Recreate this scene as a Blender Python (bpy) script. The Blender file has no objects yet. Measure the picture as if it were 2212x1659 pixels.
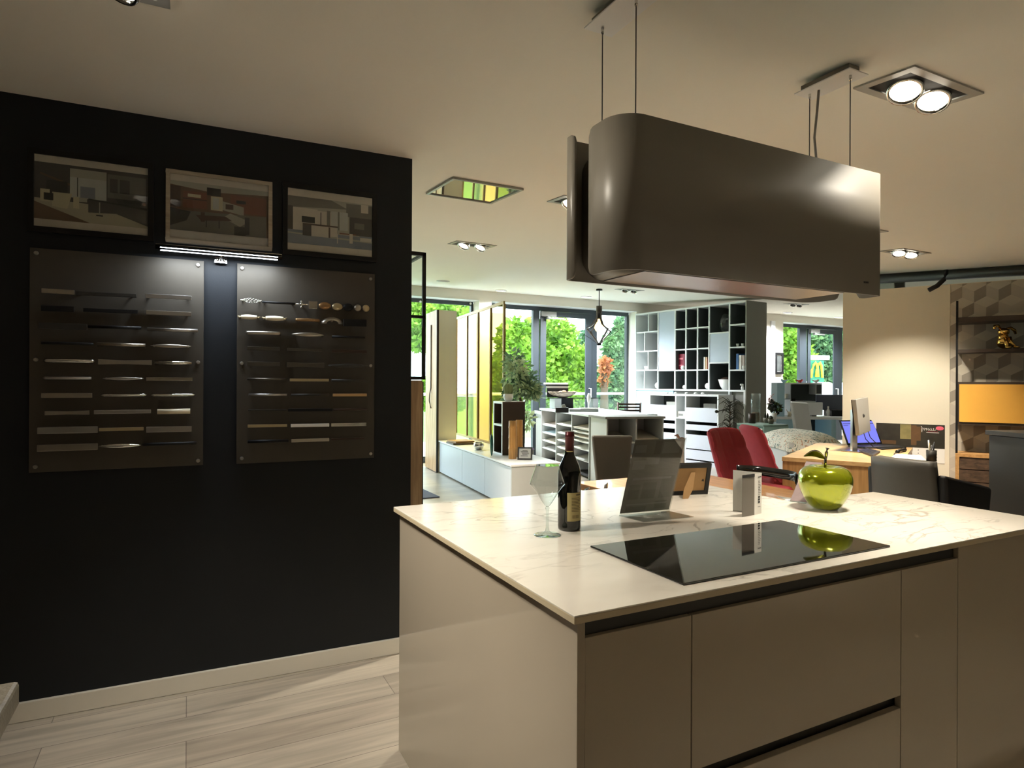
import bpy, bmesh, math, random
from mathutils import Vector, Matrix
random.seed(7)
SC = bpy.context.scene
COL = SC.collection
pi = math.pi
R = math.radians

# ------------------------------------------------------------------ camera frame
F, YAW, ROLL, CX, CY, H = 1362.3, R(27.2), R(0.28), 1106.0, 829.5, 1.36
FW = Vector((math.sin(YAW), math.cos(YAW), 0))
RT0 = Vector((math.cos(YAW), -math.sin(YAW), 0)); UP0 = Vector((0, 0, 1))
RT = RT0 * math.cos(ROLL) + UP0 * math.sin(ROLL)
UP = UP0 * math.cos(ROLL) - RT0 * math.sin(ROLL)
CAM = Vector((0, 0, H))
A0, B0 = 2.2905, 0.0692                      # sloped ceiling z = A0 + B0*y
def ray(x, y): return FW + RT * ((x - CX) / F) - UP * ((y - CY) / F)
def atz(x, y, z): d = ray(x, y); return CAM + d * ((z - H) / d.z)
def aty(x, y, Y): d = ray(x, y); return CAM + d * (Y / d.y)
def atx(x, y, X): d = ray(x, y); return CAM + d * (X / d.x)
def atd(x, y, D): return CAM + ray(x, y) * D
def atp(x, y, P, N):
    d = ray(x, y); P = Vector(P); N = Vector(N)
    return CAM + d * (N.dot(P - CAM) / N.dot(d))
def atc(x, y, off=0.0):
    d = ray(x, y); return CAM + d * ((A0 - off - H) / (d.z - B0 * d.y))
def ceil_z(y): return A0 + B0 * y
def depth(P): return (Vector(P) - CAM).dot(FW)

# ------------------------------------------------------------------ materials
def lin(c): c /= 255.0; return c / 12.92 if c <= 0.04045 else ((c + 0.055) / 1.055) ** 2.4
def S(r, g, b): return (lin(r), lin(g), lin(b), 1.0)
def nodes(m):
    m.use_nodes = True; nt = m.node_tree; nt.nodes.clear()
    out = nt.nodes.new('ShaderNodeOutputMaterial')
    return nt, out
def mat(name, col, rough=0.5, metal=0.0, var=0.05, scale=18.0, coat=0.0, spec=0.5, bump=0.0, bscale=None, stretch=None, aniso=0.0):
    m = bpy.data.materials.new(name); nt, out = nodes(m); N = nt.nodes; L = nt.links
    b = N.new('ShaderNodeBsdfPrincipled'); L.new(b.outputs[0], out.inputs[0])
    tc = N.new('ShaderNodeTexCoord'); mp = N.new('ShaderNodeMapping'); L.new(tc.outputs['Object'], mp.inputs[0])
    if stretch: mp.inputs['Scale'].default_value = stretch
    nz = N.new('ShaderNodeTexNoise'); nz.inputs['Scale'].default_value = scale; nz.inputs['Detail'].default_value = 4
    L.new(mp.outputs[0], nz.inputs['Vector'])
    mx = N.new('ShaderNodeMix'); mx.data_type = 'RGBA'
    c = S(*col); mx.inputs[6].default_value = tuple(min(1, x * (1 - var)) for x in c[:3]) + (1,)
    mx.inputs[7].default_value = tuple(min(1, x * (1 + var)) for x in c[:3]) + (1,)
    L.new(nz.outputs[0], mx.inputs[0]); L.new(mx.outputs[2], b.inputs['Base Color'])
    b.inputs['Roughness'].default_value = rough; b.inputs['Metallic'].default_value = metal
    b.inputs['Coat Weight'].default_value = coat; b.inputs['Coat Roughness'].default_value = 0.04
    b.inputs['Specular IOR Level'].default_value = spec
    if aniso: b.inputs['Anisotropic'].default_value = aniso
    if bump:
        n2 = N.new('ShaderNodeTexNoise'); n2.inputs['Scale'].default_value = bscale or scale * 6; L.new(mp.outputs[0], n2.inputs['Vector'])
        bp = N.new('ShaderNodeBump'); bp.inputs['Strength'].default_value = bump; bp.inputs['Distance'].default_value = 0.004
        L.new(n2.outputs[0], bp.inputs['Height']); L.new(bp.outputs[0], b.inputs['Normal'])
    return m
def emit(name, col, strength):
    m = bpy.data.materials.new(name); nt, out = nodes(m)
    e = nt.nodes.new('ShaderNodeEmission'); e.inputs[0].default_value = S(*col); e.inputs[1].default_value = strength
    nt.links.new(e.outputs[0], out.inputs[0]); return m
def glass(name, tint=(255, 255, 255), refl=1.0, rough=0.0, film=0.0, filmcol=(200, 200, 200)):
    """thin clear sheet: sees through, mirrors by Fresnel, optional faint body colour"""
    m = bpy.data.materials.new(name); nt, out = nodes(m); N = nt.nodes; L = nt.links
    t = N.new('ShaderNodeBsdfTransparent'); t.inputs[0].default_value = S(*tint)
    g = N.new('ShaderNodeBsdfGlossy'); g.inputs['Roughness'].default_value = rough
    lw = N.new('ShaderNodeLayerWeight'); lw.inputs[0].default_value = 0.5; pw_ = N.new('ShaderNodeMath'); pw_.operation = 'POWER'; pw_.inputs[1].default_value = 4.0; L.new(lw.outputs['Facing'], pw_.inputs[0]); fr = N.new('ShaderNodeMapRange'); fr.inputs['To Min'].default_value = 0.04; fr.inputs['To Max'].default_value = 0.85; L.new(pw_.outputs[0], fr.inputs[0])
    mu = N.new('ShaderNodeMath'); mu.operation = 'MULTIPLY'; mu.inputs[1].default_value = refl; mu.use_clamp = True
    L.new(fr.outputs[0], mu.inputs[0])
    base = t
    if film:
        d = N.new('ShaderNodeBsdfDiffuse'); d.inputs[0].default_value = S(*filmcol)
        m0 = N.new('ShaderNodeMixShader'); m0.inputs[0].default_value = film
        L.new(t.outputs[0], m0.inputs[1]); L.new(d.outputs[0], m0.inputs[2]); base = m0
    mx = N.new('ShaderNodeMixShader'); L.new(mu.outputs[0], mx.inputs[0]); L.new(base.outputs[0], mx.inputs[1]); L.new(g.outputs[0], mx.inputs[2])
    L.new(mx.outputs[0], out.inputs[0]); return m
def wood(name, c1, c2, scale=3.0, axis='X', rough=0.45, coat=0.0):
    m = bpy.data.materials.new(name); nt, out = nodes(m); N = nt.nodes; L = nt.links
    b = N.new('ShaderNodeBsdfPrincipled'); L.new(b.outputs[0], out.inputs[0])
    tc = N.new('ShaderNodeTexCoord'); mp = N.new('ShaderNodeMapping'); L.new(tc.outputs['Object'], mp.inputs[0])
    s = {'X': (1.2, 16, 16), 'Y': (16, 1.2, 16), 'Z': (16, 16, 1.2)}[axis]; mp.inputs['Scale'].default_value = s
    nz = N.new('ShaderNodeTexNoise'); nz.inputs['Scale'].default_value = scale; nz.inputs['Detail'].default_value = 6; nz.inputs['Distortion'].default_value = 0.6
    L.new(mp.outputs[0], nz.inputs['Vector'])
    cr = N.new('ShaderNodeValToRGB'); cr.color_ramp.elements[0].position = 0.3; cr.color_ramp.elements[1].position = 0.7
    cr.color_ramp.elements[0].color = S(*c1); cr.color_ramp.elements[1].color = S(*c2)
    L.new(nz.outputs[0], cr.inputs[0]); L.new(cr.outputs[0], b.inputs['Base Color'])
    b.inputs['Roughness'].default_value = rough; b.inputs['Coat Weight'].default_value = coat
    return m
def marble(name):
    m = bpy.data.materials.new(name); nt, out = nodes(m); N = nt.nodes; L = nt.links
    b = N.new('ShaderNodeBsdfPrincipled'); L.new(b.outputs[0], out.inputs[0])
    tc = N.new('ShaderNodeTexCoord'); mp = N.new('ShaderNodeMapping'); L.new(tc.outputs['Object'], mp.inputs[0])
    mp.inputs['Rotation'].default_value = (0, 0, R(25)); mp.inputs['Scale'].default_value = (1.0, 2.2, 1.0)
    def vein(sc, det, dist, w, off):
        mo = N.new('ShaderNodeMapping'); mo.inputs['Location'].default_value = off; L.new(mp.outputs[0], mo.inputs[0])
        nz = N.new('ShaderNodeTexNoise'); nz.inputs['Scale'].default_value = sc; nz.inputs['Detail'].default_value = det; nz.inputs['Distortion'].default_value = dist
        L.new(mo.outputs[0], nz.inputs['Vector'])
        s = N.new('ShaderNodeMath'); s.operation = 'SUBTRACT'; s.inputs[1].default_value = 0.5; L.new(nz.outputs[0], s.inputs[0])
        a = N.new('ShaderNodeMath'); a.operation = 'ABSOLUTE'; L.new(s.outputs[0], a.inputs[0])
        mr = N.new('ShaderNodeMapRange'); mr.inputs['From Min'].default_value = 0; mr.inputs['From Max'].default_value = w
        mr.inputs['To Min'].default_value = 1; mr.inputs['To Max'].default_value = 0; L.new(a.outputs[0], mr.inputs[0])
        return mr
    v1 = vein(1.5, 7, 0.9, 0.018, (3.1, 1.7, 0)); v2 = vein(3.2, 6, 1.2, 0.02, (0.3, 5.2, 0))
    pa = N.new('ShaderNodeTexNoise'); pa.inputs['Scale'].default_value = 1.7; pa.inputs['Detail'].default_value = 2; L.new(mp.outputs[0], pa.inputs['Vector'])
    pr = N.new('ShaderNodeMapRange'); pr.inputs['From Min'].default_value = 0.42; pr.inputs['From Max'].default_value = 0.62; L.new(pa.outputs[0], pr.inputs[0])
    mxv = N.new('ShaderNodeMath'); mxv.operation = 'MAXIMUM'; L.new(v1.outputs[0], mxv.inputs[0]); L.new(v2.outputs[0], mxv.inputs[1])
    mu = N.new('ShaderNodeMath'); mu.operation = 'MULTIPLY'; L.new(mxv.outputs[0], mu.inputs[0]); L.new(pr.outputs[0], mu.inputs[1])
    m2 = N.new('ShaderNodeMath'); m2.operation = 'MULTIPLY'; m2.inputs[1].default_value = 0.62; L.new(mu.outputs[0], m2.inputs[0])
    cl = N.new('ShaderNodeTexNoise'); cl.inputs['Scale'].default_value = 5; L.new(mp.outputs[0], cl.inputs['Vector'])
    bc = N.new('ShaderNodeMix'); bc.data_type = 'RGBA'; bc.inputs[6].default_value = S(228, 222, 211); bc.inputs[7].default_value = S(240, 236, 227); L.new(cl.outputs[0], bc.inputs[0])
    mx = N.new('ShaderNodeMix'); mx.data_type = 'RGBA'; L.new(m2.outputs[0], mx.inputs[0]); L.new(bc.outputs[2], mx.inputs[6]); mx.inputs[7].default_value = S(138, 128, 116)
    L.new(mx.outputs[2], b.inputs['Base Color']); b.inputs['Roughness'].default_value = 0.16; b.inputs['Specular IOR Level'].default_value = 0.5
    return m
def planks(name, c1, c2, cm, w, h, axis_rot=0.0, rough=0.35):
    m = bpy.data.materials.new(name); nt, out = nodes(m); N = nt.nodes; L = nt.links
    b = N.new('ShaderNodeBsdfPrincipled'); L.new(b.outputs[0], out.inputs[0])
    tc = N.new('ShaderNodeTexCoord'); mp = N.new('ShaderNodeMapping'); L.new(tc.outputs['Object'], mp.inputs[0])
    mp.inputs['Rotation'].default_value = (0, 0, axis_rot)
    br = N.new('ShaderNodeTexBrick'); br.offset = 0.37; br.inputs['Scale'].default_value = 1.0
    br.inputs['Brick Width'].default_value = w; br.inputs['Row Height'].default_value = h; br.inputs['Mortar Size'].default_value = 0.0016
    br.inputs['Color1'].default_value = S(*c1); br.inputs['Color2'].default_value = S(*c2); br.inputs['Mortar'].default_value = S(*cm)
    L.new(mp.outputs[0], br.inputs['Vector'])
    m3 = N.new('ShaderNodeMapping'); m3.inputs['Scale'].default_value = (1.1, 13, 1); L.new(mp.outputs[0], m3.inputs[0])
    nz = N.new('ShaderNodeTexNoise'); nz.inputs['Scale'].default_value = 1.9; nz.inputs['Detail'].default_value = 7; nz.inputs['Distortion'].default_value = 0.8; L.new(m3.outputs[0], nz.inputs['Vector'])
    mr = N.new('ShaderNodeMapRange'); mr.inputs['From Min'].default_value = 0.3; mr.inputs['From Max'].default_value = 0.7; mr.inputs['To Min'].default_value = 0.72; mr.inputs['To Max'].default_value = 1.12; L.new(nz.outputs[0], mr.inputs[0])
    mx = N.new('ShaderNodeMix'); mx.data_type = 'RGBA'; mx.blend_type = 'MULTIPLY'; mx.inputs[0].default_value = 1; L.new(br.outputs[0], mx.inputs[6]); L.new(mr.outputs[0], mx.inputs[7])
    L.new(mx.outputs[2], b.inputs['Base Color']); b.inputs['Roughness'].default_value = rough
    return m
def leafmat(name, c1, c2):
    m = bpy.data.materials.new(name); nt, out = nodes(m); N = nt.nodes; L = nt.links
    b = N.new('ShaderNodeBsdfPrincipled'); tr = N.new('ShaderNodeBsdfTranslucent')
    tc = N.new('ShaderNodeTexCoord'); nz = N.new('ShaderNodeTexNoise'); nz.inputs['Scale'].default_value = 3.0; nz.inputs['Detail'].default_value = 5; L.new(tc.outputs['Object'], nz.inputs['Vector'])
    cr = N.new('ShaderNodeValToRGB'); cr.color_ramp.elements[0].position = 0.35; cr.color_ramp.elements[1].position = 0.65
    cr.color_ramp.elements[0].color = S(*c1); cr.color_ramp.elements[1].color = S(*c2)
    L.new(nz.outputs[0], cr.inputs[0]); L.new(cr.outputs[0], b.inputs['Base Color']); L.new(cr.outputs[0], tr.inputs[0])
    b.inputs['Roughness'].default_value = 0.6
    mx = N.new('ShaderNodeMixShader'); mx.inputs[0].default_value = 0.35; L.new(b.outputs[0], mx.inputs[1]); L.new(tr.outputs[0], mx.inputs[2]); L.new(mx.outputs[0], out.inputs[0])
    return m
def fabric_print(name):
    m = bpy.data.materials.new(name); nt, out = nodes(m); N = nt.nodes; L = nt.links
    b = N.new('ShaderNodeBsdfPrincipled'); L.new(b.outputs[0], out.inputs[0])
    tc = N.new('ShaderNodeTexCoord'); nz = N.new('ShaderNodeTexNoise'); nz.inputs['Scale'].default_value = 14; nz.inputs['Detail'].default_value = 3; nz.inputs['Distortion'].default_value = 2.5; L.new(tc.outputs['Object'], nz.inputs['Vector'])
    cr = N.new('ShaderNodeValToRGB'); e = cr.color_ramp.elements
    e[0].position = 0.36; e[0].color = S(96, 118, 110); e[1].position = 0.45; e[1].color = S(232, 228, 216)
    x = e.new(0.60); x.color = S(236, 232, 222); x = e.new(0.66); x.color = S(196, 150, 120)
    L.new(nz.outputs[0], cr.inputs[0]); L.new(cr.outputs[0], b.inputs['Base Color']); b.inputs['Roughness'].default_value = 0.9
    return m

# ------------------------------------------------------------------ mesh builder
class MB:
    def __init__(s): s.v = []; s.f = []; s.s = []; s.m = []; s.mi = 0
    def add(s, vs, fs, smooth=False):
        o = len(s.v); s.v += [Vector(p) for p in vs]
        for f in fs: s.f.append([i + o for i in f]); s.s.append(smooth); s.m.append(s.mi)
        return s
    def box(s, x0, x1, y0, y1, z0, z1, M=None):
        p = [Vector((x, y, z)) for x in (x0, x1) for y in (y0, y1) for z in (z0, z1)]
        if M is not None: p = [M @ q for q in p]
        return s.add(p, [(0, 1, 3, 2), (4, 6, 7, 5), (0, 4, 5, 1), (2, 3, 7, 6), (0, 2, 6, 4), (1, 5, 7, 3)])
    def hexa(s, b, t):                      # 4 bottom points (ccw), 4 top points
        return s.add(list(b) + list(t), [(3, 2, 1, 0), (4, 5, 6, 7), (0, 1, 5, 4), (1, 2, 6, 5), (2, 3, 7, 6), (3, 0, 4, 7)])
    def prism(s, pts, z0, z1, smooth=False):
        n = len(pts)
        v = [(p[0], p[1], z0) for p in pts] + [(p[0], p[1], z1) for p in pts]
        s.add(v, [tuple(range(n - 1, -1, -1)), tuple(range(n, 2 * n))])
        o = len(s.v) - 2 * n
        for i in range(n):
            j = (i + 1) % n; s.f.append([o + i, o + j, o + n + j, o + n + i]); s.s.append(smooth); s.m.append(s.mi)
        return s
    def plate(s, pts, nrm, th):             # planar polygon with thickness along -nrm
        n = len(pts); pts = [Vector(p) for p in pts]; q = [p - Vector(nrm) * th for p in pts]
        s.add(pts + q, [tuple(range(n)), tuple(range(2 * n - 1, n - 1, -1))] + [(i, i + n, (i + 1) % n + n, (i + 1) % n) for i in range(n)])
        return s
    def face(s, pts): return s.add(pts, [tuple(range(len(pts)))])
    def ring(s, c, ax, r, n, ref=None):
        ax = Vector(ax).normalized(); u = ax.orthogonal().normalized() if ref is None else (Vector(ref) - ax * Vector(ref).dot(ax)).normalized()
        w = ax.cross(u); return [Vector(c) + u * (r * math.cos(2 * pi * i / n)) + w * (r * math.sin(2 * pi * i / n)) for i in range(n)]
    def cyl(s, p0, p1, r0, r1=None, n=16, smooth=True):
        r1 = r0 if r1 is None else r1; p0 = Vector(p0); p1 = Vector(p1); ax = p1 - p0
        a = s.ring(p0, ax, r0, n); b = s.ring(p1, ax, r1, n); o = len(s.v); s.v += a + b
        for i in range(n):
            j = (i + 1) % n; s.f.append([o + i, o + j, o + n + j, o + n + i]); s.s.append(smooth); s.m.append(s.mi)
        s.f.append([o + i for i in range(n - 1, -1, -1)]); s.s.append(False); s.m.append(s.mi)
        s.f.append([o + n + i for i in range(n)]); s.s.append(False); s.m.append(s.mi)
        return s
    def tube(s, pts, r, n=10, rs=None, flat=1.0, ref=(0, 0, 1)):
        pts = [Vector(p) for p in pts]; o = len(s.v); k = len(pts)
        for i, p in enumerate(pts):
            t = (pts[min(i + 1, k - 1)] - pts[max(i - 1, 0)]).normalized(); rr = rs[i] if rs else r
            rf = Vector(ref) if abs(t.dot(Vector(ref))) < 0.97 else Vector((1, 0, 0))
            u = (rf - t * rf.dot(t)).normalized(); w = t.cross(u)
            s.v += [p + u * (rr * math.cos(2 * pi * a / n)) + w * (rr * flat * math.sin(2 * pi * a / n)) for a in range(n)]
        for i in range(k - 1):
            for a in range(n):
                b = (a + 1) % n; s.f.append([o + i * n + a, o + i * n + b, o + (i + 1) * n + b, o + (i + 1) * n + a]); s.s.append(True); s.m.append(s.mi)
        s.f.append([o + a for a in range(n - 1, -1, -1)]); s.s.append(True); s.m.append(s.mi)
        s.f.append([o + (k - 1) * n + a for a in range(n)]); s.s.append(True); s.m.append(s.mi)
        return s
    def lathe(s, prof, c=(0, 0, 0), n=32, smooth=True, sx=1.0, sy=1.0):
        c = Vector(c); o = len(s.v); k = len(prof)
        for r, z in prof: s.v += [c + Vector((sx * r * math.cos(2 * pi * a / n), sy * r * math.sin(2 * pi * a / n), z)) for a in range(n)]
        for i in range(k - 1):
            for a in range(n):
                b = (a + 1) % n; s.f.append([o + i * n + a, o + i * n + b, o + (i + 1) * n + b, o + (i + 1) * n + a]); s.s.append(smooth); s.m.append(s.mi)
        if prof[0][0] > 1e-6: s.f.append([o + a for a in range(n - 1, -1, -1)]); s.s.append(False); s.m.append(s.mi)
        if prof[-1][0] > 1e-6: s.f.append([o + (k - 1) * n + a for a in range(n)]); s.s.append(False); s.m.append(s.mi)
        return s
    def ell(s, c, r, n=18, m=10, M=None):
        prof = [(math.sin(pi * i / m), -math.cos(pi * i / m)) for i in range(m + 1)]; o = len(s.v); s.lathe(prof, (0, 0, 0), n)
        for i in range(o, len(s.v)):
            p = s.v[i]; p = Vector((p.x * r[0], p.y * r[1], p.z * r[2])); p = (M @ p) if M is not None else p; s.v[i] = p + Vector(c)
        return s
    def grid(s, fn, nu, nv, smooth=True):
        o = len(s.v); s.v += [Vector(fn(i / nu, j / nv)) for j in range(nv + 1) for i in range(nu + 1)]; w = nu + 1
        for j in range(nv):
            for i in range(nu): a = o + j * w + i; s.f.append([a, a + 1, a + w + 1, a + w]); s.s.append(smooth); s.m.append(s.mi)
        return s
    def xf(s, M):
        s.v = [M @ p for p in s.v]; return s
    def mesh(s, name, mats, inv=None):
        me = bpy.data.meshes.new(name); vs = [inv @ p for p in s.v] if inv is not None else s.v
        me.from_pydata([tuple(p) for p in vs], [], s.f)
        for m in (mats if isinstance(mats, (list, tuple)) else [mats]): me.materials.append(m)
        for i, p in enumerate(me.polygons): p.use_smooth = s.s[i]; p.material_index = s.m[i]
        bm = bmesh.new(); bm.from_mesh(me); bmesh.ops.remove_doubles(bm, verts=bm.verts, dist=1e-5)
        bmesh.ops.recalc_face_normals(bm, faces=bm.faces); bm.to_mesh(me); bm.free()
        return me

XF = {}                                                     # thing -> matrix
def Th(name, label, cat, loc=(0, 0, 0), rz=0.0, group=None, rot=None):
    o = bpy.data.objects.new(name, None); COL.objects.link(o); o.empty_display_size = 0.05
    o.location = loc; o.rotation_euler = rot if rot else (0, 0, rz)
    o['label'] = label; o['category'] = cat
    if group: o['group'] = group
    XF[o.name] = Matrix.Translation(Vector(loc)) @ o.rotation_euler.to_matrix().to_4x4()
    return o
def bev(o, w, seg=2):
    if w:
        md = o.modifiers.new('edge', 'BEVEL'); md.width = w; md.segments = seg; md.limit_method = 'ANGLE'; md.angle_limit = R(40)
def P(par, name, mb, mats, bevel=0.0, world=True, label=None, seg=2):
    M = XF[par.name]
    o = bpy.data.objects.new(name, mb.mesh(name, mats, M.inverted() if world else None)); COL.objects.link(o); o.parent = par
    XF[o.name] = M; bev(o, bevel, seg)
    if label: o['label'] = label
    return o
def P2(part, name, mb, mats, bevel=0.0, world=True, label=None):    # sub-part
    return P(part, name, mb, mats, bevel, world, label)
def O(name, label, cat, mb, mats, group=None, bevel=0.0, kind=None, seg=2):
    xs = [p.x for p in mb.v]; ys = [p.y for p in mb.v]; zs = [p.z for p in mb.v]
    c = Vector(((min(xs) + max(xs)) / 2, (min(ys) + max(ys)) / 2, min(zs)))
    o = bpy.data.objects.new(name, mb.mesh(name, mats, Matrix.Translation(-c))); COL.objects.link(o); o.location = c; XF[o.name] = Matrix.Translation(c)
    o['label'] = label; o['category'] = cat
    if group: o['group'] = group
    if kind: o['kind'] = kind
    bev(o, bevel, seg); return o
def ST(name, mb, mats, bevel=0.0, label=None, parent=None):
    o = bpy.data.objects.new(name, mb.mesh(name, mats)); COL.objects.link(o); XF[o.name] = Matrix.Identity(4)
    if parent is None: o['kind'] = 'structure'
    else: o.parent = parent
    if label: o['label'] = label
    bev(o, bevel); return o
def copy_tree(o, loc, rz=None, label=None):
    c = o.copy(); COL.objects.link(c); c.location = loc
    if rz is not None: c.rotation_euler = (o.rotation_euler[0], o.rotation_euler[1], rz)
    if label: c['label'] = label
    for ch in o.children:
        d = ch.copy(); COL.objects.link(d); d.parent = c
        for g in ch.children: e = g.copy(); COL.objects.link(e); e.parent = d
    XF[c.name] = Matrix.Translation(Vector(loc)) @ c.rotation_euler.to_matrix().to_4x4()
    return c
def text_mb(txt, h, M, th=0.0004, align='CENTER'):
    cu = bpy.data.curves.new('lettering', 'FONT'); cu.body = txt; cu.size = h; cu.align_x = align; cu.align_y = 'CENTER'; cu.extrude = th; cu.resolution_u = 2
    ob = bpy.data.objects.new('lettering', cu); COL.objects.link(ob)
    bpy.context.view_layer.update(); me = ob.to_mesh()
    mb = MB(); mb.add([M @ v.co for v in me.vertices], [tuple(p.vertices) for p in me.polygons])
    ob.to_mesh_clear(); bpy.data.objects.remove(ob); bpy.data.curves.remove(cu); return mb
def frame3(o, u, v, w):                                      # matrix from origin and axes
    M = Matrix.Identity(4)
    for i, a in enumerate((u, v, w)):
        for k in range(3): M[k][i] = a[k]
    M.translation = o; return M
def light(name, kind, loc, energy, col, par=None, size=0.05, spot=None, aim=None, blend=0.6, size_y=None):
    d = bpy.data.lights.new(name, kind); d.energy = energy; d.color = col
    if kind == 'SPOT': d.spot_size = R(spot); d.spot_blend = blend; d.shadow_soft_size = size
    elif kind == 'AREA':
        d.size = size
        if size_y: d.shape = 'RECTANGLE'; d.size_y = size_y
    elif kind == 'POINT': d.shadow_soft_size = size
    o = bpy.data.objects.new(name, d); COL.objects.link(o)
    M = (Vector(aim) - Vector(loc)).to_track_quat('-Z', 'Y').to_matrix().to_4x4() if aim is not None else Matrix.Identity(4)
    M = Matrix.Translation(Vector(loc)) @ M
    if par is not None: o.parent = par; M = XF[par.name].inverted() @ M
    o.matrix_local = M; return o
# ------------------------------------------------------------------ material set
m_ceil = mat('ceiling_paint', (236, 233, 224), 0.9, var=0.015, scale=3, bump=0.05, bscale=300)
m_white = mat('white_wall_paint', (228, 224, 212), 0.85, var=0.015, scale=3, bump=0.04, bscale=250)
m_partw = mat('cream_partition_paint', (224, 217, 198), 0.85, var=0.02, scale=3, bump=0.04, bscale=250)
m_dark = mat('near_black_paint', (31, 34, 38), 0.55, var=0.12, scale=6, spec=0.25, bump=0.05, bscale=200)
m_base = mat('white_skirting', (226, 222, 212), 0.4, var=0.02)
m_floor = planks('grey_oak_laminate', (186, 177, 163), (168, 158, 145), (120, 112, 104), 1.29, 0.192, 0.0, 0.3)
m_lacq = mat('taupe_gloss_lacquer', (178, 167, 150), 0.07, var=0.02, scale=5, spec=0.5, coat=0.4)
m_rec = mat('dark_handle_channel', (40, 40, 36), 0.4, var=0.08)
m_marb = marble('white_marble_top'); m_edge = mat('beige_counter_edge', (198, 184, 155), 0.35, var=0.05)
m_hobg = mat('black_ceramic_glass', (9, 10, 11), 0.03, var=0.1, spec=0.55, coat=0.5)
m_hood = mat('stone_grey_lacquer', (116, 111, 101), 0.42, var=0.02, scale=8)
m_ss = mat('brushed_steel', (196, 196, 196), 0.28, metal=1, var=0.05, scale=40, stretch=(1, 30, 30))
m_chrome = mat('chrome', (225, 224, 220), 0.08, metal=1, var=0.03)
m_satin = mat('satin_nickel', (176, 170, 158), 0.33, metal=1, var=0.06, scale=60)
m_pewter = mat('dark_pewter', (98, 94, 86), 0.38, metal=1, var=0.1, scale=60)
m_champ = mat('champagne_metal', (192, 176, 140), 0.35, metal=0.8, var=0.05)
m_brass = mat('brass_frame', (150, 128, 82), 0.38, metal=0.8, var=0.06)
m_gold = mat('polished_gold', (224, 186, 106), 0.1, metal=1, var=0.04)
m_bronze = mat('antique_bronze', (150, 118, 80), 0.35, metal=0.8, var=0.12, scale=50)
m_blackm = mat('matt_black', (17, 17, 18), 0.5, var=0.15, spec=0.3)
m_blackg = mat('black_gloss', (10, 10, 11), 0.12, var=0.1)
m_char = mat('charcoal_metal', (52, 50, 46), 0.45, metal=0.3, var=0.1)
m_brownd = mat('dark_brown_metal', (58, 42, 32), 0.45, metal=0.3, var=0.1)
m_cream = mat('cream_ceramic', (240, 230, 204), 0.2, var=0.02, coat=0.5)
m_tan = mat('tan_leather', (190, 152, 104), 0.5, var=0.06)
m_board = mat('grey_brown_display_board', (72, 67, 59), 0.6, var=0.06, scale=30, spec=0.35)
m_anth = mat('anthracite_aluminium', (52, 60, 66), 0.45, var=0.06)
m_glass = glass('window_glass', (250, 254, 252), 0.8)
m_ambglass = glass('amber_tinted_glass', (240, 228, 170), 1.0)
m_clear = glass('clear_glass', (246, 250, 249), 1.6)
m_acryl = glass('clear_acrylic', (238, 240, 238), 1.3)
m_oak = wood('oak_veneer_x', (166, 122, 72), (198, 154, 100), 2.5, 'X'); m_oakz = wood('oak_veneer_z', (160, 118, 70), (196, 152, 98), 2.5, 'Z')
m_oaky = wood('table_oak', (150, 104, 60), (196, 146, 94), 2.2, 'Y', 0.3, 0.2)
m_rust = wood('rustic_oak_upright', (150, 122, 92), (196, 168, 132), 2.5, 'Z'); m_warm = wood('honey_oak_upright', (176, 128, 82), (222, 184, 138), 2.2, 'Z')
m_walnut = wood('walnut_veneer', (54, 40, 30), (98, 76, 58), 2.5, 'Y', 0.5)
m_bamb = wood('bamboo', (186, 130, 68), (222, 172, 104), 3.5, 'Z', 0.4)
m_wenge = mat('dark_shelf_wood', (58, 47, 38), 0.5, var=0.12, scale=30, stretch=(1, 12, 12))
m_lwhite = mat('white_melamine', (232, 234, 236), 0.35, var=0.015)
m_shelfedge = mat('shelf_edge_white', (226, 230, 230), 0.4, var=0.015)
m_shelfgrey = mat('shelf_grey_laminate', (132, 132, 126), 0.6, var=0.05, scale=60)
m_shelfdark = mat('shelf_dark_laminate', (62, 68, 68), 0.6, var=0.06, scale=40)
m_bluegrey = mat('pale_blue_grey_laminate', (178, 190, 204), 0.5, var=0.03)
m_drawer = mat('pale_drawer_front', (204, 210, 220), 0.4, var=0.02)
m_ltgrey = mat('light_grey_laminate', (186, 190, 190), 0.5, var=0.03)
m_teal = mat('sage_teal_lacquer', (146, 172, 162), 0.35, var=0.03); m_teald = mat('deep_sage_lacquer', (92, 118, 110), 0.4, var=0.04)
m_blue = mat('pale_blue_lacquer', (172, 208, 224), 0.4, var=0.03)
m_denim = mat('blue_grey_fabric', (92, 98, 112), 0.9, var=0.1, scale=80, bump=0.2)
m_bluewood = wood('blue_stained_wood', (96, 118, 150), (140, 160, 190), 2.5, 'Z')
m_greyup = mat('grey_leatherette', (86, 82, 76), 0.55, var=0.06, scale=30, bump=0.1, bscale=300)
m_blkup = mat('black_leatherette', (24, 24, 26), 0.45, var=0.1, scale=30)
m_red = mat('red_velvet', (136, 30, 42), 0.75, var=0.15, scale=25, bump=0.1, bscale=400)
m_redl = mat('rose_velvet_back', (178, 62, 78), 0.8, var=0.12, scale=25)
m_yellow = mat('mustard_lacquer', (222, 166, 72), 0.45, var=0.03)
m_granite = mat('speckled_granite', (120, 114, 102), 0.35, var=0.55, scale=90, bump=0.3, bscale=200)
m_granitedk = mat('dark_granite_edge', (50, 48, 46), 0.5, var=0.4, scale=90)
m_black_cab = mat('black_cabinet_laminate', (44, 46, 45), 0.55, var=0.1, scale=40)
m_paper = mat('white_paper', (232, 230, 224), 0.8, var=0.01); m_ink = mat('dark_ink', (40, 40, 42), 0.7)
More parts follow.
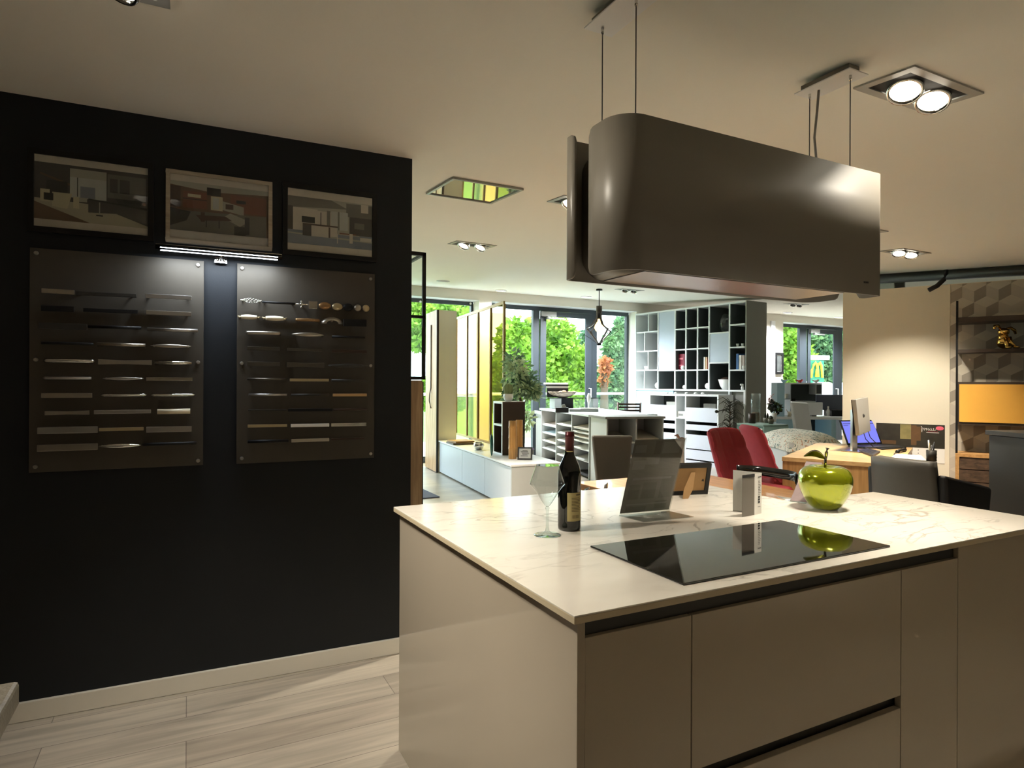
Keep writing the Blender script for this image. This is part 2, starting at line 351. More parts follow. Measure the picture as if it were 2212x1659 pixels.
m_white_c = mat('white_ceramic', (236, 236, 234), 0.2, var=0.01, coat=0.4)
m_cork = mat('fibreboard_back', (150, 116, 74), 0.85, var=0.08, scale=60)
m_apple = mat('metallic_green_apple', (150, 160, 12), 0.13, metal=0.65, var=0.12, scale=30, coat=1.0)
m_stem = mat('dark_chrome_stem', (120, 112, 104), 0.18, metal=1, var=0.05)
m_wine = mat('dark_bottle_glass', (7, 8, 7), 0.05, var=0.1, coat=0.6); m_foil = mat('wine_red_foil', (84, 16, 20), 0.35, metal=0.3, var=0.08)
m_label = mat('aged_cream_label', (190, 174, 122), 0.7, var=0.05); m_labink = mat('label_print', (92, 80, 52), 0.8)
m_leaflet = mat('grey_leaflet_print', (112, 106, 98), 0.5, var=0.12, scale=6)
m_flyer = mat('grey_flyer_print', (140, 132, 126), 0.6, var=0.06, scale=12)
m_flyerd = mat('flyer_dark_block', (124, 117, 108), 0.6, var=0.05); m_flyerl = mat('flyer_light_block', (156, 150, 148), 0.6, var=0.04)
m_leaf = leafmat('ficus_leaf', (70, 100, 74), (150, 176, 140)); m_leafy = leafmat('variegated_leaf', (120, 150, 104), (212, 222, 180))
m_treeg = leafmat('bright_tree_leaf', (78, 128, 30), (160, 196, 74)); m_treeb = leafmat('blue_green_tree_leaf', (70, 112, 84), (140, 176, 120))
m_treer = leafmat('rusty_leaf', (170, 96, 60), (210, 150, 100)); m_feather = leafmat('dry_dark_leaf', (38, 42, 34), (76, 78, 62))
m_bark = mat('bark', (86, 68, 50), 0.9, var=0.2); m_cactus = mat('cactus_green', (122, 138, 92), 0.7, var=0.12, scale=40)
m_terr = mat('pale_terrace_paving', (214, 214, 210), 0.8, var=0.05); m_grass = mat('lawn', (104, 138, 66), 0.9, var=0.2)
m_screen = emit('laptop_screen', (120, 124, 226), 0.75); m_scrd = mat('screen_line', (34, 32, 60), 0.4)
m_lamp = emit('lamp_glow', (255, 244, 222), 9.0); m_lampd = emit('downlight_glow', (255, 248, 236), 4.0); m_led = emit('led_glow', (232, 244, 255), 10.0)
m_bulb = emit('warm_bulb_glow', (255, 214, 140), 2.2)
m_plug = mat('screw_knob_steel', (168, 164, 154), 0.35, metal=0.7, var=0.05)
m_print = fabric_print('leaf_pattern_fabric'); m_mat = mat('slate_door_mat', (88, 94, 118), 0.95, var=0.15, scale=100)
m_signg = mat('green_sign_panel', (24, 120, 92), 0.5); m_signy = mat('yellow_sign_shape', (248, 204, 46), 0.5); m_signw = mat('white_sign_panel', (238, 240, 240), 0.5)
m_slate = mat('silver_plastic', (150, 150, 146), 0.4, metal=0.3); m_sand = mat('terracotta_pebbles', (150, 112, 84), 0.8, var=0.35, scale=60)
m_mirror = mat('glossy_panel', (222, 220, 214), 0.02, metal=0.85, var=0.01); m_dkgrey = mat('dark_grey_plastic', (48, 48, 50), 0.5, var=0.08)
m_pink = mat('pink_print', (222, 96, 120), 0.6); m_blk = mat('shadow_gap', (16, 15, 14), 0.7); m_wire = mat('cable_grey', (120, 116, 108), 0.5)

# ------------------------------------------------------------------ setting
YF = 10.05; YW = 10.3                                       # facade face and window plane
XL, XR, YB = -3.2, 16.0, -3.2
mb = MB(); mb.box(XL, XR, YB, YW + .1, -0.1, 0); ST('floor', mb, m_floor)
mb = MB(); mb.hexa([(XL, YB, ceil_z(YB)), (XR, YB, ceil_z(YB)), (XR, YW + .1, ceil_z(YW + .1)), (XL, YW + .1, ceil_z(YW + .1))],
                   [(XL, YB, ceil_z(YB) + .15), (XR, YB, ceil_z(YB) + .15), (XR, YW + .1, ceil_z(YW + .1) + .15), (XL, YW + .1, ceil_z(YW + .1) + .15)])
ST('ceiling', mb, m_ceil)
# near-black display wall
WA, WB = Vector((-.665, 3.146, 0)), Vector((1.012, 3.094, 0)); WD = (WB - WA).normalized(); WN = Vector((WD.y, -WD.x, 0))   # WN points to the room
def onwall(x, y, off=0.0): return atp(x, y, WA + WN * off, WN)
w0 = WA + WD * (XL - WA.x) / WD.x
mb = MB(); TH = .11
pts = [w0, WB, WB - WN * TH, w0 - WN * TH]
mb.hexa([Vector((p.x, p.y, 0)) for p in pts], [Vector((p.x, p.y, ceil_z(p.y) + .02)) for p in pts]); ST('wall_left', mb, m_dark)
mb = MB(); pts = [w0 + WN * .016, WB + WN * .016, WB, w0]
mb.hexa([Vector((p.x, p.y, 0)) for p in pts], [Vector((p.x, p.y, .078)) for p in pts]); ST('baseboard_left', mb, m_base, 0.003)
# facade with openings, its reveals and window frames
def wallbox(x0, x1, z0, z1): return (x0, x1, YF, YW, z0, z1)
OT = 2.82
mb = MB()
for b in [(XL, -.6, 0, 3.05), (4.512, 4.755, 0, 3.05), (7.95, 12.17, 0, 3.05), (15.2, XR, 0, 3.05), (-.6, 4.512, OT, 3.05), (4.755, 7.95, OT, 3.05), (12.17, 15.2, OT, 3.05)]:
    mb.box(b[0], b[1], YF, YW, b[2], b[3])
ST('wall_far', mb, m_white)
def winframe(name, x0, x1, bars, head, z0=0.0, glassy=True):
    t = bpy.data.objects.new(name, None); COL.objects.link(t); t.location = ((x0 + x1) / 2, YW + .04, 0); t['kind'] = 'structure'; XF[t.name] = Matrix.Translation(t.location)
    f = MB(); f.box(x0, x1, YW, YW + .08, head, OT + .03); f.box(x0, x1, YW, YW + .08, z0, z0 + .1)
    for a, b in bars: f.box(a, b, YW, YW + .08, z0 + .1, head)
    P(t, 'frame', f, m_anth, 0.004)
    g = MB(); g.box(x0, x1, YW + .035, YW + .043, z0 + .1, head); P(t, 'glass_pane', g, m_glass); return t
w1 = winframe('window_1', -.6, 4.512, [(-.6, -.5), (1.1, 1.22), (2.78, 2.9), (4.47, 4.512)], 2.752)
sc = MB()
for px in ((908, 652), (1016, 656)): c = aty(px[0], px[1], YW - .002); sc.cyl(c, c + Vector((0, -.012, 0)), .02, n=12)
P(w1, 'screw_cap', sc, m_white_c)
w2 = winframe('window_2', 4.755, 7.95, [(4.755, 4.80), (5.735, 5.875), (7.035, 7.176), (7.9, 7.95)], 2.745)
w3 = winframe('window_3', 12.17, 15.2, [(12.17, 12.22), (13.05, 13.3), (14.4, 14.62), (15.1, 15.2)], 2.745)
def doorleaf(name, x0, x1, gx0, gx1, gtop, cx):
    t = bpy.data.objects.new(name, None); COL.objects.link(t); t.location = ((x0 + x1) / 2, YW, 0); t['kind'] = 'structure'; XF[t.name] = Matrix.Translation(t.location)
    f = MB(); f.box(x0, gx0, YW - .03, YW - .001, .02, 2.735); f.box(gx1, x1, YW - .03, YW - .001, .02, 2.735); f.box(gx0, gx1, YW - .03, YW - .001, gtop, 2.735); f.box(gx0, gx1, YW - .03, YW - .001, .02, .22)
    P(t, 'door_frame', f, m_anth, 0.004)
    c = MB(); c.box(cx - .16, cx + .16, YW - .09, YW - .03, 2.63, 2.72); c.box(cx - .05, cx + .02, YW - .11, YW - .05, 2.58, 2.635); P(t, 'door_closer', c, m_slate, 0.004)
    a = MB(); a.box(cx - .03, cx + .30, YW - .12, YW - .10, 2.585, 2.612); P(t, 'closer_arm', a, m_slate)
    h = MB(); h.tube([(x1 - .06, YW - .03, 1.0), (x1 - .06, YW - .09, 1.0), (x1 - .06, YW - .09, 1.28), (x1 - .06, YW - .03, 1.28)], .013); P(t, 'door_handle', h, m_white_c)
doorleaf('door_1', 5.875, 7.035, 5.994, 6.892, 2.635, 6.03)
doorleaf('door_2', 13.3, 14.4, 13.4, 14.25, 2.63, 13.5)
mb = MB()
for a, b in ((-.6, 4.512), (4.755, 7.95), (12.17, 15.2)):
    mb.box(a, b, YF - .012, YF + .25, OT - .006, OT - .001)
ST('trim_1', mb, m_lwhite)
mb = MB(); mb.box(11.74, 11.86, YF - .05, YF - .002, 0, 2.82); ST('trim_2', mb, m_lwhite, 0.01)     # bright pilaster right of the tall shelf
# cream partition and wallpapered wall behind the desk
PW0 = Vector((6.24, 4.392, 0)); Pu = Vector((.46, -.888, 0)).normalized(); Pn = Vector((.888, .46, 0)).normalized()
def pw(s, off, z): return PW0 + Pu * s - Pn * off + Vector((0, 0, z))
def onp(x, y, off=0.0): return atp(x, y, pw(0, off, 0), Pn)
def pwbox(mb, s0, s1, o0, o1, z0, z1):
    return mb.hexa([pw(s0, o0, z0), pw(s1, o0, z0), pw(s1, o1, z0), pw(s0, o1, z0)], [pw(s0, o0, z1), pw(s1, o0, z1), pw(s1, o1, z1), pw(s0, o1, z1)])
mb = MB(); pwbox(mb, 0, .945, -.1, 0, 0, 2.365); ST('wall_right', mb, m_partw, 0.002)
m_wp = [mat('wallpaper_light', (196, 189, 174), 0.8, var=0.03), mat('wallpaper_mid', (184, 177, 164), 0.8, var=0.03), mat('wallpaper_dark', (146, 138, 126), 0.8, var=0.05, scale=40)]
mb = MB(); pwbox(mb, .946, 3.6, -.1, -.004, 0, 2.365); ST('wall_corner', mb, m_partw)
mb = MB(); a = .094; sL = a / math.cos(R(30)); rnd = random.Random(3)
for row in range(-1, 17):
    for c in range(-1, 15):
        cx = .946 + (c * 2 + (row % 2)) * a; cz = row * 1.5 * sL
        h = [Vector((cx + sL * math.cos(R(30 + 60 * k)), cz + sL * math.sin(R(30 + 60 * k)), 0)) for k in range(6)]; o = Vector((cx, cz, 0))
        for q, mi in (((h[0], h[1], h[2], o), 0), ((h[2], h[3], h[4], o), 1), ((h[4], h[5], h[0], o), 2 if rnd.random() < .8 else 1)):
            mb.mi = mi; mb.face(q)
bm = bmesh.new(); vs = [bm.verts.new(p) for p in mb.v]
for f, mi in zip(mb.f, mb.m): fc = bm.faces.new([vs[i] for i in f]); fc.material_index = mi
for co, no in (((.9461, 0, 0), (-1, 0, 0)), ((3.2, 0, 0), (1, 0, 0)), ((0, 0.02, 0), (0, -1, 0)), ((0, 2.36, 0), (0, 1, 0))):
    bmesh.ops.bisect_plane(bm, geom=bm.verts[:] + bm.edges[:] + bm.faces[:], plane_co=co, plane_no=no, clear_outer=True)
mb = MB()
for f in bm.faces: mb.mi = f.material_index; mb.face([pw(v.co.x, -.0025, v.co.y) for v in f.verts])
bm.free(); ST('trim_3', mb, m_wp, label='wallpaper of pale and grey cube shapes')
# unseen closing walls of the showroom
m_back = mat('warm_grey_back_wall', (150, 142, 130), 0.85, var=0.05)
mb = MB(); mb.box(XL, XR, YB - .1, YB, 0, 2.4); ST('wall_back', mb, m_back)
mb = MB(); mb.box(XL - .1, XL, YB, YW, 0, 3.1); ST('wall_side', mb, m_back)
mb = MB(); mb.box(XR, XR + .1, YB, YW, 0, 3.1); ST('wall_end', mb, m_back)
# dark tube standing in for the soft shade gap along the ceiling
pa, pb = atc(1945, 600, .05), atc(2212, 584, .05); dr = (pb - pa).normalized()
mb = MB(); mb.cyl(pa - dr * .25, pb + dr * 2.2, .052, n=24); O('ceiling_shade_tube', 'dark grey tube standing in for ceiling shade above the wallpapered wall', 'shade tube', mb, m_char)
c0 = atc(2043, 592, .09)
mb = MB(); mb.tube([c0 + Vector((0, 0, .04)), c0, c0 + Vector((-.01, .01, -.05)), c0 + Vector((-.05, .05, -.11)), c0 + Vector((-.1, .1, -.15))], .022); O('cable_sleeve', 'short black cable sleeve curving down from the dark ceiling shade tube', 'cable', mb, m_blackm)
# door mat
mb = MB(); q = atz(950, 1074, .004); mb.box(q.x - 1.2, q.x - .0, q.y, q.y + .9, .0005, .012); O('door_mat', 'slate blue door mat on the sunlit floor beside the white sideboard', 'mat', mb, m_mat)

# ------------------------------------------------------------------ ceiling fixtures
TILT = math.atan(B0)
def spotbox(name, label, c, w, d, heads, energy, aims, lamps=True, trim=m_slate, on=(1, 1), hd=.055):
    t = Th(name, label, 'ceiling light', (c.x, c.y, ceil_z(c.y) - .0005), rot=(TILT, 0, 0), group='recessed twin spotlights in the ceiling')
    f = MB(); e = .032
    f.box(-w / 2, w / 2, -d / 2, -d / 2 + e, -.006, 0); f.box(-w / 2, w / 2, d / 2 - e, d / 2, -.006, 0); f.box(-w / 2, -w / 2 + e, -d / 2 + e, d / 2 - e, -.006, 0); f.box(w / 2 - e, w / 2, -d / 2 + e, d / 2 - e, -.006, 0)
    P(t, 'trim_frame', f, trim, world=False)
    b = MB(); b.box(-w / 2 + e, w / 2 - e, -d / 2 + e, d / 2 - e, -.0015, 0); P(t, 'recess', b, m_blk, world=False)
    for k, hx in enumerate(heads):
        M = Matrix.Translation((hx, 0, -.012)) @ Matrix.Rotation(R(26), 4, 'Y') @ Matrix.Rotation(R(-14), 4, 'X')
        r = MB(); prof = [(hd, .012), (hd * 1.02, -.012), (hd * .98, -.02), (hd * .86, -.02), (hd * .8, -.006)]; r.lathe(prof, n=28); r.f.pop(); r.f.pop(); r.s = r.s[:-2]; r.m = r.m[:-2]; r.xf(M)
        hb = P(t, 'lamp_ring', r, m_chrome, world=False)
        g = MB(); g.lathe([(hd * .8, -.0062), (0, -.013)], n=24); g.xf(M); P(t, 'lamp_lens', g, m_lamp if on[k] else m_blackg, world=False)
        if energy and on[k]:
            p = XF[t.name] @ Vector((hx, 0, -.05)); light('spot_light', 'SPOT', p, energy, (1, .9, .74), t, .05, 78, aims[k], .7)
    return t
E1 = 48
c = (atc(1846, 188) + atc(2123, 199)) / 2
spotbox('recessed_spotlight', 'large recessed twin spotlight with glowing lamps in ceiling right of the hood', c, .40, .208, (-.075, .085), E1, [(1.75, 1.5, .9), (2.5, 1.3, .9)])
c = (atc(968, 527) + atc(1073, 529)) / 2
spotbox('recessed_spotlight', 'distant glowing twin spotlight in ceiling above the black shelf frame', c, .41, .22, (-.085, .085), 260, [(2.0, 5.2, 0), (2.8, 5.2, 0)])
c = atc(1182, 434) + Vector((.2, -.1, 0))
spotbox('recessed_spotlight', 'twin spotlight mostly hidden behind the left edge of the hood', c, .40, .208, (-.085, .085), 120, [(1.7, 3.4, 0), (2.8, 3.2, .7)])
c = (atc(1905, 542) + atc(2006, 546)) / 2
spotbox('recessed_spotlight', 'twin spotlight in ceiling above the cream partition right of the hood', c, .40, .21, (-.085, .085), 140, [(6.0, 3.6, 1.2), (5.6, 3.4, .7)])
c = atc(1918, 499) + Vector((-.2, .1, 0))
spotbox('recessed_spotlight', 'twin spotlight whose tip shows just right of the hood front corner', c, .40, .21, (-.085, .085), 60, [(4.6, 2.8, .7), (4.2, 2.9, .7)])
c = atc(376, 2) + Vector((-.21, -.06, 0))
spotbox('recessed_spotlight', 'twin spotlight cut off by the top edge above the black wall', c, .40, .21, (-.085, .085), 78, [(1.6, 1.6, .9), (.2, 1.9, 0)])
c = atc(1360, 626)
spotbox('recessed_spotlight', 'far unlit twin spotlight behind the black pendant cap', c, .42, .21, (-.085, .085), 0, None, on=(0, 0))
c = atc(1720, 657)
spotbox('recessed_spotlight', 'far unlit twin spotlight right of the tall shelf', c, .42, .21, (-.085, .085), 0, None, on=(0, 0))
for k, (px, py, tx) in enumerate(((957, 607, 'unlit round speaker grille in the ceiling near the left window'), (1082, 627, 'round downlight glowing above the brass framed screen'), (1266, 640.5, 'round downlight glowing left of the black pendant lamp'), (1701, 675, 'round downlight glowing above the framed picture on the far pier'), (1812, 685, 'round downlight glowing beside the top left of the cream partition'))):
    c = atc(px, py, .002); t = Th('round_downlight', tx, 'downlight', c, rot=(TILT, 0, 0), group='round downlights along the windows')
    r = MB(); r.lathe([(.098, .001), (.098, -.01), (.08, -.012)], n=28); P(t, 'trim_ring', r, m_lwhite, world=False)
    g = MB(); g.lathe([(.08, -.013), (0, -.014)], n=28); P(t, 'lens', g, m_lampd if k else m_lwhite, world=False)
    if k: light('down_light', 'SPOT', c + Vector((0, 0, -.03)), 520, (.94, .97, 1), t, .08, 150, c + Vector((0, 0, -2)), .8)
# glossy access panel
q = [atc(*p, .004) for p in ((923, 421), (978, 380), (1129, 406), (1062, 438))]
cx = sum((p.x for p in q)) / 4; cy = sum((p.y for p in q)) / 4
t = Th('ceiling_panel', 'square mirror-like ceiling panel right of the black wall', 'panel', (cx, cy, ceil_z(cy) - .001), rot=(TILT, 0, 0))
f = MB(); w, e = .225, .016
f.box(-w, w, -w, -w + e, -.012, 0); f.box(-w, w, w - e, w, -.012, 0); f.box(-w, -w + e, -w + e, w - e, -.012, 0); f.box(w - e, w, -w + e, w - e, -.012, 0); P(t, 'frame', f, m_slate, world=False)
g = MB(); g.box(-w + e, w - e, -w + e, w - e, -.006, 0); P(t, 'mirror_face', g, m_mirror, world=False)
# unseen ceiling spots added behind the viewer, floor bounce lifts the ambient
for x, y, e, wh in ((3.6, -1.6, 70, 'right'), (-1.6, -1.2, 70, 'left'), (1.2, -2.2, 70, 'middle')):
    spotbox('recessed_spotlight', 'added unseen twin spotlight behind the viewer, %s one of three' % wh, Vector((x, y, 0)), .40, .21, (-.085, .085), e, [(x - .3, y - .1, 0), (x + .3, y - .1, 0)])
# ------------------------------------------------------------------ black wall: pictures
def picture(label, quad, fw, fmat, layers, th=.022, inset=0.0):
    """quad: print corners TL,TR,BR,BL in pixels on the wall; layers: (material, polygon in 0..1 u,v down)"""
    c = [onwall(*p, th - .004) for p in quad]
    cen = sum(c, Vector()) / 4; t = Th('framed_picture', label, 'picture', cen - WN * (th - .004), group='framed kitchen pictures on the black wall')
    W = (c[1] - c[0]).length; Hh = ((c[0].z - c[3].z) + (c[1].z - c[2].z)) / 2
    o = Vector((min(c[0].x, c[3].x), 0, 0)); o = (c[0] + c[3]) / 2; o = Vector((o.x, o.y, (c[0].z + c[1].z) / 2))
    def at(u, v, k=0.0): return o + WD * (u * W) - Vector((0, 0, v * Hh)) + WN * k
    f = MB()
    for a, b, c0, d in ((-fw, W + fw, -fw, 0), (-fw, W + fw, Hh, Hh + fw), (-fw, 0, 0, Hh), (W, W + fw, 0, Hh)):
        p = [o + WD * x - Vector((0, 0, y)) + WN * .004 for x, y in ((a, c0), (b, c0), (b, d), (a, d))]; f.plate(p, WN, th)
    P(t, 'frame', f, fmat, .0015)
    g = MB(); ms = []
    for k, (m, poly) in enumerate(layers):
        if m not in ms: ms.append(m)
        g.mi = ms.index(m); g.face([at(u, v, -.006 + k * .00012) for u, v in poly])
    P(t, 'print', g, ms)
    gl = MB(); gl.face([at(0, 0, 0), at(1, 0, 0), at(1, 1, 0), at(0, 1, 0)]); P(t, 'glazing', gl, m_clear)
    return t
def pm(n, *c): return mat('print_' + n, c, .8, var=.1, scale=30)
pp = dict(w=pm('white', 206, 196, 186), lg=pm('light_grey', 168, 164, 154), g=pm('grey', 108, 104, 98), dg=pm('dark_grey', 66, 63, 60), bk=pm('black', 34, 32, 32), br=pm('brown', 104, 78, 58), dbr=pm('dark_brown', 70, 50, 40), fl=pm('pale_floor', 176, 168, 148), bl=pm('blue_grey', 126, 132, 146), cr=pm('cream', 196, 188, 160), sky=pm('window', 186, 188, 186), rd=pm('rust', 120, 74, 54))
def rc(a, b, c, d): return [(a, c), (b, c), (b, d), (a, d)]
w = pp
L1 = [(w['w'], rc(0, 1, 0, 1)), (w['dg'], rc(0, 1, .1, .89)), (w['fl'], [(0, .60), (.5, .62), (1, .86), (1, .89), (0, .89)]), (w['lg'], rc(.30, .62, .14, .30)), (w['sky'], rc(.30, .62, .26, .55)), (w['bk'], rc(.362, .37, .26, .53)), (w['bl'], rc(.39, .52, .38, .54)), (w['br'], [(.05, .24), (.3, .36), (.3, .39), (.05, .27)]), (w['bk'], rc(.10, .28, .34, .56)),
      (w['cr'], rc(.05, .13, .47, .64)), (w['cr'], [(.15, .5), (.32, .5), (.28, .72), (.15, .70)]), (w['cr'], rc(.33, .38, .54, .7)), (w['bk'], rc(.08, .16, .52, .62)), (w['lg'], rc(.38, .45, .54, .6)), (w['br'], [(0, .65), (.48, .89), (0, .89)]), (w['g'], rc(.63, .98, .16, .5)), (w['dg'], rc(.65, .72, .22, .42)), (w['dg'], rc(.74, .83, .22, .42)),
      (w['dg'], [(.46, .55), (.7, .58), (1, .62), (1, .80), (.72, .72), (.46, .74)]), (w['bk'], [(.46, .54), (1, .60), (1, .63), (.46, .56)]), (w['lg'], rc(.555, .565, .58, .76)), (w['bk'], rc(.53, .59, .76, .78))]
L2 = [(w['w'], rc(0, 1, 0, 1)), (w['br'], rc(0, 1, .1, .86)), (w['lg'], [(0, .1), (1, .1), (1, .17), (.4, .22), (0, .16)]), (w['dbr'], rc(0, .1, .18, .5)), (w['rd'], rc(.12, .36, .24, .5)), (w['cr'], rc(.17, .3, .28, .33)), (w['dbr'], rc(.12, .36, .35, .37)), (w['bk'], rc(.36, .5, .15, .27)), (w['cr'], rc(.4, .52, .28, .5)), (w['sky'], rc(.42, .48, .30, .48)), (w['rd'], rc(.6, .98, .22, .5)), (w['bk'], rc(.66, .76, .3, .35)),
      (w['lg'], [(.52, .34), (.74, .40), (.74, .54), (.52, .48)]), (w['dbr'], rc(.55, .63, .38, .46)), (w['g'], [(.1, .55), (.98, .52), (.98, .86), (0, .86), (0, .6)]), (w['lg'], [(.6, .52), (.8, .62), (.7, .72), (.52, .6)]), (w['dbr'], [(.25, .6), (.55, .58), (.62, .64), (.3, .68)]), (w['bk'], rc(.35, .36, .66, .78)), (w['bk'], rc(.48, .49, .66, .78)), (w['bk'], rc(.64, .76, .72, .86)), (w['bk'], rc(.75, .8, .56, .84)), (w['bk'], [(.0, .52), (.2, .56), (.16, .7), (0, .8)]), (w['dbr'], rc(.3, .34, .55, .7))]
L3 = [(w['w'], rc(0, 1, 0, 1)), (w['lg'], rc(0, 1, .12, .88)), (w['g'], [(0, .12), (.5, .12), (.7, .24), (0, .3)]), (w['g'], rc(.68, 1, .14, .36)), (w['dg'], rc(.72, 1, .36, .66)), (w['w'], rc(.86, .95, .13, .27)), (w['g'], rc(.78, .9, .45, .55)), (w['dg'], rc(0, .06, .28, .66)), (w['w'], rc(.06, .34, .3, .66)), (w['bk'], rc(.16, .31, .43, .53)), (w['w'], rc(.34, .5, .32, .62)), (w['sky'], rc(.5, .7, .3, .6)), (w['g'], rc(.58, .6, .3, .6)), (w['g'], rc(.45, .49, .3, .55)),
      (w['bl'], rc(0, 1, .66, .88)), (w['lg'], [(0, .70), (1, .74), (1, .77), (0, .72)]), (w['bk'], rc(.375, .385, .34, .56)), (w['dg'], rc(.17, .27, .56, .74)), (w['dbr'], rc(.17, .58, .54, .565)), (w['w'], rc(.27, .47, .58, .74)), (w['dbr'], rc(.47, .49, .57, .74)), (w['w'], rc(.49, .57, .57, .72)), (w['lg'], rc(.57, .84, .66, .675)), (w['rd'], rc(.6, .8, .64, .66)), (w['w'], rc(.72, .76, .64, .8)), (w['w'], rc(.85, .99, .69, .75)), (w['w'], rc(.57, .58, .66, .82))]
picture('black framed picture of a white kitchen with brown rug, leftmost of three', ((73.5, 330.5), (320, 363), (318.5, 510), (72.5, 487)), .022, m_blackm, L1)
picture('pale wood framed picture of a brown living kitchen, middle of three', ((368, 374), (580, 400), (580, 534), (367, 513)), .017, wood('pale_limed_frame', (150, 140, 124), (182, 172, 154), 3, 'X'), L2)
picture('small black framed picture of a grey white kitchen, rightmost of three', ((622, 404), (805, 428), (804.5, 556.5), (621, 539)), .022, m_blackm, L3)

# ------------------------------------------------------------------ handle display boards
BO = .018
def board(label, quad, pins):
    p = [onwall(*q, BO) for q in quad]; c = sum(p, Vector()) / 4
    x0 = (p[0] + p[3]) / 2; x1 = (p[1] + p[2]) / 2; zt = (p[0].z + p[1].z) / 2; zb = (p[2].z + p[3].z) / 2
    t = Th('handle_board', label, 'display board', c - WN * BO, group='handle display boards')
    b = MB(); b.plate([Vector((x0.x, x0.y, zt)), Vector((x1.x, x1.y, zt)), Vector((x1.x, x1.y, zb)), Vector((x0.x, x0.y, zb))], WN, .008); P(t, 'panel', b, m_board, .001)
    for q in pins:
        k = onwall(*q, BO - .001); g = MB(); g.cyl(onwall(*q, .0005), k + WN * .006, .0085, n=16); g.cyl(k + WN * .006, k + WN * .009, .0085, .006, n=16); P(t, 'screw_knob', g, m_plug)
    return t
BOARDL = board('grey board of cabinet handles, left of the two on the black wall', ((63, 535), (440, 563), (439, 1005), (63, 1021)), ((79, 547), (428, 573), (78, 777), (428, 783), (77, 1008), (428, 995)))
BOARDR = board('grey board of cabinet handles and knobs, right of the two on the black wall', ((511.5, 569), (809, 592), (809, 989), (511.5, 1002)), ((523, 580), (800, 603), (522, 785), (800, 790), (522, 990), (800, 980)))
ROWN = ['top', 'second', 'third', 'fourth', 'fifth', 'sixth', 'seventh', 'eighth', 'ninth', 'bottom']
def handle(side, row, posn, desc, x0, y0, x1, y1, hpx, style, m, cat='handle', name='cabinet_handle', m2=None):
    """pixel end points of the handle axis on the board, hpx = visible height in pixels"""
    off = BO + (.030 if style not in ('square', 'oval', 'round', 'cup') else .016)
    a, b = onwall(x0, y0, off), onwall(x1, y1, off); z = (a.z + b.z) / 2; a.z = z + (a.z - z) * .35; b.z = z + (b.z - z) * .35
    c = (a + b) / 2; L = (b - a).length; h = hpx * depth(c) / F; u = (b - a).normalized(); v = Vector((0, 0, 1))
    t = BOARDL if side == 'left' else BOARDR
    M = frame3(c, u, WN, v)
    g = MB()
    posts = [.5 - .09, .5 - .09]
    if style in ('bar', 'wide', 'thin'): g.box(-L / 2, L / 2, -.005, .005, -h / 2, h / 2)
    elif style == 'rod': g.cyl((-L / 2, 0, 0), (L / 2, 0, 0), h / 2, n=14)
    elif style == 'lens':
        n = 14; pts = [(-L / 2 + L * i / n, .006 * math.sin(pi * i / n), 0) for i in range(n + 1)]; g.tube(pts, .01, 12, [max(.0015, h / 2 * math.sin(pi * i / n) ** .7) for i in range(n + 1)], flat=.8)
    elif style in ('bow', 'arch'):
        n = 14; g.tube([(-L / 2 + L * i / n, .012 * math.sin(pi * i / n) - .006, 0) for i in range(n + 1)], h / 2, 10)
    elif style == 'flare':
        n = 12
        def fn(i, j): return (-L / 2 + L * i, .006 * (1 if 0 < j < 1 else 0), (j - .5) * h * (.72 + .28 * abs(2 * i - 1) ** 2))
        g.hexa([(-L / 2, -.004, -h / 2), (0, -.004, -h * .36), (0, .006, -h * .36), (-L / 2, .006, -h / 2)], [(-L / 2, -.004, h / 2), (0, -.004, h * .36), (0, .006, h * .36), (-L / 2, .006, h / 2)])
        g.hexa([(0, -.004, -h * .36), (L / 2, -.004, -h / 2), (L / 2, .006, -h / 2), (0, .006, -h * .36)], [(0, -.004, h * .36), (L / 2, -.004, h / 2), (L / 2, .006, h / 2), (0, .006, h * .36)])
    elif style == 'ceramic':
        n = 12; g.tube([(-L * .36 + L * .72 * i / n, 0, 0) for i in range(n + 1)], h / 2, 14, [h / 2 * (.72 + .28 * math.sin(pi * i / n)) for i in range(n + 1)])
    elif style == 'cage':
        for k in range(5): g.tube([(-L / 2 + L * i / 14, .5 * h * math.sin(pi * i / 14) * math.cos(2.4 * pi * i / 14 + 2 * pi * k / 5), .5 * h * math.sin(pi * i / 14) * math.sin(2.4 * pi * i / 14 + 2 * pi * k / 5)) for i in range(15)], .0016, 6)
        g.ell((-L / 2, 0, 0), (.006, .004, .004)); g.ell((L / 2, 0, 0), (.004, .004, .004))
    elif style == 'knot':
        g.cyl((-L / 2, 0, 0), (L / 2, 0, 0), h * .16, n=10); g.cyl((0, 0, -h * .55), (0, 0, h * .55), h * .16, n=10); g.ell((0, 0, 0), (h * .34, h * .3, h * .34))
        for s in (-1, 1): g.ell((s * L / 2, 0, 0), (h * .2, h * .2, h * .2)); g.ell((0, 0, s * h * .55), (h * .2, h * .2, h * .2))
    elif style == 'square': g.box(-L / 2, L / 2, -.004, .005, -h / 2, h / 2)
    elif style in ('oval', 'round'): g.ell((0, 0, 0), (L / 2, .009, h / 2), 22, 10)
    elif style == 'cup':
        n = 16
        def fn(i, j): th = pi * i; ph = j * pi / 2; return (-L / 2 * math.cos(th) * (.55 + .45 * math.cos(ph)), .014 * math.sin(ph) - .006, -h / 2 + h * math.sin(th) * (.55 + .45 * math.cos(ph)))
        g.grid(fn, n, 6); g.tube([(-L / 2 * math.cos(pi * i / n), -.006, -h / 2 + h * math.sin(pi * i / n)) for i in range(n + 1)], .0018, 6)
    elif style == 'cuprect':
        g.box(-L / 2, L / 2, -.014, .01, -h / 2, h / 2)
    g.xf(M); gp = P(t, name, g, m, .0012 if style in ('bar', 'wide', 'thin', 'square', 'flare', 'cuprect') else 0, label=desc)
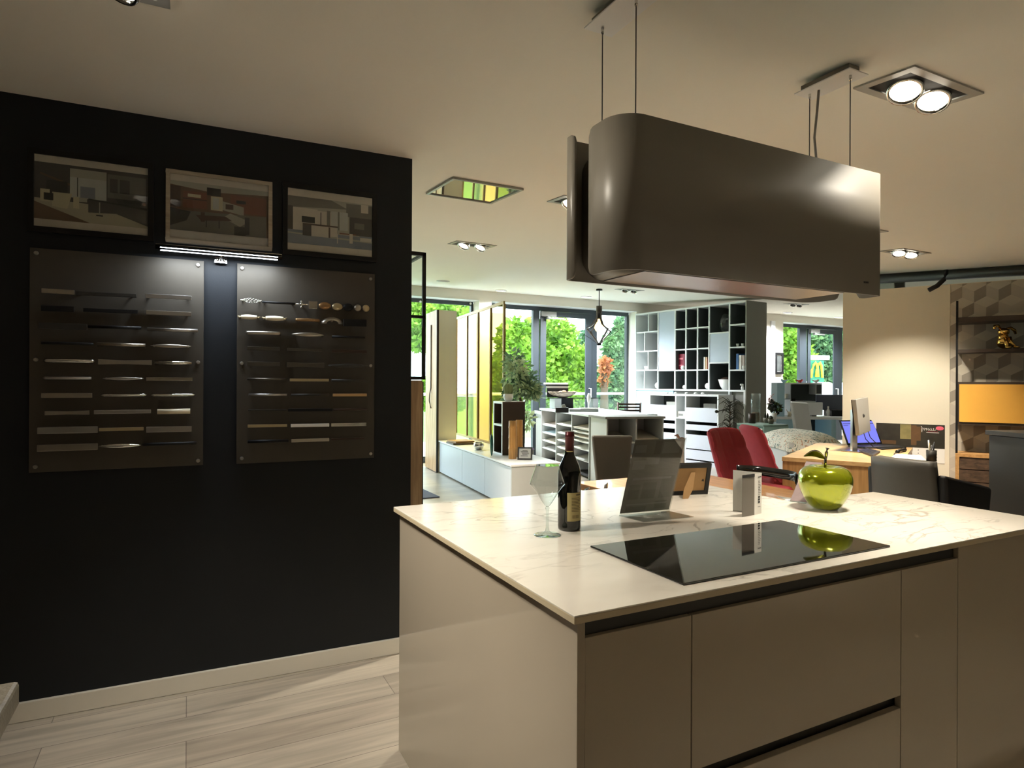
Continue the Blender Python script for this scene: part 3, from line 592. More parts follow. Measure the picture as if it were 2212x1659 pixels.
    if style in ('square', 'oval', 'round', 'cup', 'cuprect', 'knot'):
        s = MB(); s.cyl((0, -(off - BO), 0), (0, -.003, 0), .005, n=10); s.xf(M); P2(gp, 'stem', s, m2 or m)
    else:
        for sx in (-1, 1):
            s = MB(); x = sx * L * .42; s.cyl((x, -(off - BO), 0), (x, -.002, 0), min(.0045, h * .4), n=10); s.xf(M); P2(gp, 'post', s, m2 or m)
    if style == 'ceramic':
        for sx in (-1, 1): s = MB(); s.tube([(sx * L * .35, 0, 0), (sx * L * .42, -.002, 0), (sx * L * .5, -.006, .004)], .003, 8); s.xf(M); P2(gp, 'end_cap', s, m_champ)
Hs = 'left'
LH = [(0, 'leftmost', 'short beige brushed bar handle', 90, 628, 161, 631.5, 10, 'bar', m_satin), (0, 'middle', 'dark bar handle with pale end cap', 164, 634.5, 295, 638, 8, 'bar', m_char), (0, 'rightmost', 'blue white aluminium bar handle', 314, 639, 414, 643.5, 9, 'bar', m_ss),
 (1, 'leftmost', 'black slanted edge bar handle', 89, 666, 160, 668, 12, 'bar', m_blackm), (1, 'middle', 'black slim bar handle', 180, 670.5, 298, 673, 8, 'bar', m_blackm), (1, 'rightmost', 'pale silver bar handle', 316, 675, 413, 678.5, 9, 'bar', m_satin),
 (2, 'leftmost', 'wide charcoal plate handle', 83, 704, 188, 706, 13, 'wide', m_char), (2, 'middle', 'black round rod handle', 190, 706, 305, 707.5, 7, 'rod', m_blackm), (2, 'rightmost', 'silver grooved bar handle', 318, 711.5, 427, 714, 8, 'rod', m_ss),
 (3, 'leftmost', 'black bow handle', 89, 741, 201, 743, 6, 'bow', m_blackm), (3, 'middle', 'dull silver rounded rod handle', 210, 743, 314, 746, 8, 'rod', m_satin), (3, 'rightmost', 'slim silver leaf shaped handle', 325, 747, 413, 748, 8, 'lens', m_satin),
 (4, 'leftmost', 'chrome arched strap handle', 95, 779, 203, 780, 9, 'arch', m_chrome), (4, 'middle', 'brushed bar handle with flared square ends', 212, 782, 328, 783, 11, 'flare', m_satin), (4, 'rightmost', 'shiny chrome tubular handle', 334, 784, 414, 784, 9, 'rod', m_chrome),
 (5, 'leftmost', 'silver strap handle with bright ends', 94, 817, 197, 816.5, 7, 'arch', m_ss), (5, 'middle', 'shiny silver leaf shaped handle', 222, 818, 310, 817.5, 8, 'lens', m_ss), (5, 'rightmost', 'chrome bar handle widening to one end', 316, 818.5, 416, 819, 7, 'bar', m_chrome),
 (6, 'leftmost', 'grey beige rimmed bar handle', 89, 854.5, 199, 854, 10, 'bar', m_satin), (6, 'middle', 'narrow chrome bow handle', 218, 854, 316, 853, 6, 'bow', m_chrome), (6, 'rightmost', 'sparkling chrome bow handle', 326, 853.5, 421, 853, 6, 'bow', m_chrome),
 (7, 'leftmost', 'rose grey brushed strap handle', 97, 892.5, 193, 891, 9, 'flare', m_satin), (7, 'middle', 'silver bar handle with twin grooves', 203, 890.5, 326, 888.5, 8, 'bar', m_ss), (7, 'rightmost', 'cream white rounded handle', 340, 889, 411, 888, 12, 'rod', m_cream),
 (8, 'leftmost', 'wide pale grey plate handle with black end', 81, 930, 211, 928, 14, 'wide', m_ss), (8, 'middle', 'slim champagne strap handle', 214, 927.5, 310, 926.5, 7, 'bar', m_champ), (8, 'rightmost', 'wide pinkish grey plate handle', 316, 928, 414, 926.5, 12, 'wide', m_ss),
 (9, 'leftmost', 'wide brown grey plate handle', 80, 968, 211, 965, 14, 'wide', m_satin), (9, 'middle', 'shiny silver boat shaped handle', 213, 963.5, 305, 962, 10, 'lens', m_chrome), (9, 'rightmost', 'black forged handle with broad ends', 308, 960.5, 424, 956.5, 7, 'arch', m_blackm)]
for r in LH: handle('left', *r)
RHd = [(0, 'first', 'chrome twisted birdcage handle', 522, 648.5, 564, 649.5, 11, 'cage', m_chrome), (0, 'second', 'black slender bar handle', 566, 652, 638, 656.5, 5, 'rod', m_blackm), (0, 'third', 'small chrome cross shaped knob', 638, 657, 664, 658, 11, 'knot', m_chrome, 'knob', 'cabinet_knob'),
 (0, 'fourth', 'square taupe knob', 667, 659, 685, 659, 16, 'square', m_satin, 'knob', 'cabinet_knob'), (0, 'fifth', 'oval brown horn striped knob', 688, 660.5, 715, 660.5, 16, 'oval', m_bronze, 'knob', 'cabinet_knob'), (0, 'sixth', 'oval beige knob', 717, 662.5, 740, 662.5, 16, 'oval', m_champ, 'knob', 'cabinet_knob'), (0, 'seventh', 'round black knob', 741, 664, 763, 664, 17, 'oval', m_blackm, 'knob', 'cabinet_knob'), (0, 'eighth', 'small round grey beige knob', 765, 665, 781, 665, 15, 'round', m_satin, 'knob', 'cabinet_knob'), (0, 'rightmost', 'small round pinkish beige knob', 782.5, 666, 798, 666, 15, 'round', m_champ, 'knob', 'cabinet_knob'),
 (1, 'first', 'white ceramic handle with brass ends', 514, 684, 562, 686, 11, 'ceramic', m_cream), (1, 'second', 'white ceramic handle beside a thin bronze bow', 566, 687, 620, 688.5, 11, 'ceramic', m_cream), (1, 'third', 'thin bronze bow handle', 639, 691, 690, 692, 7, 'bow', m_bronze), (1, 'fourth', 'shiny bronze half moon cup handle', 694, 693, 741, 693, 14, 'cup', m_satin, 'handle', 'cup_handle'), (1, 'rightmost', 'black rectangular cup handle', 742, 697.5, 791, 697.5, 15, 'cuprect', m_blackm, 'handle', 'cup_handle'),
 (2, 'leftmost', 'silver bow handle with curled tips', 532, 718.5, 605, 720, 8, 'bow', m_satin), (2, 'middle', 'grey boat shaped handle', 630, 722, 700, 724, 10, 'lens', m_satin), (2, 'rightmost', 'black thin rod handle', 717, 727, 788, 729, 5, 'rod', m_blackm),
 (3, 'leftmost', 'dark pewter double rail handle', 534, 752, 604, 754, 8, 'bar', m_pewter), (3, 'middle', 'thin dark grey rail handle', 621, 755, 696, 756.5, 6, 'bar', m_pewter), (3, 'rightmost', 'brown strap handle with pale edge', 716, 758, 792, 760, 7, 'bar', m_brownd),
 (4, 'leftmost', 'grey strap handle with stepped ends', 534, 785.5, 604, 787, 9, 'bar', m_pewter), (4, 'middle', 'broad pewter handle with flared ends', 619, 788, 700, 789, 11, 'flare', m_pewter), (4, 'rightmost', 'long dark leaf shaped handle', 709, 789.5, 796, 791, 9, 'lens', m_char),
 (5, 'leftmost', 'slim dark steel rod handle', 534, 818.5, 619, 819.5, 5, 'rod', m_pewter), (5, 'middle', 'pale brass bar handle', 626, 821, 710, 821, 6, 'bar', m_champ), (5, 'rightmost', 'thin charcoal rod handle', 716, 821.5, 789, 822.5, 6, 'rod', m_char),
 (6, 'leftmost', 'thin silver rod handle', 537, 852.5, 620, 853, 5, 'rod', m_ss), (6, 'middle', 'thin black grey rod handle', 629, 853, 711, 853, 5, 'rod', m_char), (6, 'rightmost', 'tan leather bar handle with black ends', 719, 853.5, 792, 853, 6, 'bar', m_tan),
 (7, 'leftmost', 'very thin dark grey rail handle', 536, 885.5, 619, 886, 4, 'bar', m_char), (7, 'middle', 'black bar handle', 622, 885.5, 718, 885.5, 6, 'bar', m_blackm), (7, 'rightmost', 'thin dark brown bow handle', 720, 885, 793, 884, 5, 'bow', m_brownd),
 (8, 'leftmost', 'champagne framed bar handle', 535, 920, 620, 919.5, 6, 'bar', m_champ), (8, 'middle', 'bright white bar handle', 628, 919, 711, 918.5, 7, 'bar', m_white_c), (8, 'rightmost', 'chrome mirror bar handle', 715, 918, 791, 916.5, 7, 'bar', m_chrome),
 (9, 'leftmost', 'black round rod handle', 535, 953.5, 623, 952.5, 7, 'rod', m_blackm), (9, 'middle', 'grey beige channel handle', 629, 952, 711, 949.5, 7, 'bar', m_satin), (9, 'rightmost', 'thin dark brown rail handle', 715, 949.5, 787, 946.5, 4, 'bar', m_brownd)]
for r in RHd: handle('right', *r)
# black end of the ninth-row plate handle is a wrap of darker metal
# wall lamp between picture and boards
a, b = onwall(336, 534, .10), onwall(609, 556, .10); z = (a.z + b.z) / 2; a.z = b.z = z
t = Th('picture_lamp', 'slim black tube lamp with cool white light under the middle picture', 'lamp', (a + b) / 2 - WN * .10)
mb = MB(); mb.cyl(a, b, .012, n=20); P(t, 'tube', mb, m_blackg)
mb = MB(); mb.tube([a + Vector((0, 0, .014)) - WN * .004, b + Vector((0, 0, .014)) - WN * .004], .003, 8); P(t, 'top_rail', mb, m_chrome)
mid = (a + b) / 2
mb = MB(); e = WD * .018
mb.plate([a + e - Vector((0, 0, .0125)) + WN * .005, b - e - Vector((0, 0, .0125)) + WN * .005, b - e - Vector((0, 0, .0125)) - WN * .006, a + e - Vector((0, 0, .0125)) - WN * .006], Vector((0, 0, -1)), .002); P(t, 'led_strip', mb, m_led)
mb = MB(); mb.tube([a + e + WN * .0135 - Vector((0, 0, .002)), b - e + WN * .0135 - Vector((0, 0, .002))], .0016, 6); P(t, 'led_edge', mb, m_led)
k = onwall(477, 562, .03); mb = MB(); M = frame3(k, WD, WN, Vector((0, 0, 1))); mb.box(-.026, .026, -.0298, .0, -.014, .012, M); mb.xf(Matrix.Identity(4)); P(t, 'wall_bracket', mb, m_chrome, .002)
mb = MB(); mb.tube([k + WN * .0, mid - Vector((0, 0, .010)) - WN * .006], .005, 8); P(t, 'arm', mb, m_chrome)
mb = MB()
for s in (-1, 1): c = k + WD * (s * .013) + WN * .0; mb.ell(c + WN * .002, (.006, .006, .006), 12, 8)
P(t, 'screw', mb, m_chrome)
light('lamp_light', 'AREA', mid - Vector((0, 0, .018)), 2.2, (.82, .91, 1), t, size=(b - a).length * .9, size_y=.02, aim=mid - Vector((0, 0, .5)) - WN * .03)
for l in t.children:
    if l.type == 'LIGHT':
        zax = -( -Vector((0, 0, .5)) - WN * .03).normalized(); xax = WD; yax = zax.cross(xax).normalized()
        l.matrix_local = XF[t.name].inverted() @ frame3(mid - Vector((0, 0, .018)), xax, yax, zax)

# ------------------------------------------------------------------ granite counter corner, lower left
g = atz(43, 1468, .9)
mb = MB(); mb.box(g.x - 1.3, g.x, -.6, g.y, .86, .9); t = Th('granite_counter', 'speckled dark granite counter corner at the lower left edge', 'counter', (g.x - .6, .4, 0))
P(t, 'top', mb, m_granite, .006)
mb = MB(); mb.box(g.x - 1.25, g.x - .05, -.55, g.y - .05, 0, .86); P(t, 'base_cabinet', mb, m_granitedk)

# ------------------------------------------------------------------ kitchen island
ZT = .90; IX0, IX1 = .684, 2.645; IYF, IYB, IYR, IXN = 1.055, 2.292, 1.715, 2.128
t = Th('kitchen_island', 'long glossy taupe kitchen island with handleless fronts', 'kitchen island', (1.6, 1.6, 0))
mb = MB(); mb.box(.702, .721, 1.0715, 2.272, 0, .882); P(t, 'end_panel', mb, m_lacq, .0012)
mb = MB(); mb.box(.722, 2.63, 1.12, 1.69, .1, .882); mb.box(.722, 2.10, 1.69, 2.25, .1, .882); P(t, 'carcass', mb, m_rec)
mb = MB(); mb.box(.722, 2.10, 2.252, 2.27, 0, .882); mb.box(2.102, 2.12, 1.70, 2.27, 0, .882); mb.box(2.122, 2.63, 1.69, 1.706, 0, .882); P(t, 'back_panel', mb, m_lacq)
mb = MB(); mb.box(.724, 2.63, 1.135, 1.15, 0, .1); P(t, 'plinth', mb, m_rec)
mb = MB(); mb.box(.7215, 2.0665, 1.088, 1.12, .822, .8815); P(t, 'handle_channel', mb, m_rec)
def front(name, x0, x1, z0, z1): b = MB(); b.box(x0 + .0015, x1 - .0015, 1.075, 1.094, z0, z1); return P(t, name, b, m_lacq, .0012)
front('door', .7215, 1.0105, .1, .842); front('drawer_front', 1.0105, 1.786, .49, .842); front('drawer_front', 1.0105, 1.786, .1, .455)
front('door', 1.786, 2.0675, .1, .842); front('door', 2.0675, 2.632, .1, .8805)
mb = MB(); mb.box(1.012, 1.784, 1.098, 1.12, .44, .5); P(t, 'drawer_channel', mb, m_rec)
t = Th('island_worktop', 'white marble veined worktop of the kitchen island', 'worktop', (1.6, 1.6, .8825))
pts = [(IX0, IYF), (IX1, IYF), (IX1, IYR), (IXN, IYR), (IXN, IYB), (IX0, IYB)]
mb = MB(); mb.prism(pts, .8965, ZT); P(t, 'marble_layer', mb, m_marb, .001)
mb = MB(); mb.prism(pts, .8825, .8963); P(t, 'edge_band', mb, m_edge, .0008)
# induction hob
mb = MB(); mb.box(1.011, 1.782, 1.104, 1.480, ZT + .0003, ZT + .0055); O('induction_hob', 'long black glass induction hob set on the marble worktop', 'hob', mb, m_hobg, bevel=.0015)

# ------------------------------------------------------------------ hood
HF, HB, HZ0, HZ1 = 1.237, 1.462, 1.643, 2.026
def ribbon(path, th, z0, z1, ends):
    """upright sheet along a plan path; ends = rounding radius of the free end corners (start, end)"""
    path = [Vector((p[0], p[1], 0)) for p in path]; L = [0]
    for i in range(1, len(path)): L.append(L[-1] + (path[i] - path[i - 1]).length)
    T = L[-1]; mb = MB(); k = len(path); rows = []
    for i, p in enumerate(path):
        d = (path[min(i + 1, k - 1)] - path[max(i - 1, 0)]).normalized(); n = Vector((-d.y, d.x, 0)); cut = 0
        for s, r in ((L[i], ends[0]), (T - L[i], ends[1])):
            if r and s < r: cut = max(cut, r - math.sqrt(max(0, r * r - (r - s) ** 2)))
        rows.append([p + n * (th / 2) + Vector((0, 0, z0 + cut)), p + n * (th / 2) + Vector((0, 0, z1 - cut)), p - n * (th / 2) + Vector((0, 0, z1 - cut)), p - n * (th / 2) + Vector((0, 0, z0 + cut))])
    v = [q for r in rows for q in r]; fs = []
    for i in range(k - 1):
        for a in range(4): b = (a + 1) % 4; fs.append((i * 4 + a, i * 4 + b, (i + 1) * 4 + b, (i + 1) * 4 + a))
    fs += [(3, 2, 1, 0), tuple((k - 1) * 4 + a for a in range(4))]
    mb.add(v, fs); mb.s = [True] * len(mb.s); return mb
def arc(cx, cy, r, a0, a1, n=12): return [(cx + r * math.cos(R(a0 + (a1 - a0) * i / n)), cy + r * math.sin(R(a0 + (a1 - a0) * i / n))) for i in range(n + 1)]
def seg(p, q, n=6): return [(p[0] + (q[0] - p[0]) * i / n, p[1] + (q[1] - p[1]) * i / n) for i in range(n + 1)]
t = Th('cooker_hood', 'large stone grey hanging cooker hood of two curved panels', 'cooker hood', (1.43, 1.35, HZ0))
r = .07
path = seg((1.944, HF + .085), (1.944, HF + .02), 5) + arc(1.924, HF + .02, .02, 0, -90, 6)[1:] + seg((1.924, HF), (.93 + r, HF), 4)[1:] + arc(.93 + r, HF + r, r, 270, 180, 14)[1:] + seg((.93, HF + r), (.93, HF + .135), 8)[1:]
mb = ribbon(path, .007, HZ0, HZ1, (.022, .022)); o = P(t, 'front_panel', mb, m_hood)
r = .05
path = seg((.912, HB - .05), (.912, HB - .02), 6) + arc(.932, HB - .02, .02, 180, 90, 6)[1:] + seg((.932, HB), (1.90 - r, HB), 4)[1:] + arc(1.90 - r, HB - r, r, 90, 0, 12)[1:] + seg((1.90, HB - r), (1.90, HB - .11), 8)[1:]
mb = ribbon(path, .007, HZ0, HZ1, (.02, .02)); P(t, 'back_panel', mb, m_hood)
def rrect(x0, x1, z0, z1, r, n=10):
    o = []
    for cx, cz, a in ((x1 - r, z1 - r, 0), (x0 + r, z1 - r, 90), (x0 + r, z0 + r, 180), (x1 - r, z0 + r, 270)):
        for i in range(n + 1): th = R(a + 90 * i / n); o.append((cx + r * math.cos(th), cz + r * math.sin(th)))
    return o
mb = MB(); pr = rrect(.958, 1.875, HZ0 + .007, HZ1 - .03, .065); n = len(pr)
mb.add([(p[0], HF + .03, p[1]) for p in pr] + [(p[0], HB - .012, p[1]) for p in pr], [tuple(range(n)), tuple(range(2 * n - 1, n - 1, -1))])
for i in range(n): j = (i + 1) % n; mb.f.append([i, j, n + j, n + i]); mb.s.append(True); mb.m.append(0)
P(t, 'body', mb, m_hood)
mb = MB(); mb.box(1.03, 1.81, HF + .034, HB - .016, HZ0 + .0045, HZ0 + .0068); P(t, 'filter_plate', mb, m_ss)
M = frame3(Vector((aty(1871, 611, HF - .004).x, HF - .0042, aty(1871, 611, HF).z)), Vector((1, 0, 0)), Vector((0, 0, 1)), Vector((0, -1, 0)))
P(t, 'lettering', text_mb('NOVY', .0085, M), m_ink)
for kx, tag in ((1.022, 'l'), (1.878, 'r')):
    zc = ceil_z(1.37)
    b = MB(); b.box(kx - .028, kx + .024, 1.285, 1.462, zc - .030, ceil_z(1.285) - .001); P(t, 'ceiling_bracket', b, m_hood, .002)
    b = MB(); b.box(kx - .044, kx + .05, 1.272, 1.475, zc - .034, zc - .030); P(t, 'bracket_cover', b, m_lwhite, .001)
    for ky in (1.30, 1.448):
        c = MB(); c.cyl((kx, ky, HZ1 - .04), (kx, ky, zc - .033), .0017, n=8); P(t, 'suspension_wire', c, m_dkgrey)
        c = MB(); c.cyl((kx, ky, zc - .05), (kx, ky, zc - .034), .004, n=10); P(t, 'wire_grip', c, m_chrome)
c = MB(); zc = ceil_z(1.37) - .034
c.tube([(1.88, 1.415, zc), (1.876, 1.418, zc - .07), (1.866, 1.42, zc - .16), (1.872, 1.415, zc - .25), (1.885, 1.405, HZ1 - .04)], .0042, 8); P(t, 'power_cable', c, m_wire)
# ------------------------------------------------------------------ things on the worktop
Z = ZT + .0003
c = atz(1182, 1155.5, Z); t = Th('wine_glass', 'empty angular stemmed wine glass in front of the dark bottle', 'wine glass', c)
def thin(pro, w=.0011): return pro + [(max(r - w, .0004), z + (w if i == 0 else 0)) for i, (r, z) in reversed(list(enumerate(pro)))]
b = MB(); b.lathe([(0, 0), (.041, 0), (.0415, .0012), (.036, .003), (.016, .0062), (.0062, .013), (.0042, .024), (.0038, .05), (.0042, .072), (.0062, .083), (.004, .087)], c, 40); P(t, 'foot_and_stem', b, m_clear)
pro = [(.0015, .085), (.008, .090), (.016, .101), (.030, .124), (.045, .145), (.0535, .154), (.0548, .157), (.0525, .163), (.046, .181), (.0395, .200), (.0358, .213)]
b = MB(); b.lathe(pro, c, 48); b.f.pop(); b.s.pop(); b.m.pop(); P(t, 'bowl', b, m_clear)
b = MB(); b.lathe([(.0362, .2126), (.0358, .2136), (.0352, .2126), (.0362, .2126)], c, 48); P(t, 'rim', b, m_clear)
c = atz(1229.5, 1143, Z); t = Th('wine_bottle', 'full dark red wine bottle with cream back label', 'bottle', c)
b = MB(); b.lathe([(.030, .003), (.033, 0), (.0362, .004), (.0365, .012), (.0365, .172), (.0355, .186), (.031, .204), (.0225, .222), (.0165, .236), (.0142, .25), (.0139, .262)], c, 40); P(t, 'glass_body', b, m_wine)
b = MB(); b.lathe([(.0145, .2335), (.0143, .272), (.0147, .2722), (.0146, .293), (.0152, .2935), (.0152, .3005), (.0146, .301), (.0146, .3085), (.0135, .3098), (0, .3098)], c, 32); P(t, 'capsule', b, m_foil)
vd = (Vector((0, 0, 0)) + (CAM - c)).normalized(); va = math.atan2(vd.y, vd.x)
def curved(r, a0, a1, z0, z1, n=16):
    m = MB(); m.grid(lambda i, j: c + Vector((r * math.cos(a0 + (a1 - a0) * i), r * math.sin(a0 + (a1 - a0) * i), z0 + (z1 - z0) * j)), n, 2); return m
P(t, 'back_label', curved(.03675, va - .18, va + 1.35, .032, .121), m_label)
k = MB()
for z0, z1, a0, a1 in [(.112, .116, .62, 1.15)] + [(.062 + .0046 * i, .0636 + .0046 * i, .2, .2 + .95 * (.85 + .15 * ((i * 7) % 3) / 2)) for i in range(10)]: k.grid((lambda a0, a1, z0, z1: (lambda i, j: c + Vector((.0369 * math.cos(va + a0 + (a1 - a0) * i), .0369 * math.sin(va + a0 + (a1 - a0) * i), z0 + (z1 - z0) * j))))(a0, a1, z0, z1), 8, 1)
for i in range(15):
    a0 = va + .25 + i * .05; w = .012 + .02 * ((i * 5) % 3) / 2
    k.grid((lambda a0, w: (lambda p, q: c + Vector((.0369 * math.cos(a0 + w * p), .0369 * math.sin(a0 + w * p), .041 + .010 * q))))(a0, w), 2, 1)
P(t, 'label_print', k, m_labink)
P(t, 'neck_label', curved(.0148, va - .7, va + .9, .2365, .2495), m_label)
# A4 acrylic sign holder seen from behind
BL, BR = atz(1337, 1113, Z + .002), atz(1439, 1104, Z + .002); TL = atz(1372, 948.5, 1.176); TR = atz(1480, 949, 1.176)
BR = BL + (BR - BL).normalized() * .212; TR = TL + (BR - BL)
nrm = (BR - BL).cross(TL - BL).normalized()
if nrm.dot(CAM - BL) < 0: nrm = -nrm
t = Th('sign_holder', 'large leaning acrylic sign holder with grey flyer beside the bottle', 'sign holder', (BL + BR) / 2)
b = MB(); b.plate([BL + nrm * .004, BR + nrm * .004, TR + nrm * .004, TL + nrm * .004], nrm, .002); P(t, 'acrylic_panel', b, m_acryl)
def fl(u, v, k=0.0): return BL + (BR - BL) * u + (TL - BL) * v + nrm * k
b = MB(); b.plate([fl(.01, .02), fl(.99, .02), fl(.99, .985), fl(.01, .985)], nrm, .0004); fly = P(t, 'flyer', b, m_flyer)
for mt, rects in ((m_flyerl, ((.06, .3, .6, .72), (.3, .56, .66, .76), (.58, .92, .8, .95), (.05, .26, .82, .92), (.1, .9, .12, .14), (.12, .88, .46, .49))), (m_flyerd, ((.35, .62, .2, .42), (.66, .9, .05, .16), (.7, .95, .2, .5), (.08, .3, .2, .4), (.1, .5, .03, .1), (.42, .55, .79, .97)))):
    b = MB()
    for a0, a1, b0, b1 in rects: b.face([fl(a0, b0, .0003), fl(a1, b0, .0003), fl(a1, b1, .0003), fl(a0, b1, .0003)])
    P2(fly, 'block_pattern', b, mt)
q1, q2 = atz(1391, 1127, Z + .002), atz(1474, 1119, Z + .002); q2 = q1 + (BR - BL)
b = MB(); b.plate([BL, BR, BR + (q1 - BL) * .95, q1], Vector((0, 0, 1)), .002); P(t, 'foot_plate', b, m_acryl)
# wooden easel picture frame seen from behind
BRf = atz(1528, 1067, Z); BLf = BRf + Vector((-.971, .238, 0)) * .215; TRf = atz(1537, 1000.6, 1.035); TLf = TRf + (BLf - BRf)
nf = (BRf - BLf).cross(TRf - BRf).normalized(); nf = nf if nf.dot(CAM - BLf) > 0 else -nf
t = Th('photo_frame', 'black photo frame seen from behind, propped on its easel leg', 'photo frame', (BLf + BRf) / 2)
def pf(u, v, k=0.0): return BLf + (BRf - BLf) * u + (TLf - BLf) * v + nf * k
b = MB(); e = .085; eh = .13
for p in ([(0, 0), (1, 0), (1, eh), (0, eh)], [(0, 1 - eh), (1, 1 - eh), (1, 1), (0, 1)], [(0, eh), (e, eh), (e, 1 - eh), (0, 1 - eh)], [(1 - e, eh), (1, eh), (1, 1 - eh), (1 - e, 1 - eh)]): b.plate([pf(u, v, .004) for u, v in p], nf, .016)
P(t, 'frame', b, m_blackm, .001)
b = MB(); b.plate([pf(e, eh), pf(1 - e, eh), pf(1 - e, 1 - eh), pf(e, 1 - eh)], nf, .003); P(t, 'back_board', b, m_cork)
ft = atz(1481, 1077.5, Z); du = (BRf - BLf).normalized(); hi = pf(.62, .72, .001)
b = MB(); b.plate([hi - du * .006, hi + du * .012, ft + (hi - ft) * .35 + du * .022, ft + du * .012, ft - du * .012, ft + (hi - ft) * .35 - du * .018], nf, .003); P(t, 'easel_leg', b, m_cork)
b = MB(); cc = pf(.86, .47, .001); b.plate([cc + du * x + Vector((0, 0, z)) for x, z in ((-.006, -.005), (.006, -.006), (.003, 0), (.006, .006), (-.006, .005), (-.002, 0))], nf, .002); P(t, 'turn_button', b, m_blackm)
# folded leaflet
a0, a1, a2 = atz(1603, 1117, Z), atz(1629.5, 1112.5, Z), atz(1645, 1109, Z); a3 = a2 + Vector((-.062, .075, 0))
t = Th('folded_leaflet', 'upright folded leaflet with grey cover behind the hob', 'leaflet', a1); hh = .146
def panel(p, q, h0, h1): m = MB(); n = (q - p).cross(Vector((0, 0, 1))).normalized(); m.plate([p, q, q + Vector((0, 0, h1)), p + Vector((0, 0, h0))], n, .0008); return m
cov = P(t, 'cover_panel', panel(a0, a1, hh, hh), m_leaflet); inn = P(t, 'text_panel', panel(a1, a2, hh, hh), m_paper); P(t, 'rear_panel', panel(a2, a3, hh, hh + .004), m_paper)
n1 = (a1 - a0).cross(Vector((0, 0, 1))).normalized(); n1 = n1 if n1.dot(CAM - a0) > 0 else -n1
n2 = (a2 - a1).cross(Vector((0, 0, 1))).normalized(); n2 = n2 if n2.dot(CAM - a1) > 0 else -n2
b = MB(); v3 = Vector((0, 0, 1)); b.face([a0 + n1 * .001 + v3 * (hh * .93), a1 + n1 * .001 + v3 * (hh * .93), a1 + n1 * .001 + v3 * hh, a0 + n1 * .001 + v3 * hh]); P2(cov, 'title_band', b, m_ink)
b = MB()
def tx(u0, u1, z0, z1): b.face([a1.lerp(a2, u0) + n2 * .001 + v3 * z0, a1.lerp(a2, u1) + n2 * .001 + v3 * z0, a1.lerp(a2, u1) + n2 * .001 + v3 * z1, a1.lerp(a2, u0) + n2 * .001 + v3 * z1])
for z0 in (.040, .049, .058): tx(.48, .74, z0, z0 + .0066)
tx(.45, .9, .131, .134); tx(.45, .8, .026, .0275)
for i in range(9): tx(.5, .5 + .36 * (.7 + .3 * ((i * 3) % 4) / 3), .07 + i * .0058, .0716 + i * .0058)
P2(inn, 'text_lettering', b, m_ink)
# green apple ornament
c = atz(1782, 1098.5, Z); t = Th('apple_ornament', 'large shiny metallic green apple ornament with metal leaf', 'ornament', c)
prof = [(0, .006), (.02, .003), (.036, .0), (.048, .006), (.062, .022), (.078, .048), (.089, .078), (.0935, .104), (.091, .126), (.082, .143), (.066, .155), (.048, .159), (.03, .156), (.012, .148), (0, .144)]
sp = []
for i in range(len(prof) - 1):
    p0, p1, p2, p3 = prof[max(i - 1, 0)], prof[i], prof[i + 1], prof[min(i + 2, len(prof) - 1)]
    for k in range(4):
        s = k / 4; sp.append(tuple(.5 * ((2 * p1[j]) + (-p0[j] + p2[j]) * s + (2 * p0[j] - 5 * p1[j] + 4 * p2[j] - p3[j]) * s * s + (-p0[j] + 3 * p1[j] - 3 * p2[j] + p3[j]) * s ** 3) for j in (0, 1)))
sp.append(prof[-1]); sp = [(max(r, 0), z) for r, z in sp]
b = MB(); b.lathe(sp, c, 56); P(t, 'fruit_body', b, m_apple)
b = MB(); b.tube([c + Vector((0, 0, .146)), c + Vector((.001, 0, .18)), c + Vector((.006, -.001, .21)), c + Vector((.010, -.002, .226))], .005, 12, [.0042, .0045, .0058, .0075]); P(t, 'stem', b, m_stem)
tip = -RT; b = MB(); s0 = c + Vector((.002, 0, .186)); nb = 14
def lf(i, j):
    w = .017 * math.sin(pi * min(1, i * .98 + .01)) ** .8; d = j - .5
    return s0 + tip * (.082 * i) + Vector((0, 0, .020 * math.sin(pi * i * .9) + .004 * i - .010 * (1 - 4 * d * d) * 0)) + (Vector((0, 0, 1)) * .75 + FW * -.66) * (2 * d * w)
b.grid(lf, nb, 6); lfo = P(t, 'leaf', b, m_stem); md = lfo.modifiers.new('th', 'SOLIDIFY'); md.thickness = .003
# small acrylic sign behind the apple
BL2 = atz(1706, 1083.5, Z); TL2 = atz(1742, 995, 1.058); TR2 = atz(1777, 998, 1.058); BR2 = BL2 + (TR2 - TL2)
n2 = (BR2 - BL2).cross(TL2 - BL2).normalized(); n2 = n2 if n2.dot(CAM - BL2) > 0 else -n2
t = Th('sign_holder', 'small leaning acrylic sign with pinkish print half hidden behind the green apple', 'sign holder', BL2)
b = MB(); b.plate([BL2, BR2, TR2, TL2], n2, .003); pl_ = P(t, 'acrylic_panel', b, m_acryl)
b = MB(); b.plate([BL2 + n2 * .0005 + (TL2 - BL2) * .03, BR2 + n2 * .0005 + (TL2 - BL2) * .03, TR2 + n2 * .0005 - (TL2 - BL2) * .02, TL2 + n2 * .0005 - (TL2 - BL2) * .02], n2, .0004); P(t, 'flyer', b, mat('mauve_flyer', (150, 132, 134), .6, var=.25, scale=25))
k = atz(1676, 1071, Z + .001); b = MB(); b.plate([BL2 + v3 * .001, BL2 + v3 * .001 + (BR2 - BL2), k + (BR2 - BL2), k], v3, .002); P(t, 'foot_plate', b, m_acryl)

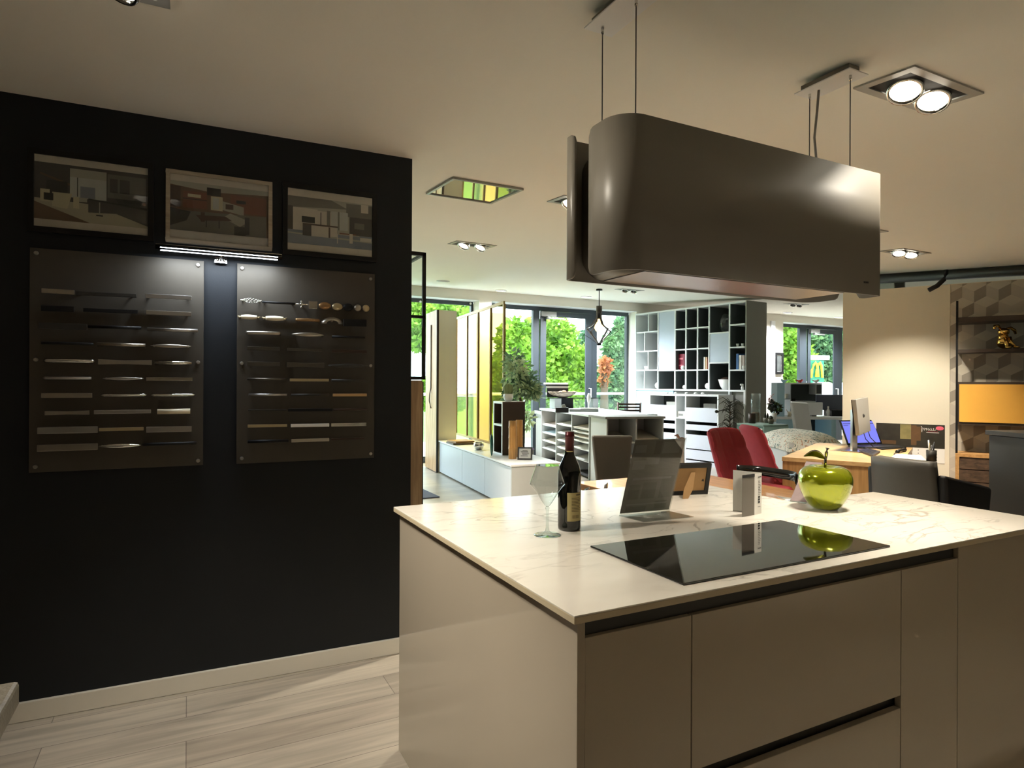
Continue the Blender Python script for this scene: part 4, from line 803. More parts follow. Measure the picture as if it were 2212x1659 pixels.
# ------------------------------------------------------------------ dining table and chairs
t = Th('dining_table', 'oak dining table standing behind the marble worktop', 'table', (2.645, 2.5, 0))
b = MB(); b.box(2.15, 3.14, 1.74, 3.325, .712, .75); P(t, 'tabletop', b, m_oaky, .003)
for x, y in ((2.22, 1.82), (3.07, 1.82), (2.22, 3.24), (3.07, 3.24)): b = MB(); b.box(x - .035, x + .035, y - .035, y + .035, 0, .711); P(t, 'leg', b, m_char, .003)
def bandchair(name, label, loc, rz, finial=0.0, ztop=.832):
    """black metal chair, seat towards local +x, two flat bands curved as the back"""
    t = Th(name, label, 'chair', loc, rz, group='black band back chairs')
    b = MB(); b.box(.0, .42, -.21, .21, .44, .475); P(t, 'seat', b, m_blkup, .012, world=False)
    for z0, z1 in ((ztop - .06, ztop), (ztop - .17, ztop - .12)):
        b = MB(); b.grid(lambda i, j: (-.03 + .10 * (2 * i - 1) ** 4, -.23 + .46 * i, z0 + (z1 - z0) * j), 20, 1); o = P(t, 'back_band', b, m_blackg, world=False); md = o.modifiers.new('th', 'SOLIDIFY'); md.thickness = .006
    for y in (-.2, .2):
        b = MB(); b.tube([(.03, y, 0), (.01, y, .45), (.02, y, ztop - .01)], .011, 8); P(t, 'rear_leg', b, m_blackm, world=False)
        b = MB(); b.tube([(.40, y, 0), (.38, y, .45)], .011, 8); P(t, 'front_leg', b, m_blackm, world=False)
    if finial:
        b = MB(); b.grid(lambda i, j: (.0 + .03 * math.sin(3 * i), -.06 * i * i + .02 + .012 * (j - .5), ztop - .03 + (finial + .03) * i), 10, 1); o = P(t, 'arm_tip', b, m_ss, world=False); md = o.modifiers.new('th', 'SOLIDIFY'); md.thickness = .02
    return t
ca = bandchair('band_chair', 'black chair with curved band back at the right side of the oak table', (3.30, 2.80, 0), pi)
bandchair('band_chair', 'dark band back chair behind the worktop, only its grey arm tip showing', (1.96, 2.76, 0), 0, .07, .775)
# grey dining chair at the far end
D = 5.6; p0, p1 = atd(1279, 943, D), atd(1368, 940, D); cx = (p0 + p1) / 2; ax = RT0
t = Th('grey_chair', 'grey upholstered dining chair with painted top rim light behind the oak table', 'chair', (cx.x, cx.y, 0), math.atan2(ax.y, ax.x))
zt = cx.z; w = (p1 - p0).length / 2
b = MB(); b.hexa([(-w * .78, -.02, .46), (w * .78, -.02, .46), (w * .78, .04, .46), (-w * .78, .04, .46)], [(-w, .03, zt), (w, .03, zt), (w, .085, zt), (-w, .085, zt)]); P(t, 'backrest', b, m_greyup, .02, world=False, seg=4)
b = MB(); b.box(-.2, .2, -.42, .0, .40, .47); P(t, 'seat', b, m_greyup, .02, world=False)
b = MB(); b.tube([(-w * .97, .022, zt - .016), (-w * .9, .024, zt - .002), (w * .9, .024, zt - .002), (w * .97, .022, zt - .016)], .004, 6); P(t, 'rim_light_strip', b, m_shelfgrey, world=False)  # paler strip imitates rim light along the backrest top
for x, y in ((-.18, -.38), (.18, -.38), (-.18, .02), (.18, .02)): b = MB(); b.cyl((x, y, 0), (x * .95, y, .41), .012, .018, 10); P(t, 'leg', b, m_blackm, world=False)

# ------------------------------------------------------------------ desk corner at the right
dz = .74
def dk(a, b, z): return Vector((4.58, 3.79, 0)) + Pu * a + Pn * b + Vector((0, 0, z))          # desk frame: a along wall to the right, b towards the wall
def dbox(mb, a0, a1, b0, b1, z0, z1): return mb.hexa([dk(a0, b0, z0), dk(a1, b0, z0), dk(a1, b1, z0), dk(a0, b1, z0)], [dk(a0, b0, z1), dk(a1, b0, z1), dk(a1, b1, z1), dk(a0, b1, z1)])
t = Th('oak_desk', 'oak office desk with closed front standing against the cream partition', 'desk', dk(.4, .8, 0))
b = MB(); dbox(b, 0, .87, 0, 1.7, dz - .036, dz); P(t, 'desktop', b, wood('desk_oak', (190, 150, 98), (214, 176, 124), 2.2, 'Y', .35), .002)
b = MB(); dbox(b, .004, .86, .012, .03, 0, dz - .037); P(t, 'modesty_panel', b, m_oakz)
b = MB(); dbox(b, .004, .03, .031, 1.68, 0, dz - .037); P(t, 'side_panel', b, m_oakz)
b = MB(); dbox(b, .84, .866, .5, 1.68, 0, dz - .037); P(t, 'side_panel', b, m_oakz)
# monitor seen from behind
base = atz(1846, 976, dz + .001); D0 = depth(base)
t = Th('monitor', 'grey flat monitor seen almost edge-on on a tall stand on the oak desk', 'monitor', base)
b = MB(); b.box(base.x - .07, base.x + .10, base.y - .09, base.y + .09, dz + .0008, dz + .012); P(t, 'stand_base', b, m_ss, .004)
q0 = atd(1842, 885, D0); b = MB(); e = RT0 * .024; g = FW * .035
b.hexa([base - e - g * .2, base + e - g * .2, base + e + g, base - e + g], [Vector((base.x, base.y, q0.z)) - e - g * .2, Vector((base.x, base.y, q0.z)) + e - g * .2, Vector((base.x, base.y, q0.z)) + e + g, Vector((base.x, base.y, q0.z)) - e + g]); P(t, 'stand_column', b, m_ss, .003)
Dl, Dr_ = D0 - .08, D0 + .30
s = [atd(1849, 863, Dl), atd(1874.5, 858, Dr_), atd(1881, 931, Dr_), atd(1857, 941, Dl)]
sn = (s[1] - s[0]).cross(s[3] - s[0]).normalized(); sn = sn if sn.dot(CAM - s[0]) > 0 else -sn
b = MB(); b.plate(s, sn, .035); P(t, 'screen_back', b, m_slate, .003)
b = MB(); b.plate([p - sn * .0355 for p in s], sn, .006); P(t, 'screen_front', b, m_blackg)
b = MB(); m0 = (s[0] + s[1] + s[2] + s[3]) / 4; b.tube([Vector((base.x, base.y, m0.z + .02)) + g, m0 - sn * .01], .022, 10); P(t, 'arm', b, m_dkgrey)
for u in (.35, .75):
    b = MB(); k0 = s[3].lerp(s[2], u) + v3 * .01; b.tube([k0, k0 + v3 * -.06 + RT0 * .02, k0 + v3 * -.13 + RT0 * .09], .004, 6); P(t, 'cable', b, m_blackm)
# laptop
hl, hr = atz(1831, 961, dz + .018), atz(1906, 959, dz + .018); lx = (hr - hl); lx.z = 0; lu = lx.normalized(); lf_ = Vector((lu.y, -lu.x, 0)); lf_ = lf_ if lf_.dot(FW) < 0 else -lf_
W = lx.length; t = Th('laptop', 'open black laptop with glowing blue screen behind the monitor', 'laptop', Vector((hl.x, hl.y, dz)))
t0 = atd(1821, 908, depth(hl) + .05); up_ = (t0 - hl); up_ = Vector((0, 0, up_.z)) - lf_ * .09 - lu * .02
sn2 = lu.cross(up_).normalized(); sn2 = sn2 if sn2.dot(CAM - hl) > 0 else -sn2
def sp_(u, v, k=0.0): return hl + lu * (W * u) + up_ * v + sn2 * k
b = MB(); b.plate([sp_(0, 0), sp_(1, 0), sp_(1, 1), sp_(0, 1)], sn2, .008); P(t, 'lid', b, m_blackm, .002)
b = MB(); b.face([sp_(.04, .07, .001), sp_(.96, .07, .001), sp_(.96, .94, .001), sp_(.04, .94, .001)]); sc_ = P(t, 'display', b, m_screen)
b = MB(); b.face([sp_(.06, .84, .0015), sp_(.94, .84, .0015), sp_(.94, .86, .0015), sp_(.06, .86, .0015)]); b.face([sp_(.06, .77, .0015), sp_(.2, .77, .0015), sp_(.2, .785, .0015), sp_(.06, .785, .0015)]); P2(sc_, 'window_bar', b, m_scrd)
b = MB(); hb = Vector((hl.x, hl.y, dz + .001)); b.hexa([hb, hb + lu * W, hb + lu * W + lf_ * .23, hb + lf_ * .23], [p + v3 * .016 for p in (hb, hb + lu * W, hb + lu * W + lf_ * .23, hb + lf_ * .23)]); P(t, 'keyboard_base', b, m_dkgrey, .003)
b = MB(); hb2 = hb + v3 * .0165; b.face([hb2 + lu * (W * .08) + lf_ * .04, hb2 + lu * (W * .92) + lf_ * .04, hb2 + lu * (W * .92) + lf_ * .13, hb2 + lu * (W * .08) + lf_ * .13]); P(t, 'keys', b, m_blackm)
# second slim notebook-like tablet to the right, keyboard, handset, papers, pens
def slab(name, label, cat, quad, z, th, m, bev_=.002, extra=None):
    q = [atz(x, y, z + th) for x, y in quad]; t = Th(name, label, cat, Vector((sum(p.x for p in q) / 4, sum(p.y for p in q) / 4, z)))
    b = MB(); b.plate(q, v3, th - .0005); P(t, 'body', b, m, bev_); return t, q
t, q = slab('keyboard', 'small dark grey keyboard in front of the laptop', 'keyboard', ((1856, 972), (1874, 968), (1901, 974), (1886, 983)), dz, .02, m_dkgrey)
b = MB()
for i in range(4): b.face([q[0].lerp(q[3], .12 + .2 * i).lerp(q[1].lerp(q[2], .12 + .2 * i), .06) + v3 * .001, q[0].lerp(q[3], .12 + .2 * i).lerp(q[1].lerp(q[2], .12 + .2 * i), .94) + v3 * .001, q[0].lerp(q[3], .26 + .2 * i).lerp(q[1].lerp(q[2], .26 + .2 * i), .94) + v3 * .001, q[0].lerp(q[3], .26 + .2 * i).lerp(q[1].lerp(q[2], .26 + .2 * i), .06) + v3 * .001])
P(t, 'keys', b, m_blackm)
t, q = slab('tablet_computer', 'flat dark tablet lying to the right of the laptop', 'tablet', ((1886, 965), (1936, 961), (1958, 966), (1905, 970)), dz, .010, m_blackm)
t, q = slab('desk_papers', 'white papers spread on the desk behind the grey tub chair', 'papers', ((1936, 980), (1990, 984), (2000, 994), (1925, 988)), dz, .004, m_paper, 0)
pz = atz(1946, 977, dz + .002); t = Th('phone_handset', 'black phone handset lying on the oak desk before the calendar', 'phone', pz)
b = MB(); d = (atz(1961, 973, dz + .02) - atz(1931, 980, dz + .02)); d.z = 0; d.normalize(); b.tube([pz - d * .11 + v3 * .012, pz - d * .05 + v3 * .018, pz + d * .05 + v3 * .02, pz + d * .11 + v3 * .016], .016, 10, [.018, .013, .014, .021]); P(t, 'handset', b, m_blackm)
b = MB(); b.tube([pz - d * .11 + v3 * .008, pz - d * .2 + v3 * .004, pz - d * .3 + v3 * .004 + FW * -.05], .004, 6); P(t, 'cord', b, m_dkgrey)
pc = atz(2012, 996, dz + .001); t = Th('pen_cup', 'cup of assorted pens on the desk by the calendar', 'pen holder', pc)
b = MB(); b.lathe([(.036, 0), (.038, .09), (.035, .09), (.033, .004)], pc, 24); P(t, 'cup', b, m_char)
for i, (dx, dy, h, m) in enumerate(((-.02, .0, .15, m_champ), (-.01, .01, .17, m_paper), (.008, -.01, .16, m_blackm), (.018, .0, .14, m_ink), (.0, .015, .18, m_blackm), (.022, .012, .13, m_dkgrey))): b = MB(); b.cyl(pc + Vector((dx * .5, dy, .01)), pc + Vector((dx * 1.6, dy * 1.5, h)), .005, n=8); P(t, 'pen', b, m)
# wall calendar
t = Th('wall_calendar', 'wide wall calendar with dark forest photo above a white date sheet', 'calendar', onp(1970, 1000, .004))
cs0 = (onp(1893, 912, .004) - PW0).dot(Pu); cs1 = (onp(2041, 921, .004) - PW0).dot(Pu); zt = (onp(1893, 911, .004).z + onp(2041, 921, .004).z) / 2; zm = onp(2041, 970, .004).z; zb = onp(2041, 1002, .004).z
b = MB(); pwbox(b, cs0, cs1, .001, .004, zm, zt); m_for = mat('forest_photo', (44, 42, 34), .5, var=.6, scale=14); ph = P(t, 'picture_sheet', b, m_for)
b = MB(); pwbox(b, cs0, cs1, .001, .0035, zb, zm - .002); ds = P(t, 'date_sheet', b, m_paper)
b = MB()
for i in range(7):
    for j in range(4): s_ = cs0 + (cs1 - cs0) * (.1 + .13 * i); z_ = zb + (zm - zb) * (.15 + .22 * j); pwbox(b, s_, s_ + .008, .0036, .004, z_, z_ + .008)
P2(ds, 'date_lettering', b, m_ink)
b = MB(); Wc = cs1 - cs0; Hc = zt - zm
for a0, a1, z0, z1 in ((.36, .52, .35, .98),): pwbox(b, cs0 + Wc * a0, cs0 + Wc * a1, .0041, .0044, zm + Hc * z0, zm + Hc * z1)
P2(ph, 'bright_clearing', b, mat('sunlit_clearing', (128, 120, 76), .6, var=.4, scale=16))
b = MB()
for a0, a1, z0, z1 in ((.52, .6, .1, .95), (.6, .66, .3, .9), (.02, .3, .1, .26)): pwbox(b, cs0 + Wc * a0, cs0 + Wc * a1, .0041, .0043, zm + Hc * z0, zm + Hc * z1)
P2(ph, 'trunk_pattern', b, mat('rusty_trunks', (92, 66, 38), .6, var=.4, scale=16))
lip = pw(cs0 + Wc * .93, .0046, zm + Hc * .86); b = MB(); b.ell(lip, (.034, .0006, .020), 18, 8, Matrix(((Pu.x, Pn.x, 0), (Pu.y, Pn.y, 0), (0, 0, 1)))); P2(ph, 'pink_lips', b, m_pink)
b = MB(); pts = []
for i in range(60):
    u = i / 59; pts.append(pw(cs0 + Wc * (.66 + .21 * u + .012 * math.sin(u * 40)), .0046, zm + Hc * (.80 + (.13 if u < .12 else .055) * math.sin(u * 44 + 1.2))))
b.tube(pts, .0018, 5); pwbox(b, cs0 + Wc * .74, cs0 + Wc * .92, .0041, .0046, zm + Hc * .655, zm + Hc * .672); P2(ph, 'script_lettering', b, m_paper)
b = MB()
for i in range(7): pwbox(b, cs0 + Wc * (.76 + .022 * i), cs0 + Wc * (.772 + .022 * i), .0041, .0046, zm + Hc * .70, zm + Hc * .73)
P2(ph, 'small_red_lettering', b, m_red)
# modular wall unit with uprights, shelves, cupboard and drawers
so = .30
def wz(x, y, o=so): return onp(x, y, o).z
s0 = (onp(2065, 700, so) - PW0).dot(Pu); s1 = s0 + 1.3
t = Th('wall_unit', 'dark wooden wall unit with mustard cupboard on the wallpapered wall', 'shelving', pw(s0 + .6, .1, wz(2070, 1076)))
for sx in (s0, s1):
    b = MB(); pwbox(b, sx, sx + .018, so - .02, so, .02, wz(2065, 650)); P(t, 'upright', b, m_blackm)
    b = MB(); 
    for yy in (662, 1066): pwbox(b, sx + .004, sx + .014, -.002 + .003, so - .021, wz(2065, yy) - .02, wz(2065, yy) + .02)
    P(t, 'wall_bracket', b, m_blackm)
zs1 = wz(2070, 686), wz(2070, 697); zs2 = wz(2070, 755), wz(2070, 762)
for z1, z0 in (zs1, zs2): b = MB(); pwbox(b, s0 + .018, s1, .004, so, z0, z1); P(t, 'shelf', b, m_wenge, .001)
zc1, zc0 = wz(2071, 825), wz(2071, 917)
b = MB(); pwbox(b, s0 + .004, s1 + .01, .004, so - .005, zc0, zc1); P(t, 'cupboard', b, m_wenge)
b = MB(); pwbox(b, s0 + .028, s1 - .01, so - .004, so + .006, wz(2071, 911), wz(2071, 830)); P(t, 'cupboard_door', b, m_yellow)
zd1, zd0 = wz(2067, 979), wz(2067, 1072)
b = MB(); e = .03
pwbox(b, s0, s1, .004, so + .02, zd1 - e, zd1); pwbox(b, s0, s1, .004, so + .02, zd0, zd0 + e); pwbox(b, s0, s0 + e, .004, so + .02, zd0 + e, zd1 - e); pwbox(b, s1 - e, s1, .004, so + .02, zd0 + e, zd1 - e); P(t, 'drawer_case', b, m_oak, .001)
for k in range(3):
    h = (zd1 - zd0 - 2 * e) / 3; b = MB(); pwbox(b, s0 + e + .003, s1 - e - .003, .02, so + .012, zd0 + e + h * k + .004, zd0 + e + h * (k + 1) - .004); P(t, 'drawer_front', b, m_walnut)
# golden figurine
bx = onp(2164, 753, .17); bx.z = zs2[0] + .0005; t = Th('gold_figurine', 'shiny gold long eared animal figurine on the second wall shelf', 'figurine', bx); k = depth(bx) / F
def fg(x, y, o=.0): p = bx + RT0 * ((x - 2164) * k) + Vector((0, 0, (753 - y) * k)) - FW * o; return p
b = MB(); b.ell(fg(2168, 738), (12 * k, 13 * k, 14 * k)); b.ell(fg(2167, 728), (9.5 * k, 10 * k, 10 * k)); b.ell(fg(2166, 716, .01), (11 * k, 11 * k, 9 * k)); b.ell(fg(2163, 715, .05), (7 * k, 6 * k, 5 * k)); b.ell(fg(2180, 744, -.02), (11 * k, 11 * k, 9 * k)); P(t, 'body', b, m_gold)
for s_ in (((2161, 709), (2155, 702), (2149, 703), (2147, 710)), ((2174, 709), (2183, 707), (2191, 712), (2194, 720))): b = MB(); b.tube([fg(*p) for p in s_], 3.2 * k, 10, [2.4 * k, 3 * k, 3.6 * k, 2.4 * k]); P(t, 'ear', b, m_gold)
for x0, x1 in ((2162, 2157), (2172, 2175)): b = MB(); b.tube([fg(x0, 728, .05), fg(x0 - 1, 740, .07), fg(x1, 750.5, .1)], 3.5 * k, 10); b.ell(fg(x1 - 1, 750.3, .12), (5 * k, 6 * k, 2.6 * k)); P(t, 'foreleg', b, m_gold)
# grey tub chair at the desk
l, r_ = atz(1889, 985, .87), atz(2022, 1001, .87); cx = (l + r_) / 2; ux = (r_ - l).normalized(); W = (r_ - l).length
t = Th('tub_chair', 'dark grey tub armchair with black arms in front of the oak desk', 'armchair', (cx.x, cx.y, 0), math.atan2(ux.y, ux.x))
b = MB(); b.grid(lambda i, j: ((i - .5) * W * (1.02 - .0 * j) + (-.02 if i < .5 else .02) * (1 - j), .02 - .05 * j - .05 * math.sin(pi * i), .42 + (.45) * j), 14, 8); o = P(t, 'backrest', b, m_greyup, world=False); md = o.modifiers.new('th', 'SOLIDIFY'); md.thickness = .07; md.offset = -1
b = MB(); b.box(-W / 2, W / 2, .03, .46, .36, .47); P(t, 'seat', b, m_blkup, .03, world=False)
for sx in (-1, 1):
    x = sx * (W / 2 + .03)
    b = MB(); b.hexa([(x - .035, .02, .40), (x + .035, .02, .40), (x + .035, .42, .47), (x - .035, .42, .47)], [(x - .035, -.0, .80), (x + .035, .0, .80), (x + .035, .45, .70), (x - .035, .45, .70)]); P(t, 'armrest', b, m_blkup, .025, world=False, seg=4)
b = MB(); b.cyl((0, .22, .05), (0, .22, .37), .03, n=14); P(t, 'column', b, m_blackm, world=False)
for k in range(4): b = MB(); a = k * pi / 2 + pi / 4; b.tube([(0, .22, .06), (.3 * math.cos(a), .22 + .3 * math.sin(a), .02)], .018, 8); P(t, 'foot', b, m_blackm, world=False)
# low oak pedestal with black tray and card
p = atz(2034, 1075, .50); t = Th('oak_pedestal', 'low oak pedestal beside the tub chair at the right end of the desk', 'pedestal', (p.x, p.y, 0))
b = MB(); b.box(p.x - .12, p.x + .28, p.y - .16, p.y + .30, 0, .48); P(t, 'body', b, m_oakz, .003)
b = MB(); b.box(p.x - .09, p.x + .09, p.y - .10, p.y + .06, .481, .52); t2 = Th('card_tray', 'black tray holding a white card behind the right end of the worktop', 'tray', (p.x, p.y, .481)); P(t2, 'tray', b, m_blackm, .004)
b = MB(); M = Matrix.Translation((p.x, p.y - .02, .545)) @ Matrix.Rotation(R(-27), 4, 'Z') @ Matrix.Rotation(R(35), 4, 'X'); b.box(-.045, .045, -.04, .04, -.001, .001, M); P(t2, 'card', b, m_paper)
# black cabinet, right edge
c1, c2 = atz(2128, 929, 1.0), atz(2212, 936.5, 1.0); du = (c2 - c1); du.z = 0; du.normalize(); dv = Vector((-du.y, du.x, 0)); dv = dv if dv.dot(FW) > 0 else -dv
t = Th('black_cabinet', 'tall black cabinet at the right edge hiding part of the wall unit', 'cabinet', c1 + du * .6 - v3 * 1.0)
def cb(mb, a0, a1, b0, b1, z0, z1): q = [c1 + du * a + dv * b_ for a, b_ in ((a0, b0), (a1, b0), (a1, b1), (a0, b1))]; return mb.hexa([Vector((p.x, p.y, z0)) for p in q], [Vector((p.x, p.y, z1)) for p in q])
b = MB(); cb(b, 0, 1.3, 0, .6, .964, 1.0); P(t, 'top', b, m_black_cab, .003)
b = MB(); cb(b, .018, 1.3, .02, .58, 0, .96); P(t, 'body', b, m_black_cab, .002)
# open cube shelf behind the partition, only its top corner above the edge
k0 = onp(1931, 624, -.9); t = Th('cube_shelf', 'dark open cube shelf whose top peeks over the cream partition', 'shelf', (k0.x, k0.y, 0))
zt = onp(1931, 603.5, -.9).z; D1 = depth(k0)
def ks(x, dd): return Vector((k0.x, k0.y, 0)) + RT0 * ((x - 1931) * D1 / F) + FW * dd
for x in (1931, 1953):
    b = MB(); q = [ks(x, 0), ks(x + 2.5, 0), ks(x + 2.5, .35), ks(x, .35)]; b.hexa([p + v3 * .05 for p in q], [p + v3 * (zt if k < 2 else zt - .0) for k, p in enumerate(q)]); P(t, 'side_panel', b, m_shelfgrey)
b = MB(); q = [ks(1933, .30), ks(1972, .30), ks(1972, .33), ks(1933, .33)]; b.hexa([p + v3 * .05 for p in q], [q[0] + v3 * zt, q[1] + v3 * (zt - .1), q[2] + v3 * (zt - .1), q[3] + v3 * zt]); P(t, 'back_panel', b, m_blackm)  # slanted black panel shapes the diagonal shadow edge inside the shelf
# ------------------------------------------------------------------ cabinet behind the black wall
yc = 3.36; xa, xb = .62, aty(920.5, 545, yc).x
def zc_(y): return aty(905, y, yc).z
t = Th('display_cabinet', 'black framed glass cabinet on an oak base behind the end of the black wall', 'cabinet', ((xa + xb) / 2, yc + .2, 0))
b = MB(); z1, z2, z3 = zc_(544), zc_(684), zc_(820); d = .34
b.box(xa, xb, yc, yc + .02, z1 - .02, z1); b.box(xa, xb, yc, yc + .02, z2 - .008, z2 + .008); b.box(xa, xb, yc, yc + .02, z3, z3 + .018); b.box(xb - .017, xb, yc, yc + .02, z3, z1)
b.box(xb - .017, xb, yc + d - .02, yc + d, z3, z1); b.box(xb - .017, xb, yc + .02, yc + d - .02, z1 - .015, z1); b.box(xb - .017, xb, yc + .02, yc + d - .02, z3, z3 + .018); P(t, 'metal_frame', b, m_blackm)
b = MB(); b.box(xa, xb - .018, yc + .008, yc + .012, z3 + .018, z1 - .02); P(t, 'glass_front', b, m_glass)
b = MB(); b.box(xa, xb - .02, yc + .25, yc + .262, z3 + .02, z2 - .03); P(t, 'back_panel', b, m_bluewood, label='blue stained wooden back panel')
b = MB(); b.box(xa, xb - .012, yc + .015, yc + d, .02, z3 - .004); P(t, 'base', b, m_rust, .001)
b = MB(); b.box(xb - .0115, xb - .004, yc + .02, yc + d, 0, z3 - .012); P(t, 'base_side', b, m_wenge)

# ------------------------------------------------------------------ wardrobe, sideboard, screen
t = Th('wardrobe', 'tall honey oak and white wardrobe standing below the left window', 'wardrobe', (3.7, 9.4, 0))
zt = 2.49
b = MB(); q = [(3.40, 9.12), (3.715, 9.12), (3.80, 9.75), (3.46, 9.75)]; b.prism(q, 0, zt); P(t, 'body', b, m_white)
b = MB(); q = [(3.378, 9.10), (3.398, 9.10), (3.458, 9.76), (3.438, 9.76)]; b.prism(q, .01, zt); P(t, 'oak_door', b, m_warm)
b = MB(); q = [(3.376, 9.085), (3.41, 9.085), (3.41, 9.099), (3.376, 9.099)]; b.prism(q, 0, zt); P(t, 'dark_edge', b, m_wenge)
b = MB(); h0, h1 = aty(932, 702, 9.4), aty(932, 838, 9.4); b.tube([Vector((3.40, 9.41, h0.z)), Vector((3.40, 9.41, h1.z)), Vector((3.39, 9.43, h1.z - .09)), Vector((3.385, 9.44, h1.z - .2)), Vector((3.40, 9.40, h1.z - .32))], .008, 6); P(t, 'door_pull', b, m_brownd)
SD = Vector((.105, .994, 0)).normalized(); SNn = Vector((SD.y, -SD.x, 0))     # sideboard axis (away) and right
S0 = atz(1105, 1103, 0); S0 = Vector((S0.x, S0.y, 0)); SL = 3.05; SZ = .492
def sbp(a, b_, z): return S0 + SD * a + SNn * b_ + Vector((0, 0, z))
def sbox(mb, a0, a1, b0, b1, z0, z1): return mb.hexa([sbp(a0, b0, z0), sbp(a0, b1, z0), sbp(a1, b1, z0), sbp(a1, b0, z0)], [sbp(a0, b0, z1), sbp(a0, b1, z1), sbp(a1, b1, z1), sbp(a1, b0, z1)])
SW = .60
t = Th('sideboard', 'long low white sideboard running towards the left window', 'sideboard', sbp(1.5, .3, 0))
b = MB(); sbox(b, .02, SL, .02, SW - .01, .04, SZ - .022); P(t, 'carcass', b, m_lwhite)
b = MB(); sbox(b, -.004, SL + .03, -.012, SW, SZ - .022, SZ); P(t, 'top', b, m_lwhite, .002)
b = MB(); sbox(b, 0, .019, 0, SW - .01, 0, SZ - .023); P(t, 'end_panel', b, m_ltgrey)
b = MB(); sbox(b, .03, SL, .05, SW - .03, 0, .039); P(t, 'plinth', b, m_ltgrey)
for k, (a0, a1) in enumerate(((.021, .9), (.903, 1.85), (1.853, SL))): b = MB(); sbox(b, a0 + .002, a1 - .002, 0, .019, .02, SZ - .03); P(t, 'door', b, m_drawer)
def onsb(x, y): return atz(x, y, SZ)
# brass framed glass screen along the sideboard
g0, g1 = onsb(987, 950), None
gd = SD; 
def ray_line(px, P0, dr):                                   # point on plan line P0+t*dr seen at column px
    d = ray(px, 800); a = Matrix(((dr.x, -d.x), (dr.y, -d.y))); r_ = a.inverted() @ Vector((-P0.x, -P0.y)); return P0 + dr * r_[0]
G0 = sbp(3.04, SW - .035, SZ); cols = [986, 1009.5, 1033, 1060, 1088.5]
t = Th('glass_screen', 'brass framed amber glass screen standing along the back of the white sideboard', 'screen', sbp(2, SW - .035, SZ))
pts = [ray_line(c_, G0, SD) for c_ in cols]; ztop = aty(1088, 650, pts[-1].y).z
def gbox(mb, p, q, z0, z1, w=.012): n = SNn * w; return mb.hexa([p - n + v3 * z0, q - n + v3 * z0, q + n + v3 * z0, p + n + v3 * z0], [p - n + v3 * z1, q - n + v3 * z1, q + n + v3 * z1, p + n + v3 * z1])
pts = [Vector((p.x, p.y, 0)) for p in pts]
b = MB(); gbox(b, pts[0], pts[-1], SZ, SZ + .03); gbox(b, pts[0], pts[-1], ztop - .04, ztop); P(t, 'rail', b, m_brass)
for p in pts: b = MB(); gbox(b, p - SD * .02, p + SD * .02, SZ + .03, ztop - .0405, .016); P(t, 'post', b, m_brass)
for i in range(4): b = MB(); gbox(b, pts[i] - SD * .021, pts[i + 1] + SD * .021, SZ + .031, ztop - .041, .003); P(t, 'pane', b, m_ambglass)
# things on the sideboard
c = onsb(973.5, 949); k = depth(c) / F; t = Th('candle_jar', 'small round silver jar with dark pebbles at the far end of the sideboard', 'jar', c)
b = MB(); b.lathe([(6.5 * k, 0), (9 * k, 3 * k), (8.5 * k, 9 * k), (7.8 * k, 9 * k), (7.8 * k, 6 * k), (0, 6 * k)], c, 20); P(t, 'bowl', b, m_white_c)
b = MB(); rr = random.Random(2)
for i in range(9): a = i * 2.4; b.ell(c + Vector((4.6 * k * math.cos(a) * (i % 3) / 2, 4.6 * k * math.sin(a) * (i % 3) / 2, 9.5 * k)), (3 * k, 3 * k, 2.4 * k), 8, 6)
P(t, 'pebbles', b, m_blackm)
c = onsb(1000, 958.5); k = depth(c) / F
for i, (m_, w_, l_, lab) in enumerate(((m_walnut, .20, .34, 'lower dark wooden board in the flat stack on the sideboard'), (m_oak, .19, .30, 'upper pale wooden board of the flat stack on the sideboard'))):
    b = MB(); M = Matrix.Translation(c + Vector((.02 * i, .03 * i, .013 + .024 * i))) @ Matrix.Rotation(R(-4 + 7 * i), 4, 'Z'); b.box(-w_, w_ * .55, -l_ / 2, l_ / 2, -.0115, .0115, M); O('wooden_board', lab, 'board', b, m_, group='flat boards on the sideboard')
c = onsb(1034, 971.5); k = depth(c) / F; t = Th('silver_bowl', 'round mirrored silver bowl standing on the sideboard', 'bowl', c)
b = MB(); b.lathe([(5 * k, 0), (9.5 * k, 3 * k), (11.8 * k, 9 * k), (10.5 * k, 14 * k), (8.5 * k, 16.5 * k), (8.2 * k, 16 * k), (10 * k, 13 * k), (10.8 * k, 9 * k), (4 * k, 2 * k), (0, 1.4 * k)], c, 28); P(t, 'bowl', b, m_chrome)
# dark open box standing on the sideboard with cactus
xB1 = onsb(1084.5, 984)
Q0 = Vector((xB1.x, xB1.y, SZ))
wq = (ray_line(1134.5, Q0, SNn) - Q0).length; lq = (Vector((ray_line(1066, Q0, SD).x, ray_line(1066, Q0, SD).y, SZ)) - Q0).length; zt = aty(1084, 868.5, Q0.y).z
def bq(a, b_, z): return Vector((Q0.x, Q0.y, 0)) + SD * (a * lq) + SNn * (b_ * wq) + v3 * z
def bb(mb, a0, a1, b0, b1, z0, z1): return mb.hexa([bq(a0, b0, z0), bq(a0, b1, z0), bq(a1, b1, z0), bq(a1, b0, z0)], [bq(a0, b0, z1), bq(a0, b1, z1), bq(a1, b1, z1), bq(a1, b0, z1)])
t = Th('box_shelf', 'upright dark brown box shelf with white edges standing on the sideboard', 'shelf', bq(.5, .5, SZ))
e = .08
b = MB(); bb(b, 0, e, .02, 1, SZ + .001, zt); bb(b, 1 - e, 1, .02, 1, SZ + .001, zt); bb(b, e, 1 - e, .02, 1, SZ + .001, SZ + .02); bb(b, e, 1 - e, .02, 1, zt - .02, zt - .001); bb(b, e, 1 - e, .92, 1, SZ + .02, zt - .02); P(t, 'case', b, m_wenge)
